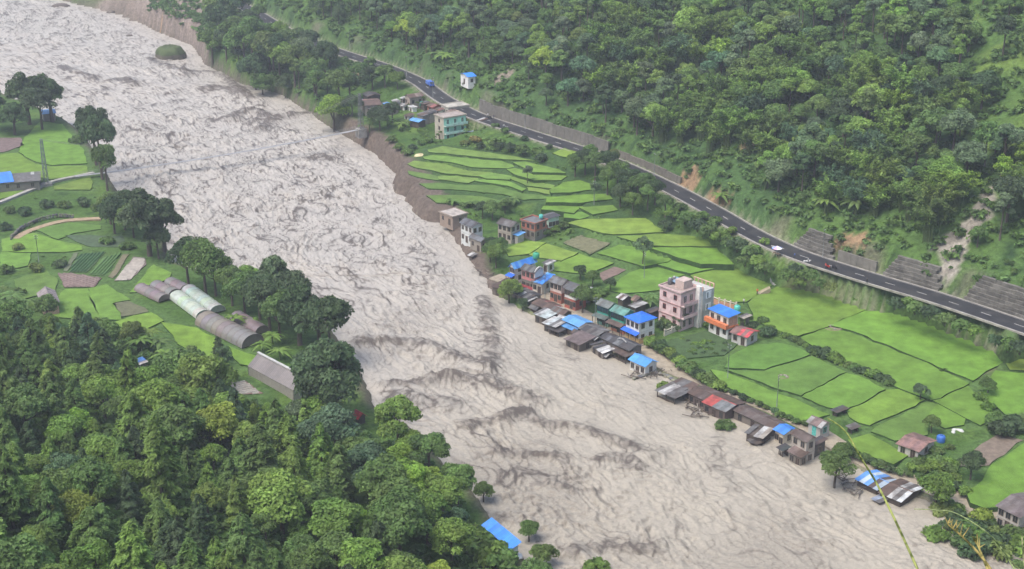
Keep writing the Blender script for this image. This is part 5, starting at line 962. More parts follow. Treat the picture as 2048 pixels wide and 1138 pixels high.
def at(kind, u, v, s, tone, label=None, z=None, sz=None):
    if kind in ('big', 'dome') or (kind == 'broad' and u < 700 and v < 720): f_ = 1.3 if kind != 'dome' else 1.12; sz = (sz or s) * f_ * 1.12; s = s * f_
    p = ground(u, v, z if z is not None else 3.0); return plant(kind, p[0], p[1], p[2], s, tone, label, None, sz)
# --- trees one can name, left bank
at('big', 60, 250, 1.25, 'dark', 'tall open crowned tree above the left bank field'); at('dome', 30, 270, 0.85, 'dark', 'dense dark tree beside the left photo border above the ploughed plot'); at('big', 105, 245, 1.15, 'dark', 'tall dark tree at the water end of the left bank field')
at('broad', 85, 262, 1.35, 'dark', 'round dark tree in the middle of the group above the field'); at('big', -20, 262, 1.2, 'dark', 'dark tree cut by the left photo border above the field')
at('shrub', 153, 288, 2.2, 'mid', 'bush on the river edge of the left bank field')
for u, v, s, t in ((193, 332, 1.25, 'dark'), (205, 360, 1.3, 'dark'), (215, 382, 1.0, 'mid')): at('broad', u, v, s, t, None, None, s * 1.35)
for u, v, s, t in ((215, 398, .9, 'mid'), (232, 405, .8, 'olive'), (20, 425, 1.4, 'mid'), (50, 430, 1.6, 'dark'), (95, 415, 1.8, 'dark'), (130, 415, 1.6, 'mid'), (165, 412, 1.7, 'dark'), (200, 420, 1.8, 'mid'), (10, 460, 1.5, 'dark'), (35, 500, 1.2, 'olive'), (120, 535, 1.5, 'dark'), (70, 545, 1.6, 'olive'), (15, 545, 1.6, 'mid'), (40, 590, 1.4, 'mid')): at('shrub', u, v, s, t)
at('big', 300, 515, 1.2, 'dark', 'large dark tree on the river bend above the vegetable beds'); at('big', 330, 500, 0.95, 'dark', 'dark tree leaning over the water beside the large bend tree')
for u, v, s, t in ((230, 470, 1.0, 'dark'), (250, 460, 1.0, 'dark'), (268, 478, 0.9, 'mid'), (222, 450, .8, 'mid'), (318, 520, .8, 'dark')): at('broad', u, v, s, t)
at('shrub', 215, 490, 1.6, 'mid'); at('shrub', 255, 500, 1.5, 'mid')
at('broad', 378, 576, 1.1, 'dark', 'dark round tree behind the short plastic tunnels'); at('broad', 412, 590, 1.15, 'mid', 'green leafy tree between the white tunnels and the river', None, 1.3); at('broad', 432, 592, 1.0, 'mid')
at('big', 555, 640, 0.95, 'grey', 'tall grey green tree with visible limbs on the river bank', None, 1.1)
for u, v, s, t in ((465, 612, .9, 'mid'), (490, 628, 1.0, 'mid'), (520, 640, 1.0, 'dark'), (500, 604, .8, 'fresh'), (540, 660, 1.1, 'dark'), (590, 650, 1.1, 'dark'), (560, 680, 1.0, 'mid')): at('broad', u, v, s, t)
at('big', 600, 690, 0.95, 'dark', 'dark spreading tree above the greenhouse by the river', None, 1.0); at('big', 640, 710, 0.95, 'dark', 'dark river edge tree left of the dense dome tree', None, 0.95); at('broad', 660, 712, 1.2, 'dark')
at('dome', 660, 845, 1.28, 'dark', 'huge dense dark tree covering the gabled greenhouse end')
for u, v, k in ((545, 690, .9), (525, 705, .8), (560, 720, .9), (505, 655, .7)): at('banana', u, v, k * 1.4, 'fresh')
for u, v in ((300, 690), (320, 705), (340, 715), (285, 705), (330, 735), (352, 740), (10, 600), (28, 612), (55, 622), (20, 630), (345, 770), (590, 640), (470, 655)): at('banana', u, v, rng.uniform(1.1, 1.6), rng.choice(['fresh', 'mid']))
at('pine', 440, 735, 0.75, 'dark', 'slim dark conifer standing before the long bright paddy strip'); at('slender', 452, 770, 0.9, 'dark')
# --- right bank, below the road
at('broad', 668, 246, 1.45, 'bright', 'bright lime green tree beside the upper hamlet', 5)
for u, v, s, t, k in ((425, 122, 1.5, 'mid', 'broad'), (445, 95, 1.6, 'dark', 'broad'), (440, 60, 1.5, 'mid', 'broad'), (470, 110, 1.5, 'mid', 'broad'), (470, 60, 1.6, 'dark', 'broad'), (465, 30, 1.4, 'dark', 'slender'), (440, 30, 1.3, 'mid', 'slender'), (490, 140, 1.5, 'mid', 'broad'), (510, 160, 1.5, 'dark', 'broad'), (505, 110, 1.5, 'mid', 'broad'), (500, 85, 1.3, 'dark', 'broad'), (540, 150, 1.5, 'olive', 'broad'),
                      (550, 178, 1.4, 'dark', 'broad'), (570, 130, 1.4, 'mid', 'broad'), (590, 170, 1.4, 'olive', 'broad'), (600, 205, 1.3, 'mid', 'slender'), (570, 195, 1.2, 'dark', 'slender'), (610, 150, 1.3, 'grey', 'broad'), (630, 190, 1.2, 'mid', 'broad'), (635, 222, 1.0, 'mid', 'broad'), (705, 232, 1.0, 'dark', 'broad'), (680, 215, 1.2, 'mid', 'broad'), (700, 200, 1.2, 'dark', 'broad'), (650, 150, 1.2, 'dark', 'broad'), (620, 118, 1.1, 'dark', 'broad'),
                      (540, 105, 1.1, 'mid', 'broad'), (560, 100, 1.0, 'fresh', 'broad'), (520, 55, 0.9, 'mid', 'broad'), (720, 170, 1.1, 'mid', 'broad'), (745, 180, 1.2, 'dark', 'broad'), (770, 175, 1.1, 'mid', 'broad'), (740, 160, 1.0, 'mid', 'slender'), (795, 178, 0.9, 'fresh', 'broad'), (560, 160, 1.2, 'fresh', 'broad'), (455, 145, 1.2, 'dark', 'broad'), (525, 180, 1.1, 'mid', 'broad'), (480, 165, 0.9, 'dark', 'slender'), (655, 190, 1.1, 'dark', 'slender'), (600, 100, 0.8, 'mid', 'broad'),
                      (660, 130, 0.8, 'olive', 'broad'), (590, 125, 1.0, 'mid', 'broad')): at(k, u, v, s, t, None, 8)
for u, v, s, t in ((740, 270, 1.6, 'mid'), (760, 262, 1.6, 'dark'), (775, 255, 1.5, 'mid'), (800, 262, 1.3, 'fresh'), (745, 250, 1.4, 'mid'), (785, 245, 1.3, 'dark'), (810, 255, 1.2, 'mid')): at('banana' if t != 'dark' else 'broad', u, v, s * (1.0 if t != 'dark' else .7), t, None, 7)
for u, v, s, t in ((800, 300, 1.6, 'fresh'), (815, 310, 1.5, 'mid'), (785, 285, 1.6, 'mid'), (840, 290, 1.2, 'mid'), (950, 285, 1.5, 'gold'), (930, 290, 1.2, 'olive'), (985, 290, 1.5, 'mid'), (1020, 300, 1.6, 'dark'), (1045, 305, 1.8, 'mid'), (1075, 312, 1.8, 'mid'), (1085, 322, 1.6, 'dark'), (960, 295, 1.3, 'dark'), (1000, 296, 1.4, 'dark'), (860, 285, 1.2, 'fresh'), (825, 300, 1.3, 'dark'), (1100, 298, 1.0, 'dark'), (990, 255, 1.0, 'mid'), (1010, 265, 1.1, 'mid'), (1050, 282, 1.2, 'dark')): at('shrub', u, v, s, t, None, 7)
for u, v, s, t in ((1150, 350, 1.0, 'mid'), (1170, 345, 1.1, 'dark'), (1190, 355, 1.2, 'mid'), (1215, 350, 1.1, 'dark'), (1235, 370, 1.2, 'mid'), (1255, 385, 1.2, 'dark'), (1215, 385, 1.1, 'mid'), (1275, 400, 1.1, 'mid'), (1240, 410, 1.0, 'dark'), (1295, 415, 1.0, 'mid'), (1265, 425, .9, 'fresh'), (1310, 405, 1.0, 'dark'), (1330, 430, .9, 'mid'), (1290, 385, .9, 'mid'), (1225, 335, .9, 'olive'), (1180, 325, .9, 'mid')): at('broad', u, v, s * 0.85, t, None, 7)
for u, v, s, t in ((1345, 435, 1.8, 'fresh'), (1370, 445, 1.8, 'mid'), (1395, 460, 1.9, 'dark'), (1420, 470, 1.9, 'mid'), (1440, 480, 1.8, 'fresh'), (1460, 492, 1.8, 'mid'), (1405, 440, 1.5, 'fresh'), (1430, 450, 1.5, 'mid'), (1475, 500, 2.0, 'dark'), (1500, 515, 1.9, 'mid'), (1515, 530, 1.8, 'fresh'), (1530, 545, 1.7, 'mid'), (1490, 530, 1.6, 'mid'), (1510, 505, 1.4, 'fresh'), (1360, 420, 1.4, 'mid'), (1575, 560, 1.8, 'mid'), (1590, 545, 1.5, 'dark'), (1610, 560, 1.6, 'mid'), (1640, 575, 1.5, 'mid'), (1600, 572, 1.3, 'fresh'), (1625, 555, 1.3, 'mid'), (1660, 580, 1.3, 'olive'), (1330, 455, 1.5, 'dark'),
                   (1530, 490, 1.2, 'fresh'), (1465, 470, 1.3, 'fresh'), (1790, 615, 1.6, 'dark'), (1830, 625, 1.7, 'mid'), (1860, 635, 1.8, 'dark'), (1890, 648, 1.8, 'mid'), (1920, 660, 1.6, 'mid'), (1945, 668, 1.4, 'fresh'), (1815, 610, 1.2, 'fresh'), (1990, 690, 1.5, 'dark'), (2015, 700, 1.7, 'mid'), (2040, 705, 1.8, 'dark')): at('shrub', u, v, s, t, None, 4)
at('slender', 1285, 535, 0.95, 'grey', 'lone tall slim tree in the middle of the paddies'); at('slender', 1188, 408, 0.75, 'grey', 'slim tree rising between the terraces'); at('slender', 1055, 372, 0.7, 'grey', 'slim tree on the terrace steps')
for u, v, s, t in ((985, 440, 1.0, 'mid'), (965, 435, .8, 'dark'), (1010, 428, 0.8, 'mid'), (980, 525, 1.0, 'mid'), (992, 535, 1.1, 'fresh'), (1000, 510, .9, 'mid'), (985, 505, .8, 'dark')): at('broad', u, v, s * 0.75, t, None, 3)
for u, v in ((1015, 415), (1030, 412), (1000, 420), (860, 410), (905, 415), (945, 420)): at('banana', u, v, 1.2, 'mid', None, 4)
for u, v, s, t in ((900, 412, 1.4, 'mid'), (870, 405, 1.2, 'dark'), (930, 418, 1.3, 'mid'), (960, 420, 1.4, 'dark'), (1090, 470, 1.3, 'mid'), (1110, 462, 1.2, 'fresh'), (1125, 455, 1.2, 'mid'), (1060, 470, 1.1, 'mid'), (1140, 465, 1.0, 'fresh')): at('shrub', u, v, s, t, None, 4)
at('broad', 1165, 622, 0.85, 'mid', 'bushy green tree on the street beside the white windowed house'); at('broad', 1018, 613, 0.85, 'fresh', 'round green bushy tree among the drowned shacks'); at('broad', 1045, 625, 0.5, 'dark'); at('broad', 1160, 562, 0.6, 'dark'); at('broad', 1185, 575, 0.6, 'mid'); at('broad', 1220, 585, 0.55, 'dark', 'small dark tree at the field edge behind the green houses'); at('shrub', 1200, 592, 1.6, 'mid'); at('shrub', 1190, 605, 1.4, 'fresh')
for u, v in ((1290, 612), (1305, 605), (1280, 605), (1300, 615)): at('banana', u, v, 1.0, 'mid')
at('broad', 1362, 657, 0.6, 'dark', 'dark garden tree in front of the pink house'); at('shrub', 1335, 652, 1.6, 'mid'); at('shrub', 1345, 660, 1.4, 'dark'); at('shrub', 1325, 655, 1.3, 'dark'); at('shrub', 1418, 655, 1.0, 'mid')
at('shrub', 1505, 655, 1.1, 'dark'); at('shrub', 1525, 648, 1.2, 'mid'); at('shrub', 1535, 672, 1.6, 'dark'); at('shrub', 1490, 640, 1.2, 'mid')
for i in range(40):
    at('shrub', rng.uniform(1360, 1455), rng.uniform(680, 712), rng.uniform(0.3, 0.6), rng.choice(['mid', 'dark', 'fresh']))
# hedge along the street and the shrub row between paddies
def rowof(pts, n, kind, s, tones, jit=4):
    q = arcsample(catmull(np.array(pts, float), 8), 1.0); 
    for i in range(n):
        p = q[int(i * (len(q) - 1) / max(1, n - 1))]; at(kind, p[0] + rng.normal() * jit, p[1] + rng.normal() * jit * 0.35, s * rng.uniform(0.75, 1.25), rng.choice(tones))
rowof([(1300, 690), (1335, 708), (1370, 735), (1410, 762), (1440, 778)], 26, 'shrub', 1.25, ['mid', 'dark', 'fresh'], 1.5)
rowof([(1440, 775), (1500, 802), (1560, 830), (1610, 850)], 12, 'shrub', 0.7, ['dark', 'mid'], 2)
rowof([(1540, 660), (1575, 676), (1612, 694)], 9, 'shrub', 0.8, ['mid', 'fresh', 'dark'], 1.5)
rowof([(1630, 705), (1680, 728), (1740, 752), (1780, 770)], 16, 'shrub', 1.25, ['mid', 'dark', 'fresh'], 2)
rowof([(1690, 905), (1780, 940), (1850, 960), (1930, 985)], 14, 'shrub', 0.9, ['mid', 'fresh', 'dark'], 4)
rowof([(1850, 945), (1880, 930), (1900, 955), (1870, 965)], 8, 'shrub', 1.3, ['fresh', 'mid'], 6)
rowof([(1900, 900), (1850, 920), (1830, 935)], 8, 'shrub', 0.9, ['fresh', 'mid'], 8)
for k, u, v, s, t, lb in (('broad', 1840, 802, 0.5, 'grey', 'thin small tree on the bund corner in the paddies'), ('broad', 1940, 962, 0.75, 'dark', 'dark round bush tree below the brown plot'), ('broad', 1862, 868, 0.5, 'mid', 'small leafy tree behind the farm shed'), ('broad', 1975, 790, 0.5, 'mid', 'small tree on the bund beside the right fields'),
                          ('broad', 1668, 975, 1.0, 'mid', 'flooded tree left of the tarpaulin roof house'), ('broad', 1683, 925, 0.6, 'mid', 'small flooded tree right of the cream house'), ('broad', 1868, 1030, 1.1, 'fresh', 'round leafy tree right of the patched roof house'), ('shrub', 1450, 857, 1.5, 'mid', 'green bush standing in the flood below the red patch roof'), ('shrub', 1326, 778, 1.1, 'fresh', 'small bush at the tilted roof shack'),
                          ('broad', 967, 1005, 0.6, 'mid', 'small tree in the water off the left forest edge'), ('broad', 1058, 1082, 0.6, 'mid', 'thin tree in the water right of the blue hall'), ('broad', 1085, 1136, 0.65, 'mid', 'leafy tree in the water at the lower photo edge'), ('shrub', 1195, 1142, 1.7, 'fresh', 'bush at the lower photo border in midstream'), ('shrub', 770, 824, 1.8, 'mid', 'bush at the bank beside the red roof')):
    z = 0.0 if v > 760 and u < 1900 and u < 1720 or u < 1300 else 1.0
    p = P(u, v, 0.0) if (lb.find('flood') >= 0 or lb.find('water') >= 0 or lb.find('midstream') >= 0 or 'tilted' in lb) else ground(u, v, 1.0)
    plant(k, p[0], p[1], min(p[2], 0.2) - 0.5 if 'flood' in lb or 'water' in lb or 'mid' in lb[-10:] else p[2], s, t, lb)
for u, v, s, t in ((1925, 1060, 1.8, 'fresh'), (1950, 1070, 2.0, 'mid'), (1975, 1075, 2.0, 'dark'), (1990, 1095, 2.0, 'mid'), (2015, 1105, 2.2, 'dark'), (2035, 1120, 2.0, 'dark'), (1905, 1050, 1.2, 'dark'), (1880, 1052, 1.2, 'mid'), (1960, 1055, 1.5, 'yellow'), (2000, 870, 1.8, 'dark'), (2020, 860, 2.0, 'dark'), (1990, 855, 1.5, 'mid'), (2040, 855, 1.9, 'mid'), (1975, 820, 1.3, 'fresh'), (1985, 840, 1.3, 'mid'), (1960, 800, 1.2, 'fresh')): at('shrub', u, v, s, t)
for u, v, s, t in ((965, 1108, 2.4, 'mid'), (985, 1122, 2.4, 'fresh'), (1003, 1132, 2.0, 'mid'), (948, 1092, 2.2, 'fresh'), (975, 1090, 1.6, 'mid')): at('shrub', u, v, s, t)
for i in range(34):
    f = rng.uniform(0, 1); u = 1872 + 190 * f + rng.normal() * 10; v = 1040 + 75 * f + rng.normal() * 14; p = P(u, v, 0)
    plant('shrub', p[0], p[1], -0.5, rng.uniform(0.9, 2.0), rng.choice(['mid', 'fresh', 'dark', 'olive']))
NEAR_FIXED = [(t[0].location.x, t[0].location.y) for t in TREES if t[1] != 'shrub']
# --- forest on the near slope, lower left
def poisson(n, xr, yr, rmin, ok, tries=40000):
    out = []; cell = rmin; gr = {}
    for _ in range(tries):
        if len(out) >= n: break
        x = rng.uniform(*xr); y = rng.uniform(*yr); i, j = int(x // cell), int(y // cell)
        if any((x - p[0]) ** 2 + (y - p[1]) ** 2 < rmin * rmin for a in (-1, 0, 1) for b in (-1, 0, 1) for p in gr.get((i + a, j + b), ())): continue
        if not ok(x, y): continue
        gr.setdefault((i, j), []).append((x, y)); out.append((x, y))
    return out
def thin(X, Y, r):
    out = []; gr = {}
    for x, y in zip(X, Y):
        i, j = int(x // r), int(y // r)
        if any((x - p[0]) ** 2 + (y - p[1]) ** 2 < r * r for a in (-1, 0, 1) for b in (-1, 0, 1) for p in gr.get((i + a, j + b), ())): continue
        gr.setdefault((i, j), []).append((x, y)); out.append((x, y))
    return out
X = rng.uniform(-190, 25, 14000); Y = rng.uniform(120, 350, 14000); Z = terrain(X, Y); U_, V_ = project(X, Y, Z); k = (-130 < U_) & (U_ < 1110) & (V_ < 1300) & (-sdist(HF, X, Y)[0] > 2) & (-sdist(LB, X, Y)[0] > 2) & (Z < 60) & ~in_fields(X, Y)
cand = thin(X[k], Y[k], 5.0)
ca = np.array(cand); cz = terrain(ca[:, 0], ca[:, 1]); cu, cv = project(ca[:, 0], ca[:, 1], cz); chf = -sdist(HF, ca[:, 0], ca[:, 1])[0]; clb = -sdist(LB, ca[:, 0], ca[:, 1])[0]
cn = perlin(ca[:, 0] / 30, ca[:, 1] / 30, 77); edgek = 2.0
print('LEFT FOREST', len(cand))
for (x, y), z, u, v, d, dl, nn in zip(cand, cz, cu, cv, chf, clb, cn):
    if d < edgek or dl < 2 or not (-140 < u < 1120 and v < 1330) or z > 60: continue
    if any((x - a) ** 2 + (y - b) ** 2 < 9 for a, b in NEAR_FIXED): continue
    if 925 < u < 1070 and 1030 < v < 1230: continue
    if abs(u - 280) < 28 and 715 < v < 800: continue
    if 685 < u < 755 and 826 < v < 960 or 450 < u < 600 and v < 862: continue
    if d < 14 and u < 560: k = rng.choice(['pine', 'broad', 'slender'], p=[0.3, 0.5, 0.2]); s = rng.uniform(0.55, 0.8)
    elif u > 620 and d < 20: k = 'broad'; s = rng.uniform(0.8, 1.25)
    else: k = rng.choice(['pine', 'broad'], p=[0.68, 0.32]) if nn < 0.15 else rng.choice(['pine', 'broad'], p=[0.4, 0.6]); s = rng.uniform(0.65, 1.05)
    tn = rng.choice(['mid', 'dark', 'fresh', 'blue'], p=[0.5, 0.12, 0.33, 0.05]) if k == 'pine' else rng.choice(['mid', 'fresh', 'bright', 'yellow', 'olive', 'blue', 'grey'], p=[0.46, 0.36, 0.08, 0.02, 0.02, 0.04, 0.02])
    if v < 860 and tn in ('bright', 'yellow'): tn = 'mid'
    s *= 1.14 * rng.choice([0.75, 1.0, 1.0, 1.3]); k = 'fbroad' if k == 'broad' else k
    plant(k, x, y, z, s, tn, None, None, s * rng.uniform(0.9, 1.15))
# --- woods on the far slope
X = rng.uniform(-160, 340, 60000); Y = rng.uniform(330, 900, 60000); Z = terrain(X, Y); U_, V_ = project(X, Y, Z); D_ = sdist(ROADC[:, :2], X, Y)[0]; k = (D_ > 10) & (380 < U_) & (U_ < 2180) & (-90 < V_) & (V_ < 640)
cand = thin(X[k], Y[k], 4.7); print('RIGHT WOOD', len(cand))
ca = np.array(cand); cz = terrain(ca[:, 0], ca[:, 1]); cu, cv = project(ca[:, 0], ca[:, 1], cz); cd = sdist(ROADC[:, :2], ca[:, 0], ca[:, 1])[0]
open_ = perlin(ca[:, 0] / 38, ca[:, 1] / 38, 91) + 0.5 * perlin(ca[:, 0] / 14, ca[:, 1] / 14, 92); bamb = perlin(ca[:, 0] / 26, ca[:, 1] / 26, 95); greyn = perlin(ca[:, 0] / 45, ca[:, 1] / 45, 97)
CLEAR = [YEL, [(1850, 500), (1930, 430), (1975, 360), (2005, 360), (1990, 440), (1945, 480), (1935, 540), (1900, 575), (1860, 560)], [(900, 175), (960, 110), (1000, 120), (1060, 160), (1075, 200), (1010, 215), (930, 210)], [(1340, 330), (1410, 300), (1480, 400), (1440, 430)], [(1550, 440), (1700, 425), (1860, 500), (1880, 560), (1600, 470)], [(1880, 540), (2060, 560), (2060, 640)], [(920, 130), (960, 130), (960, 170), (905, 170)]]
extra = []; nk = dict(hbroad=0, slender=0, bamboo=0); order = np.argsort(np.hypot(ca[:, 0], ca[:, 1]))
nb0 = sum(1 for t in TREES if t[1] == 'broad')
for i in order:
    x, y = cand[i]; z, u, v, d = cz[i], cu[i], cv[i], cd[i]
    if d < 11 or not (380 < u < 2190 and -95 < v < 640): continue
    if any(inpoly(c, np.array([u]), np.array([v]))[0] for c in CLEAR) and rng.random() < 0.9: continue
    if open_[i] < -0.6 or (d < 15 and rng.random() < 0.3): continue
    low = d < 55
    if bamb[i] > 0.05 and low and u > 1180: k = 'bamboo'; s = rng.uniform(0.9, 1.35); tn = rng.choice(['fresh', 'mid', 'bright', 'blue'], p=[.55, .25, .12, .08])
    elif rng.random() < (0.5 if greyn[i] > -0.1 else 0.3): k = 'slender'; s = rng.uniform(1.0, 1.55); tn = rng.choice(['grey', 'mid', 'dark', 'fresh'], p=[.45, .3, .15, .1])
    else: k = 'hbroad'; s = rng.uniform(0.75, 1.15) * rng.choice([0.85, 1.1, 1.35]); tn = rng.choice(['mid', 'grey', 'dark', 'fresh', 'olive', 'yellow', 'blue'], p=[.36, .22, .12, .18, .02, .02, .08])
    if k == 'hbroad' and nk['hbroad'] >= 296 or k == 'slender' and nk['slender'] >= 285: extra.append((x, y, z, s, k)); continue
    if k in nk: nk[k] += 1
    plant(k, x, y, z, s, tn)
for u, v, s, t in ((995, 15, 1.2, 'fresh'), (1665, 60, 1.3, 'fresh'), (1250, 145, 1.2, 'fresh'), (1710, 430, 1.6, 'mid'), (1650, 425, 1.5, 'fresh'), (1440, 395, 1.3, 'fresh'), (890, 130, 1.6, 'fresh'), (875, 125, 1.5, 'mid'), (1530, 380, 1.4, 'mid')): at('banana', u, v, s * 1.2, t, None, 25)
# far woods that read as one mass, and low growth on both slopes
def stuffmesh(name, items, keep, grow, color, label):
    Vs, Qs, Ts = [], [], []; off = 0
    for x, y, z, s, k in items:
        V, Q, T = VAR[k][int(rng.integers(len(VAR[k])))][2]; m = rng.permutation(len(Q))[:keep]
        P4 = V[Q[m]]; c = P4.mean(1, keepdims=True); P4 = c + (P4 - c) * grow; a = rng.uniform(0, 6.28); ca_, sa_ = math.cos(a), math.sin(a)
        Pq = np.stack([P4[..., 0] * ca_ - P4[..., 1] * sa_, P4[..., 0] * sa_ + P4[..., 1] * ca_, P4[..., 2]], -1).reshape(-1, 3) * s + np.array([x, y, z])
        n = len(Pq); Vs.append(Pq); Qs.append(np.arange(n).reshape(-1, 4) + off); Ts.append(T[m] * rng.uniform(0.75, 1.25)); off += n
    if not Vs: return
    o = obj(name, leafmesh(name, np.concatenate(Vs), np.concatenate(Qs), np.concatenate(Ts)), None, None, color); tag(o, label, 'vegetation', None, 'stuff')
stuffmesh('far_woodland', extra, 420, 1.8, (0.135, 0.22, 0.095), 'grey green far woodland covering the upper slope')
und = []; X = rng.uniform(-190, 330, 60000); Y = rng.uniform(130, 760, 60000); Z = terrain(X, Y); U_, V_ = project(X, Y, Z); D_ = sdist(ROADC[:, :2], X, Y)[0]; H_ = -sdist(HF, X, Y)[0]; LB_d = -sdist(LB, X, Y)[0]; RB_d = sdist(RB, X, Y)[0]; cl = perlin(X / 9, Y / 9, 55); INF = in_fields(X, Y)
und2 = []
for x, y, z, u, v, d, hd, ld, rd, c, inf in zip(X, Y, Z, U_, V_, D_, H_, LB_d, RB_d, cl, INF):
    if not (-80 < u < 2130 and -60 < v < 1230) or z > 75 and d < 0: continue
    up = d > 6.5; near = hd > 1 and ld > 1.5; em = -26 < d < -5.5 and rd > 3
    if up and (c > -0.25 or rng.random() < 0.3): (und if rng.random() < 0.62 else und2).append((x, y, z - 0.2, rng.uniform(0.5, 1.25), 'shrub'))
    elif u < 735 and v < 290 and rd > 1.2 and d < -5 and y > 440 and not (650 < u and v > 185) and rng.random() < 0.85: und.append((x, y, z - 0.2, rng.uniform(0.6, 1.35), 'shrub'))
    elif near and rng.random() < 0.85: und.append((x, y, z - 0.2, rng.uniform(0.6, 1.3), 'shrub'))
    elif em and c > -0.05 and rng.random() < (0.75 if u < 1560 else 0.35) and not inf: und2.append((x, y, z - 0.2, rng.uniform(0.25, 0.7), 'shrub'))
    elif ld > 1.0 and rd < 0 and hd < 1 and c > 0.2 and rng.random() < 0.35 and not inf and v < 560: und2.append((x, y, z - 0.2, rng.uniform(0.2, 0.5), 'shrub'))
    elif rd > 2 and d < -5 and y > 370 and c > 0.12 and rng.random() < 0.5 and not inf : und2.append((x, y, z - 0.2, rng.uniform(0.2, 0.55), 'shrub'))
stuffmesh('undergrowth', und, 42, 2.3, (0.12, 0.205, 0.064), 'dark green undergrowth beneath the trees on both slopes'); stuffmesh('tall_grass', und2, 42, 2.0, (0.125, 0.21, 0.05), 'fresh green weeds and tall grass on banks and clearings')
# ------------------------------------------------------------------ walls along the road
def along(u0, u1, off, step):
    """points along the road between two picture columns, offset uphill"""
    p = arcsample(ROAD3, 0.5); uu = project(p[:, 0], p[:, 1], p[:, 2])[0]; k = np.where((uu >= u0) & (uu <= u1))[0]; p = p[k]
    t = np.gradient(p[:, :2], axis=0); t /= np.linalg.norm(t, axis=1)[:, None]; nn = np.stack([-t[:, 1], t[:, 0]], 1); q = p.copy(); q[:, :2] += nn * off
    return arcsample(q, step), step
def gabion(label, u0, u1, courses, setback=0.45, ch=0.9, col=(0.15, 0.143, 0.125), bl=2.0, name='gabion_wall'):
    base, st = along(u0, u1, 4.7, bl); t = thing(name, label, 'wall', base[len(base) // 2])
    me = MB(); 
    for k in range(4): me.box(-bl / 2 + 0.02 + k * bl / 4, -bl / 2 + (k + 1) * bl / 4 - 0.02, -0.45 - 0.03 * (k % 2), 0.45, 0.03, ch - 0.05)
    me.box(-bl / 2, bl / 2, -0.4, 0.46, 0, ch); me = me.mesh('gabion_basket'); c0 = Vector(base[len(base) // 2])
    for r in range(courses):
        p, _ = along(u0 + r * 3, u1 - r * 3, 4.7 + r * setback, bl)
        for i in range(len(p) - 1):
            d = p[i + 1] - p[i]; k = random.uniform(0.72, 1.25); o = obj('gabion_basket', me, M_ROCK, t, [q * k for q in col])
            o.location = Vector((p[i] + d / 2)) - c0 + Vector((random.uniform(-.05, .05), random.uniform(-.05, .05), r * ch + random.uniform(-0.05, 0.05) - 0.1)); o.rotation_euler = (random.uniform(-.03, .03), random.uniform(-.03, .03), math.atan2(d[1], d[0]))
gabion('short stepped stone basket wall above the road near the stalls', 1562, 1648, 6)
gabion('stepped stone basket wall left of the washed out gully', 1745, 1868, 6)
gabion('long stepped stone basket wall at the right photo border', 1905, 2110, 7)
def concrete_wall(label, u0, u1, h, col):
    p, _ = along(u0, u1, 4.8, 4.0); c0 = Vector(p[len(p) // 2]); t = thing('retaining_wall', label, 'wall', c0)
    for i in range(len(p) - 1):
        d = p[i + 1] - p[i]; L = np.hypot(d[0], d[1]); hh = h * random.uniform(0.93, 1.05); k = random.uniform(0.88, 1.1)
        m = MB().box(-L / 2 + 0.02, L / 2 - 0.02, -0.2, 0.35, -0.5, hh).add([(-0.12, -0.2, -0.5), (0.12, -0.2, -0.5), (0.12, -0.2, hh - 0.1), (-0.12, -0.2, hh - 0.1), (-0.12, -0.34, -0.5), (0.12, -0.34, -0.5), (0.12, -0.24, hh - 0.1), (-0.12, -0.24, hh - 0.1)], [(4, 5, 6, 7), (0, 4, 7, 3), (5, 1, 2, 6), (7, 6, 2, 3)]).mesh('wall_panel')
        o = obj('wall_panel', m, M_CONC, t, [q * k for q in col], Vector(p[i] + d / 2) - c0, math.atan2(d[1], d[0])); o.rotation_euler[0] = -0.06
concrete_wall('tall grey concrete retaining wall above the road by the hamlet', 935, 1195, 4.2, (0.165, 0.155, 0.135))
concrete_wall('low concrete wall above the road beside the orange slip', 1205, 1345, 2.4, (0.16, 0.148, 0.12))
concrete_wall('grey concrete wall between the two stone basket walls', 1650, 1742, 2.8, (0.18, 0.17, 0.145))
# curved dry stone wall on the left bank
p = arcsample(catmull(np.array([P(u, v, 3.0) for u, v in [(22, 480), (45, 458), (85, 440), (120, 434), (150, 437)]]), 8), 0.9); t = thing('stone_wall', 'curved dry stone wall beside the dirt track', 'wall', p[len(p) // 2]); c0 = Vector(p[len(p) // 2])
stone = MB().lathe([(0.2, -0.28), (0.46, -0.2), (0.5, 0.1), (0.36, 0.27), (0.1, 0.32)], 6).mesh('stone')
for i in range(len(p)):
    for r in range(2): o = obj('stone', stone, M_ROCK, t, [0.15 * random.uniform(.6, 1.2)] * 2 + [0.12], Vector(p[i]) - c0 + Vector((random.uniform(-.2, .2), random.uniform(-.2, .2) + 0.12 * r, 0.3 + r * 0.52)), random.uniform(0, 6)); o.scale = (random.uniform(.7, 1.15), random.uniform(.6, 0.9), random.uniform(.7, 1.1))
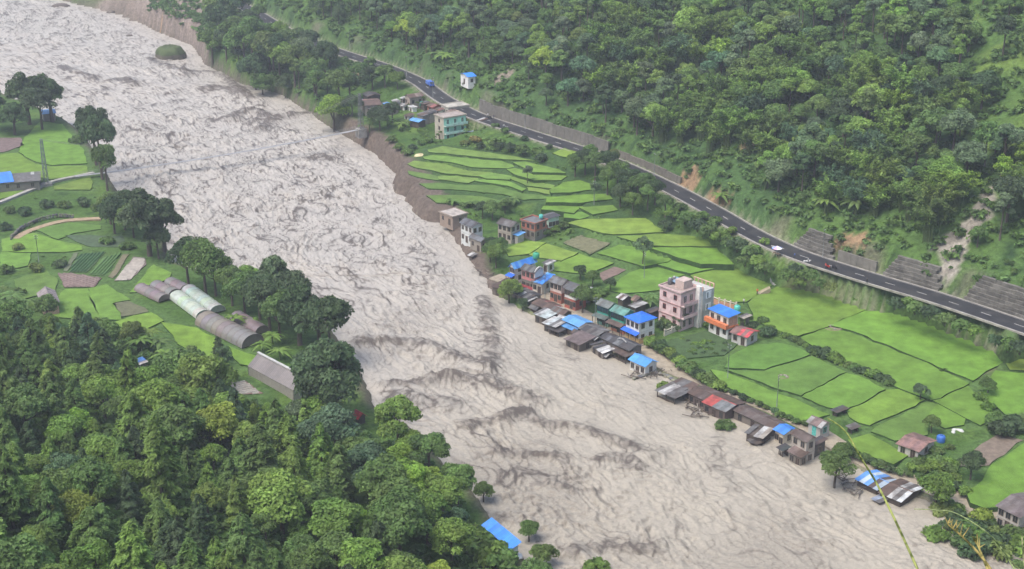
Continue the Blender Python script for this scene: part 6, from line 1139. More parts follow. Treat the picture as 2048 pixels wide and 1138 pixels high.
# ------------------------------------------------------------------ suspension footbridge
def lattice(h, w0, w1, col, par, loc, rot):
    sub = bpy.data.objects.new('pylon', None); COL.objects.link(sub); sub.parent = par; sub.location = loc; sub.rotation_euler = (0, 0, rot)
    n = 7
    def pt(k, sx, sy): f = k / n; w = w0 * (1 - f) + w1 * f; return Vector((sx * w, sy * w * 0.6, h * f))
    for sx in (-1, 1):
        for sy in (-1, 1): obj('pylon_leg', MB().tube([pt(0, sx, sy), pt(n, sx, sy)], 0.09, 5).mesh('pylon_leg'), M_STEEL, sub, col)
    m = MB()
    for k in range(n):
        for sy in (-1, 1): m.tube([pt(k, -1, sy), pt(k + 1, 1, sy)], 0.045, 4); m.tube([pt(k, 1, sy), pt(k + 1, -1, sy)], 0.06, 4); m.tube([pt(k + 1, -1, sy), pt(k + 1, 1, sy)], 0.06, 4)
        for sx in (-1, 1): m.tube([pt(k, sx, -1), pt(k + 1, sx, 1)], 0.06, 4); m.tube([pt(k + 1, sx, -1), pt(k + 1, sx, 1)], 0.06, 4)
    o = obj('bracing', m.mesh('bracing'), M_STEEL, sub, col); o['kind'] = 'stuff'
    return sub
Lp = P(93, 368, 3.4); Rp = P(722, 258, 7.0); La_ = P(192, 344, 4.2); br = thing('suspension_footbridge', 'thin cable footbridge across the flooded river with steel pylons', 'bridge', (0, 0, 0))
dirb = Rp - Lp; angb = math.atan2(dirb[1], dirb[0])
lattice(15.0, 1.1, 0.5, (0.16, 0.2, 0.19), br, Vector(Lp), angb + math.pi / 2); lattice(13.0, 1.1, 0.5, (0.13, 0.14, 0.14), br, Vector(Rp), angb + math.pi / 2)
nD = 70; tt = np.linspace(0, 1, nD + 1); a0 = P(150, 353, 4.0); dk = np.array([a0 * (1 - t) + Rp * t + np.array([0, 0, -2.0 * 4 * t * (1 - t) * 0.55]) for t in tt]); sx = np.array([-math.sin(angb), math.cos(angb), 0]) * 0.75
pl = None
for i in range(nD):
    a, b = dk[i], dk[i + 1]; d = b - a; L = np.linalg.norm(d)
    if pl is None: pl = MB().box(-L / 2 + 0.04, L / 2 - 0.04, -0.75, 0.75, -0.05, 0.05).mesh('deck_panel')
    o = obj('deck_panel', pl, M_STEEL, br, [0.30 * random.uniform(0.85, 1.15)] * 3, Vector((a + b) / 2)); o.rotation_euler = (0, -math.atan2(d[2], np.hypot(d[0], d[1])), angb)
for s in (-1, 1):
    obj('handrail_cable', MB().tube([Vector(q + sx * s + np.array([0, 0, 1.1])) for q in dk[::2]], 0.035, 4).mesh('handrail_cable'), M_STEEL, br, (0.25, 0.25, 0.24))
    tops = [Lp + np.array([0, 0, 14.8]) + sx * s] + [None] * 0 + [Rp + np.array([0, 0, 12.8]) + sx * s]
    cab = [Vector(tops[0] * (1 - t) + tops[1] * t + np.array([0, 0, -(9.0) * 4 * t * (1 - t)])) for t in np.linspace(0, 1, 25)]
    obj('main_cable', MB().tube(cab, 0.035, 4).mesh('main_cable'), M_STEEL, br, (0.25, 0.25, 0.24))
    m = MB()
    for i in range(0, nD + 1, 2): q = dk[i] + sx * s; m.tube([Vector(q), Vector(q + np.array([0, 0, 1.1]))], 0.025, 3)
    o = obj('hanger', m.mesh('hanger'), M_STEEL, br, (0.4, 0.4, 0.4)); o['kind'] = 'stuff'
obj('anchor_block', MB().box(-1.6, 1.6, -1.6, 1.6, -3, 0.3).mesh('anchor_block'), M_CONC, br, (0.3, 0.29, 0.27), Vector(Rp), angb); obj('anchor_block', MB().box(-1.6, 1.6, -1.3, 1.3, -2, 0.3).mesh('anchor_block'), M_CONC, br, (0.32, 0.31, 0.29), Vector(Lp), angb)
# ------------------------------------------------------------------ rocks, debris
def rock(label, u, v, R, hh, col, z=-0.6, seed=0, top=None):
    p = P(u, v, 0); n1, n2 = 22, 14; V = []; Fc = []
    for j in range(n2 + 1):
        th = math.pi / 2 * j / n2
        for i in range(n1):
            a = 2 * math.pi * i / n1; k = 1 + 0.22 * float(perlin(np.array([math.cos(a) * 1.7 + seed]), np.array([math.sin(a) * 1.7 + th]), 3)[0]); q = math.cos(th) ** 0.6
            V.append((R[0] * q * k * math.cos(a), R[1] * q * k * math.sin(a), hh * math.sin(th) ** 0.9 * (1 + 0.12 * float(perlin(np.array([a * 2]), np.array([th * 3 + seed]), 5)[0]))))
    for j in range(n2):
        for i in range(n1): Fc.append((j * n1 + i, j * n1 + (i + 1) % n1, (j + 1) * n1 + (i + 1) % n1, (j + 1) * n1 + i))
    t = thing('boulder', label, 'rock', (p[0], p[1], z)); b = MB().add(V, Fc).mesh('boulder', True); obj('boulder_body', b, M_ROCK, t, col)
    if top:
        m = MB().add([(x * 1.01, y * 1.01, zz * 1.02 + 0.05) for x, y, zz in V[n1 * 4:]], [tuple(i - 0 for i in f) for f in Fc[:-n1 * 4]]).mesh('moss_cap', True); obj('moss_cap', m, M_RICE, t, top)
    return t
rock('large moss covered boulder in the river upstream', 342, 118, (7.2, 5.2), 7.0, (0.12, 0.105, 0.08), -0.8, 0, (0.085, 0.115, 0.045))
rock('small dark rock near the top photo border in the river', 122, 14, (5.0, 3.0), 2.6, (0.13, 0.11, 0.095), -0.6, 4)
rock('low rock breaking the surface at the far right bank', 258, 73, (2.2, 1.8), 1.5, (0.14, 0.12, 0.1), -0.5, 7); rock('small rock below the landslide scar', 222, 26, (2.6, 2.0), 2.0, (0.14, 0.12, 0.1), -0.5, 9)
rock('low wet rock in the waves beside the moss covered boulder', 309, 122, (1.8, 1.4), 1.5, (0.1, 0.085, 0.075), -0.3, 12)
log = MB()
for i in range(26):
    a = random.uniform(0, 6.28); x, y = random.gauss(0, 2.2), random.gauss(0, 1.0); L = random.uniform(1, 3); log.tube([(x, y, 0.2), (x + L * math.cos(a), y + L * math.sin(a), 0.5 + random.uniform(-.2, .4))], 0.1, 5)
for lb, u, v in (('heap of driftwood and planks at the street end by the blue shop', 1290, 752), ('driftwood tangle against the second row upper shack', 1385, 812), ('floating wreckage below the red patch roof', 1412, 828), ('dark wreckage heap left of the tarpaulin roof house', 1698, 974), ('broken planks on the flooded street start', 968, 548)):
    p = P(u, v, 0); t = thing('debris_heap', lb, 'debris', (p[0], p[1], 0.0), random.uniform(0, 3)); o = obj('driftwood', log.mesh('driftwood') if 'driftmesh' not in globals() else driftmesh, M_WOOD, t, (0.13, 0.11, 0.09)); driftmesh = o.data; o['kind'] = 'stuff'
    for k in range(4): q = obj('plank', MB().box(-1.1, 1.1, -0.12, 0.12, -0.03, 0.03).mesh('plank'), M_WOOD, t, (0.25, 0.23, 0.2), (random.gauss(0, 1.4), random.gauss(0, .8), 0.6)); q.rotation_euler = (random.uniform(-.3, .3), random.uniform(-.3, .3), random.uniform(0, 3))
# concrete slab washed against the street end
st_ = [P(u, v, 0.2) for u, v in ((1268, 758), (1305, 745), (1335, 752), (1355, 768))]; t = thing('broken_wall', 'broken low stone wall curving from the blue shop into the flood', 'wall', st_[0]); 
for a, b in zip(st_[:-1], st_[1:]):
    d = b - a; L = np.hypot(d[0], d[1])
    for k in range(max(1, int(L / 0.9))): o = obj('stone', stone, M_ROCK, t, [0.2 * random.uniform(.7, 1.2)] * 2 + [0.16], Vector(a + d * (k / max(1, int(L / 0.9))) - st_[0]) + Vector((0, 0, 0.1)), random.uniform(0, 6)); o.scale = (1.2, 1.0, 1.1)
# ------------------------------------------------------------------ tanks, ponds, small things
def barrel(label, u, v, z, r, h, col, name='water_tank', cat='tank'):
    p = P(u, v, z); t = thing(name, label, cat, p); obj('body', MB().lathe([(r * .95, 0), (r, h * .1), (r, h * .8), (r * .8, h * .93), (r * .35, h)], 12).mesh('body', True), M_STEEL, t, col); obj('lid', MB().lathe([(r * .36, h * .99), (r * .36, h * 1.07), (r * .1, h * 1.1)], 10).mesh('lid'), M_STEEL, t, [q * .7 for q in col])
barrel('green water tank on the roof beside the long blue roof', 1072, 516, 6.0, 0.9, 1.6, (0.05, 0.34, 0.2)); barrel('teal water tank beside the stone house in the hamlet', 844, 212, 9.5, 0.9, 1.7, (0.05, 0.38, 0.28)); barrel('turquoise water tank on the red fronted flat roof', 1082, 436, 8.0, 0.6, 1.1, (0.1, 0.5, 0.45)); barrel('turquoise tank behind the orange banded house', 1474, 622, 3.0, 0.8, 1.6, (0.1, 0.5, 0.42)); barrel('blue drum beside the brown red farm shed', 1881, 884, 1.2, 0.9, 1.6, (0.04, 0.14, 0.45)); barrel('white drum beneath the blue hall in trees', 1034, 1124, 1.5, 1.0, 1.6, (0.7, 0.7, 0.68))
for lb, u, v, r in (('round muddy pit in the big paddy near the hedge row', 1666, 655, 2.0), ('round muddy pit with stones in the lower paddy', 1567, 753, 1.2)):
    p = P(u, v, 2.4 if u > 1600 else 1.9); p = P(u, v, next((f[1] for f in FIELDS if inpoly(f[0], np.array([p[0]]), np.array([p[1]]))[0]), p[2])); t = thing('pit', lb, 'pit', p); obj('rim', MB().lathe([(r * 1.2, -0.3), (r * 1.05, 0.06), (r * 0.9, 0.06), (r * 0.75, -0.1), (0.05, -0.12)], 18).mesh('rim', True), M_SOIL, t, (0.2, 0.165, 0.11))
    for k in range(6): a = random.uniform(0, 6.28); obj('stone', stone, M_ROCK, t, (0.28, 0.26, 0.22), (r * 0.6 * math.cos(a), r * 0.6 * math.sin(a), 0.05), a).scale = (0.6, 0.6, 0.6)
p = P(841, 314, 0); p = ground(841, 314, 6); t = thing('straw_stack', 'pale straw stack on the terrace edge', 'straw stack', p); obj('straw', MB().lathe([(2.0, 0), (2.2, 0.35), (1.9, 0.7), (1.2, 1.0), (0.4, 1.2)], 14).mesh('straw', True), M_SOIL, t, (0.55, 0.47, 0.28)); obj('pole', MB().tube([(0, 0, 0), (0, 0, 1.6)], 0.06, 5).mesh('pole'), M_WOOD, t, (0.2, 0.16, 0.12))
for lb, u, v, s_ in (('white sacks heap on the weedy bank above the brown plot', 1914, 864, 0.9), ('white plastic sheets lying by the roadside stall', 1615, 524, 0.6), ('pale tarpaulin pile at the road edge left of the stall', 1553, 500, 0.55), ('white bundle on the bush at the right lower border', 2032, 1092, 1.0)):
    p = ground(u, v, 3); t = thing('sack_pile', lb, 'sacks', (p[0], p[1], p[2] + 0.1)); me = MB().lathe([(0.3, 0), (0.55, 0.15), (0.5, 0.4), (0.15, 0.5)], 8).mesh('sack', True)
    for k in range(5): o = obj('sack', me, M_CLOTH, t, (0.55, 0.55, 0.52), (random.gauss(0, .7) * s_, random.gauss(0, .5) * s_, 0.05), random.uniform(0, 3)); o.scale = (1.4 * s_, 0.9 * s_, 0.8)
# concrete ramp from road to paddies
rp = np.array([[*P(1556, 506, 8.6)], [*P(1556, 535, 5.5)], [*P(1552, 560, 3.0)], [*P(1560, 572, 2.2)]]); o = strip('concrete_ramp', arcsample(catmull(rp, 6), 1.0), -1.6, 1.6, 0.35, M_CONC, (0.42, 0.40, 0.36), None, 1.5); tag(o, 'pale concrete ramp from the road down to the paddies', None, None, 'structure')
# ------------------------------------------------------------------ poles
def pole(label, p, h, col=(0.17, 0.2, 0.18), arms=2, grp='utility poles'):
    t = thing('utility_pole', label, 'pole', p, random.uniform(0, 3), grp); obj('shaft', MB().tube([(0, 0, -1), (0, 0, h)], [0.11, 0.07], 7).mesh('shaft', True), M_STEEL, t, col)
    for k in range(arms): obj('crossarm', MB().box(-0.5, 0.5, -0.04, 0.04, h - 0.4 - k * 0.7, h - 0.28 - k * 0.7).mesh('crossarm'), M_STEEL, t, col)
    for k in range(arms):
        for x in (-0.42, 0, 0.42): obj('insulator', MB().lathe([(0.05, h - 0.28 - k * .7), (0.08, h - 0.2 - k * .7), (0.04, h - 0.1 - k * .7)], 6, x, 0).mesh('insulator'), M_STEEL, t, (0.5, 0.5, 0.48))
for lb, u, v, h in (('slim grey pole in the field edge behind the street hedge', 1455, 760, 9), ('grey pole on the paddy side of the long brown roof', 1553, 818, 8), ('grey pole standing at the street by green houses', 1190, 650, 7.5), ('grey pole on the street beside the blue roof row', 1090, 596, 7), ('thin pole among the left bank bushes', 78, 525, 8), ('pole on the terraces under the road', 1188, 412, 8), ('grey pole behind the long brown street houses', 1288, 560, 8)):
    pole(lb, ground(u, v, 1.5), h)
for lb, u, v in (('steel pole at the road bend above the hamlet', 813, 152), ('steel pole beside the road near the pale roof', 866, 196), ('steel pole on the road edge below the concrete wall', 1050, 258), ('steel pole at the road below the orange slip', 1308, 356), ('steel pole on the road by the stone basket wall', 1645, 515), ('steel pole on the road edge near the far bend', 700, 100)):
    q = P(u, v, 12.5 if u < 1000 else 9.8); q = P(u, v, sdist(ROADC[:, :2], np.array([q[0]]), np.array([q[1]]), ROADC[:, 2])[1][0]); pole(lb, q, 8, (0.2, 0.21, 0.2), 1)
# ------------------------------------------------------------------ vehicles and people
def roadpt(u, off):
    p = arcsample(ROAD3, 0.5); uu = project(p[:, 0], p[:, 1], p[:, 2])[0]; i = int(np.argmin(np.abs(uu - u))); d = p[i + 1] - p[i - 1]; a = math.atan2(d[1], d[0]); return Vector((p[i][0] - math.sin(a) * off, p[i][1] + math.cos(a) * off, p[i][2] + 0.07)), a
wheel_me = MB().tube([(0, -0.12, 0), (0, 0.12, 0)], 0.42, 12).mesh('wheel'); rim_me = MB().tube([(0, -0.13, 0), (0, 0.13, 0)], 0.22, 8).mesh('rim')
p, a = roadpt(852, 1.6); t = thing('truck', 'small blue truck driving on the road above the hamlet', 'truck', p, a)
obj('cab', MB().add([(1.2, -0.9, 0.5), (2.7, -0.9, 0.5), (2.7, -0.9, 1.3), (2.3, -0.85, 2.2), (1.2, -0.85, 2.2), (1.2, 0.9, 0.5), (2.7, 0.9, 0.5), (2.7, 0.9, 1.3), (2.3, 0.85, 2.2), (1.2, 0.85, 2.2)], [(0, 1, 2, 3, 4), (9, 8, 7, 6, 5), (0, 5, 6, 1), (1, 6, 7, 2), (2, 7, 8, 3), (3, 8, 9, 4), (4, 9, 5, 0)]).mesh('cab'), M_STEEL, t, (0.06, 0.14, 0.5)); obj('windscreen', MB().add([(2.71, -0.75, 1.38), (2.71, 0.75, 1.38), (2.38, 0.72, 2.1), (2.38, -0.72, 2.1)], [(0, 1, 2, 3)]).mesh('windscreen'), M_GLASS, t, (0.04, 0.05, 0.06)); obj('cargo_bed', MB().box(-2.6, 1.1, -1.0, 1.0, 0.7, 1.9).mesh('cargo_bed'), M_STEEL, t, (0.1, 0.2, 0.55))
for x in (-1.7, 1.9):
    for y in (-0.85, 0.85): w_ = obj('wheel', wheel_me, M_STEEL, t, (0.02, 0.02, 0.02), (x, y, 0.42)); obj('rim', rim_me, M_STEEL, w_, (0.3, 0.3, 0.3))
def bike(label, u, off, col, grp='motorbikes on the road'):
    p, a = roadpt(u, off); t = thing('motorbike', label, 'motorbike', p, a + random.uniform(-.3, .3), grp)
    for x in (-0.62, 0.62): obj('wheel', MB().tube([(x, -0.06, 0.31), (x, 0.06, 0.31)], 0.31, 10).mesh('wheel'), M_STEEL, t, (0.02, 0.02, 0.02))
    obj('body', MB().add([(-0.7, -0.13, 0.5), (0.35, -0.13, 0.45), (0.5, -0.13, 0.95), (0.1, -0.13, 0.98), (-0.75, -0.13, 0.82), (-0.7, 0.13, 0.5), (0.35, 0.13, 0.45), (0.5, 0.13, 0.95), (0.1, 0.13, 0.98), (-0.75, 0.13, 0.82)], [(0, 1, 2, 3, 4), (9, 8, 7, 6, 5), (0, 5, 6, 1), (1, 6, 7, 2), (2, 7, 8, 3), (3, 8, 9, 4), (4, 9, 5, 0)]).mesh('body'), M_STEEL, t, col); obj('seat', MB().box(-0.75, 0.05, -0.14, 0.14, 0.99, 1.06).mesh('seat'), M_CLOTH, t, (0.02, 0.02, 0.02)); obj('handlebar', MB().tube([(0.45, -0.35, 1.1), (0.5, 0, 1.0), (0.45, 0.35, 1.1)], 0.03, 5).mesh('handlebar'), M_STEEL, t, (0.1, 0.1, 0.1)); obj('fork', MB().tube([(0.5, 0, 1.0), (0.62, 0, 0.31)], 0.04, 5).mesh('fork'), M_STEEL, t, (0.2, 0.2, 0.2))
bike('red motorbike standing on the road right of the stall', 1668, -2.4, (0.5, 0.04, 0.03)); bike('dark motorbike beside the red one on the road', 1676, -1.2, (0.04, 0.04, 0.05)); bike('black motorbike on the road near the concrete wall', 972, 1.8, (0.03, 0.03, 0.03)); bike('white motorbike at the road edge left of the stall', 1560, -2.6, (0.5, 0.5, 0.5))
def person_mesh(seed):
    r = random.Random(seed); me = bpy.data.meshes.new('person'); st = r.uniform(0.08, 0.22)
    J = dict(pel=(0, 0, .95), ches=(0, 0, 1.3), neck=(0, 0, 1.48), head=(0.02, 0, 1.62), top=(0.02, 0, 1.74), lh=(st * .3, .1, .9), lk=(st * .7, .11, .5), la=(st * .6, .11, .08), lt=(st * .6 + .16, .11, .04), rh=(-st * .3, -.1, .9), rk=(-st * .3, -.11, .5), ra=(-st, -.11, .08), rt=(-st + .16, -.11, .04), ls=(0, .19, 1.42), le=(-.05, .25, 1.15), lw=(.08, .24, .92), rs=(0, -.19, 1.42), re=(-.02, -.25, 1.15), rw=(.12, -.23, .95))
    nm = list(J); E = [('pel', 'ches'), ('ches', 'neck'), ('neck', 'head'), ('head', 'top'), ('pel', 'lh'), ('lh', 'lk'), ('lk', 'la'), ('la', 'lt'), ('pel', 'rh'), ('rh', 'rk'), ('rk', 'ra'), ('ra', 'rt'), ('ches', 'ls'), ('ls', 'le'), ('le', 'lw'), ('ches', 'rs'), ('rs', 're'), ('re', 'rw')]
    me.from_pydata([J[k] for k in nm], [(nm.index(a), nm.index(b)) for a, b in E], []); o = bpy.data.objects.new('person_build', me); COL.objects.link(o)
    md = o.modifiers.new('skin', 'SKIN'); R = dict(pel=.15, ches=.16, neck=.06, head=.1, top=.085, lh=.09, lk=.065, la=.045, lt=.04, rh=.09, rk=.065, ra=.045, rt=.04, ls=.065, le=.045, lw=.035, rs=.065, re=.045, rw=.035)
    for i, k in enumerate(nm): me.skin_vertices[0].data[i].radius = (R[k], R[k]); me.skin_vertices[0].data[i].use_root = (k == 'pel')
    s2 = o.modifiers.new('sub', 'SUBSURF'); s2.levels = 1; s2.render_levels = 1
    dg = bpy.context.evaluated_depsgraph_get(); m2 = bpy.data.meshes.new_from_object(o.evaluated_get(dg)); bpy.data.objects.remove(o); return m2
mp, n = newmat('clothes_and_skin'); L = n.links.new; out = N(n, 'ShaderNodeOutputMaterial'); bs = N(n, 'ShaderNodeBsdfPrincipled'); L(bs.outputs[0], out.inputs[0]); bs.inputs['Roughness'].default_value = 0.8
tc = N(n, 'ShaderNodeTexCoord'); sp = N(n, 'ShaderNodeSeparateXYZ'); L(tc.outputs['Object'], sp.inputs[0]); oi = N(n, 'ShaderNodeObjectInfo')
rmp = N(n, 'ShaderNodeValToRGB'); rmp.color_ramp.interpolation = 'CONSTANT'; dv = N(n, 'ShaderNodeMath', operation='DIVIDE'); dv.inputs[1].default_value = 1.8; L(sp.outputs[2], dv.inputs[0]); L(dv.outputs[0], rmp.inputs[0]); e = rmp.color_ramp.elements; e[0].position = 0; e[0].color = (0.03, 0.03, 0.04, 1); e[1].position = 0.52; e[1].color = (1, 1, 1, 1); x_ = e.new(0.83); x_.color = (0.25, 0.14, 0.09, 1); x_ = e.new(0.925); x_.color = (0.01, 0.01, 0.01, 1)
mx = N(n, 'ShaderNodeMix', data_type='RGBA', blend_type='MULTIPLY'); mx.inputs[0].default_value = 1; L(rmp.outputs[0], mx.inputs[6]); fl = N(n, 'ShaderNodeMath', operation='COMPARE'); fl.inputs[1].default_value = 0.675; fl.inputs[2].default_value = 0.155; L(dv.outputs[0], fl.inputs[0]); m3 = N(n, 'ShaderNodeMix', data_type='RGBA'); L(fl.outputs[0], m3.inputs[0]); m3.inputs[6].default_value = (1, 1, 1, 1); L(oi.outputs['Color'], m3.inputs[7]); L(m3.outputs[2], mx.inputs[7]); L(mx.outputs[2], bs.inputs['Base Color'])
PM = [person_mesh(s) for s in (1, 2, 3)]
for me in PM: me.materials.append(mp)
for i, (lb, u, off, c) in enumerate((('person in white top walking on the road near the concrete wall', 966, 2.2, (0.6, 0.6, 0.58)), ('person in dark top standing on the road near the concrete wall', 976, 2.6, (0.06, 0.06, 0.08)), ('person in white top at the road edge below the concrete wall', 1018, -2.6, (0.65, 0.65, 0.62)), ('person in dark top standing left of the stall umbrella', 1548, -3.0, (0.05, 0.05, 0.07)), ('person in blue top just right of the stall umbrella', 1604, -3.2, (0.1, 0.16, 0.4)), ('person in pale top between the stall and the motorbikes', 1632, -3.1, (0.5, 0.5, 0.48)), ('person in red top beside the red motorbike', 1664, -3.0, (0.5, 0.08, 0.06)), ('person in dark top on the road verge right of the stalls', 1752, -4.4, (0.07, 0.06, 0.06)), ('person in dark top near the far end of the road', 552, -1.0, (0.06, 0.06, 0.08)), ('person in grey top beside another at the far road end', 558, -1.6, (0.3, 0.3, 0.32)))):
    p, a = roadpt(u, off); o = obj('person', PM[i % 3], None, None, c, p, random.uniform(0, 6)); tag(o, lb, 'person', 'people on the road')
for i, (lb, u, v) in enumerate((('person in orange top on the dirt footpath between paddies', 1514, 592), ('person in white top at the picket wall end of the footpath', 1487, 612))):
    o = obj('person', PM[i], None, None, (0.6, 0.16, 0.06) if i == 0 else (0.6, 0.58, 0.52), ground(u, v, 2) + np.array([0, 0, 0.45]), 1.0); tag(o, lb, 'person')
# roadside stall with umbrella
p, a = roadpt(1581, -5.0); t = thing('market_stall', 'roadside stall under a white, blue and pink umbrella', 'stall', (p.x, p.y, p.z - 0.2), a)
for k in range(8):
    a0, a1 = 2 * math.pi * k / 8, 2 * math.pi * (k + 1) / 8; obj('umbrella_panel', MB().add([(0, 0, 2.75), (1.45 * math.cos(a0), 1.45 * math.sin(a0), 2.1), (1.45 * math.cos(a1), 1.45 * math.sin(a1), 2.1), (0, 0, 2.72), (1.45 * math.cos(a0), 1.45 * math.sin(a0), 2.07), (1.45 * math.cos(a1), 1.45 * math.sin(a1), 2.07)], [(0, 1, 2), (5, 4, 3), (1, 4, 5, 2)]).mesh('umbrella_panel'), M_CLOTH, t, [(0.75, 0.74, 0.74), (0.2, 0.3, 0.65), (0.7, 0.4, 0.6), (0.75, 0.74, 0.74)][k % 4])
obj('umbrella_pole', MB().tube([(0, 0, -0.5), (0, 0, 2.8)], 0.04, 6).mesh('umbrella_pole'), M_STEEL, t, (0.5, 0.5, 0.5)); obj('table', MB().box(-1.1, 1.1, -0.5, 0.5, 0.7, 0.78).mesh('table'), M_WOOD, t, (0.3, 0.22, 0.15))
for x in (-1, 1):
    for y in (-.4, .4): obj('table_leg', MB().box(x - .04, x + .04, y - .04, y + .04, -0.4, 0.7).mesh('table_leg'), M_WOOD, t, (0.2, 0.15, 0.1))
# ------------------------------------------------------------------ dry grass stems close to the photographer
def stem(label, pts, r, col, head=None):
    """pts: picture positions with distance from the camera along the view axis"""
    w = []
    for u, v, dep in pts: d = FW + np.array([(u - CX) / F0, 0, 0]) + UP * (-(v - CY) / F0); w.append(Vector(np.array([0, 0, CAMH]) + d * dep))
    b = w[-1]; gz_ = 133.55 - 0.72 * max(math.hypot(b.x, b.y) - 1.6, 0); w.append(Vector((b.x + 0.1, b.y - 0.1, min(gz_, b.z - 0.15) - 0.03)))
    q = np.vstack([catmull(np.array(w[:-1]), 8), np.array(w[-1])[None, :]]); rad = np.linspace(r * 0.45, r, len(q)); t = thing('grass_stem', label, 'grass', Vector((w[-1].x, w[-1].y, w[-1].z)), 0, 'grass stems near the camera')
    o = obj('stalk', MB().tube([Vector(p) - t.location for p in q], list(rad), 6).mesh('stalk', True), M_RICE, t, col)
    if head:
        m = MB()
        for k in range(head): p0 = Vector(q[int(k * len(q) * 0.3 / head)]) - t.location; dd = Vector((random.uniform(-.01, .01), random.uniform(-.01, .01), random.uniform(0.008, .025))); m.tube([p0, p0 + dd], [0.0016, 0.0004], 4)
        o2 = obj('seed_head', m.mesh('seed_head'), M_RICE, t, col); o2['kind'] = 'stuff'
GC = (0.36, 0.40, 0.13)
stem('long pale grass stem arching over the flooded houses', [(1655, 836, 3.0), (1690, 862, 3.0), (1722, 915, 3.0), (1755, 970, 3.0), (1790, 1040, 3.0), (1835, 1138, 3.0)], 0.003, GC)
stem('thin grass blade crossing the round leafy tree', [(1828, 1018, 2.9), (1870, 1020, 2.9), (1915, 1028, 2.9), (1985, 1075, 2.9), (2030, 1140, 2.9)], 0.0018, (0.3, 0.36, 0.16))
stem('thick golden grass stem at the lower right corner', [(1895, 1048, 2.6), (1930, 1078, 2.6), (1962, 1112, 2.6), (1985, 1145, 2.6)], 0.0032, (0.38, 0.31, 0.11), 10)
stem('short golden grass stem beside the thick one', [(1952, 1083, 2.6), (1962, 1105, 2.6), (1970, 1125, 2.6), (1978, 1146, 2.6)], 0.003, (0.4, 0.34, 0.12), 8)
stem('fine grass stem at the right photo border', [(1985, 1080, 2.7), (2010, 1110, 2.7), (2046, 1145, 2.7)], 0.0016, (0.3, 0.36, 0.14)); stem('pale upright grass tip at the far right border', [(2044, 1070, 2.5), (2046, 1100, 2.5), (2052, 1145, 2.5)], 0.0025, (0.42, 0.42, 0.22))
# ------------------------------------------------------------------ haze
hb = MB().box(-700, 760, -90, 1350, -6, 141).mesh('haze'); m, n = newmat('valley_haze'); out = N(n, 'ShaderNodeOutputMaterial'); pv = N(n, 'ShaderNodeVolumePrincipled'); n.links.new(pv.outputs[0], out.inputs['Volume'])
pv.inputs['Color'].default_value = (0.88, 0.93, 1.0, 1); pv.inputs['Density'].default_value = HAZE; pv.inputs['Anisotropy'].default_value = 0.2
ho = obj('haze', hb, m); tag(ho, 'thin pale haze filling the valley', 'haze', None, 'stuff')
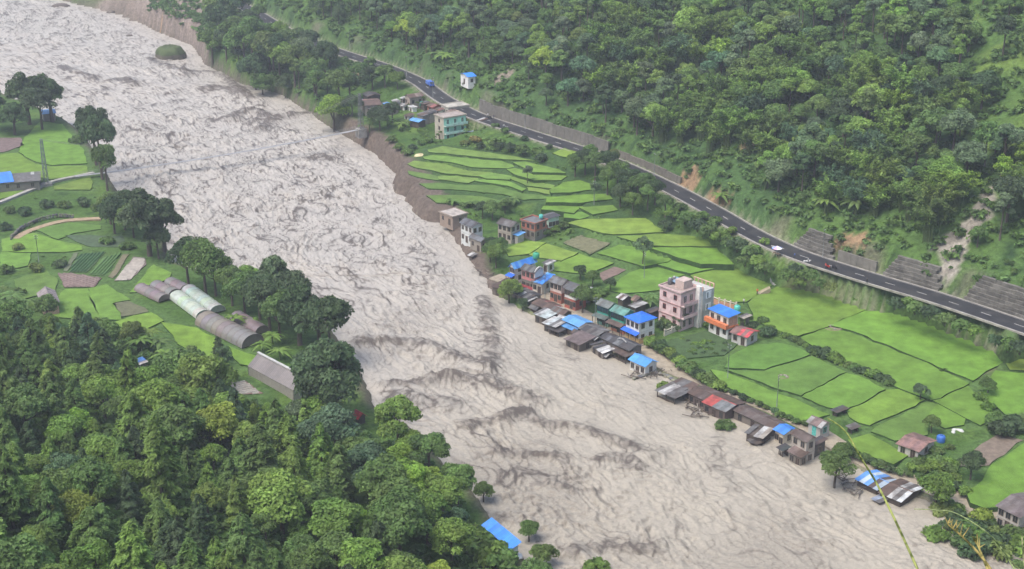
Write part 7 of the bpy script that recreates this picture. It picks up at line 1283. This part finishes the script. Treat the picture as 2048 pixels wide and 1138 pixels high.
# ------------------------------------------------------------------ a label for each tree
MARKS = [('the blue roofed slope hut', 935, 150), ('the concrete road wall', 1060, 225), ('the orange soil slip', 1385, 350), ('the short stone basket wall', 1600, 460), ('the washed out gully', 1930, 440), ('the yellow green clearing', 1990, 180), ('the long stone basket wall', 1990, 560), ('the top photo border', 1300, -10), ('the top right corner', 1980, 10), ('the central hillside', 1500, 180), ('the bamboo slope', 1750, 300), ('the far road end', 520, 40), ('the road bend', 860, 160), ('the landslide scar', 400, 60), ('the moss covered boulder', 345, 110), ('the lime green tree', 668, 175),
         ('the mint green house', 900, 250), ('the footbridge pylon', 722, 215), ('the rice terraces', 980, 340), ('the stone house', 1020, 455), ('the long blue roof', 1045, 530), ('the green houses', 1225, 630), ('the pink house', 1365, 600), ('the orange banded house', 1450, 635), ('the street hedge', 1390, 740), ('the concrete ramp', 1555, 540), ('the big paddies', 1700, 690), ('the farm shed', 1833, 880), ('the brown plot', 1970, 900), ('the right house border', 2030, 1000), ('the tarpaulin roof house', 1740, 970), ('the second shack row', 1450, 810),
         ('the left bank pylon', 88, 330), ('the vegetable beds', 200, 530), ('the small barn', 96, 593), ('the white tunnels', 400, 600), ('the large tunnel', 465, 660), ('the gabled greenhouse', 545, 745), ('the hidden blue shed', 280, 725), ('the red tin roof', 718, 828), ('the blue hall', 1000, 1075), ('the lower left corner', 30, 1120), ('the lower photo border', 420, 1130), ('the left photo border', 5, 900), ('the middle of the forest', 300, 930), ('the forest river edge', 840, 920), ('the slim conifer', 440, 690), ('the dome tree', 660, 770), ('the upper forest edge', 120, 690), ('the lower forest middle', 620, 1040)]
def place(u, v):
    i = min(range(len(MARKS)), key=lambda k: (MARKS[k][1] - u) ** 2 + 1.6 * (MARKS[k][2] - v) ** 2); nm, mu, mv = MARKS[i]; du, dv = u - mu, v - mv
    if 'corner' in nm or 'border' in nm and nm != 'the right house border' or 'middle' in nm or nm in ('the central hillside', 'the bamboo slope'): return 'near ' + nm if abs(du) < 60 else ('left of ' if du < 0 else 'right of ') + nm
    return ('above ' if dv < 0 else 'below ') + nm if abs(dv) * 1.3 > abs(du) else ('left of ' if du < 0 else 'right of ') + nm
GROUPS = dict(fbroad='trees in the lower left forest', pine='pines in the lower left forest', hbroad='trees on the far hillside', slender='slim trees on the far slope', bamboo='bamboo clumps above the road', banana='banana plants', shrub='bushes on banks and bunds', broad='trees by river and village', big='large riverside trees', dome='large riverside trees')
keys = {}
for t in TREES:
    t[0]['group'] = GROUPS[t[1]]
    if t[5]: t[0]['label'] = t[5]; continue
    size = 'small' if t[7] < (1.15 if t[1] == 'shrub' else 0.82) else 'large' if t[7] > (1.7 if t[1] == 'shrub' else 1.08) else 'medium'
    keys.setdefault(f"{size} {TONES[t[2]][0]} {WORD[t[1]]} {place(t[3], t[4])}", []).append(t)
ORD = ['leftmost', 'second from left', 'third from left', 'fourth from left', 'fifth from left', 'sixth from left', 'seventh from left', 'eighth from left', 'ninth from left', 'tenth from left']
for k, ts in keys.items():
    ts.sort(key=lambda t: t[3])
    for i, t in enumerate(ts): t[0]['label'] = k if len(ts) == 1 else (k + ', ' + (ORD[i] if i < 10 else f'{i + 1}th from left') if i < len(ts) - 1 or len(ts) < 3 else k + ', rightmost')
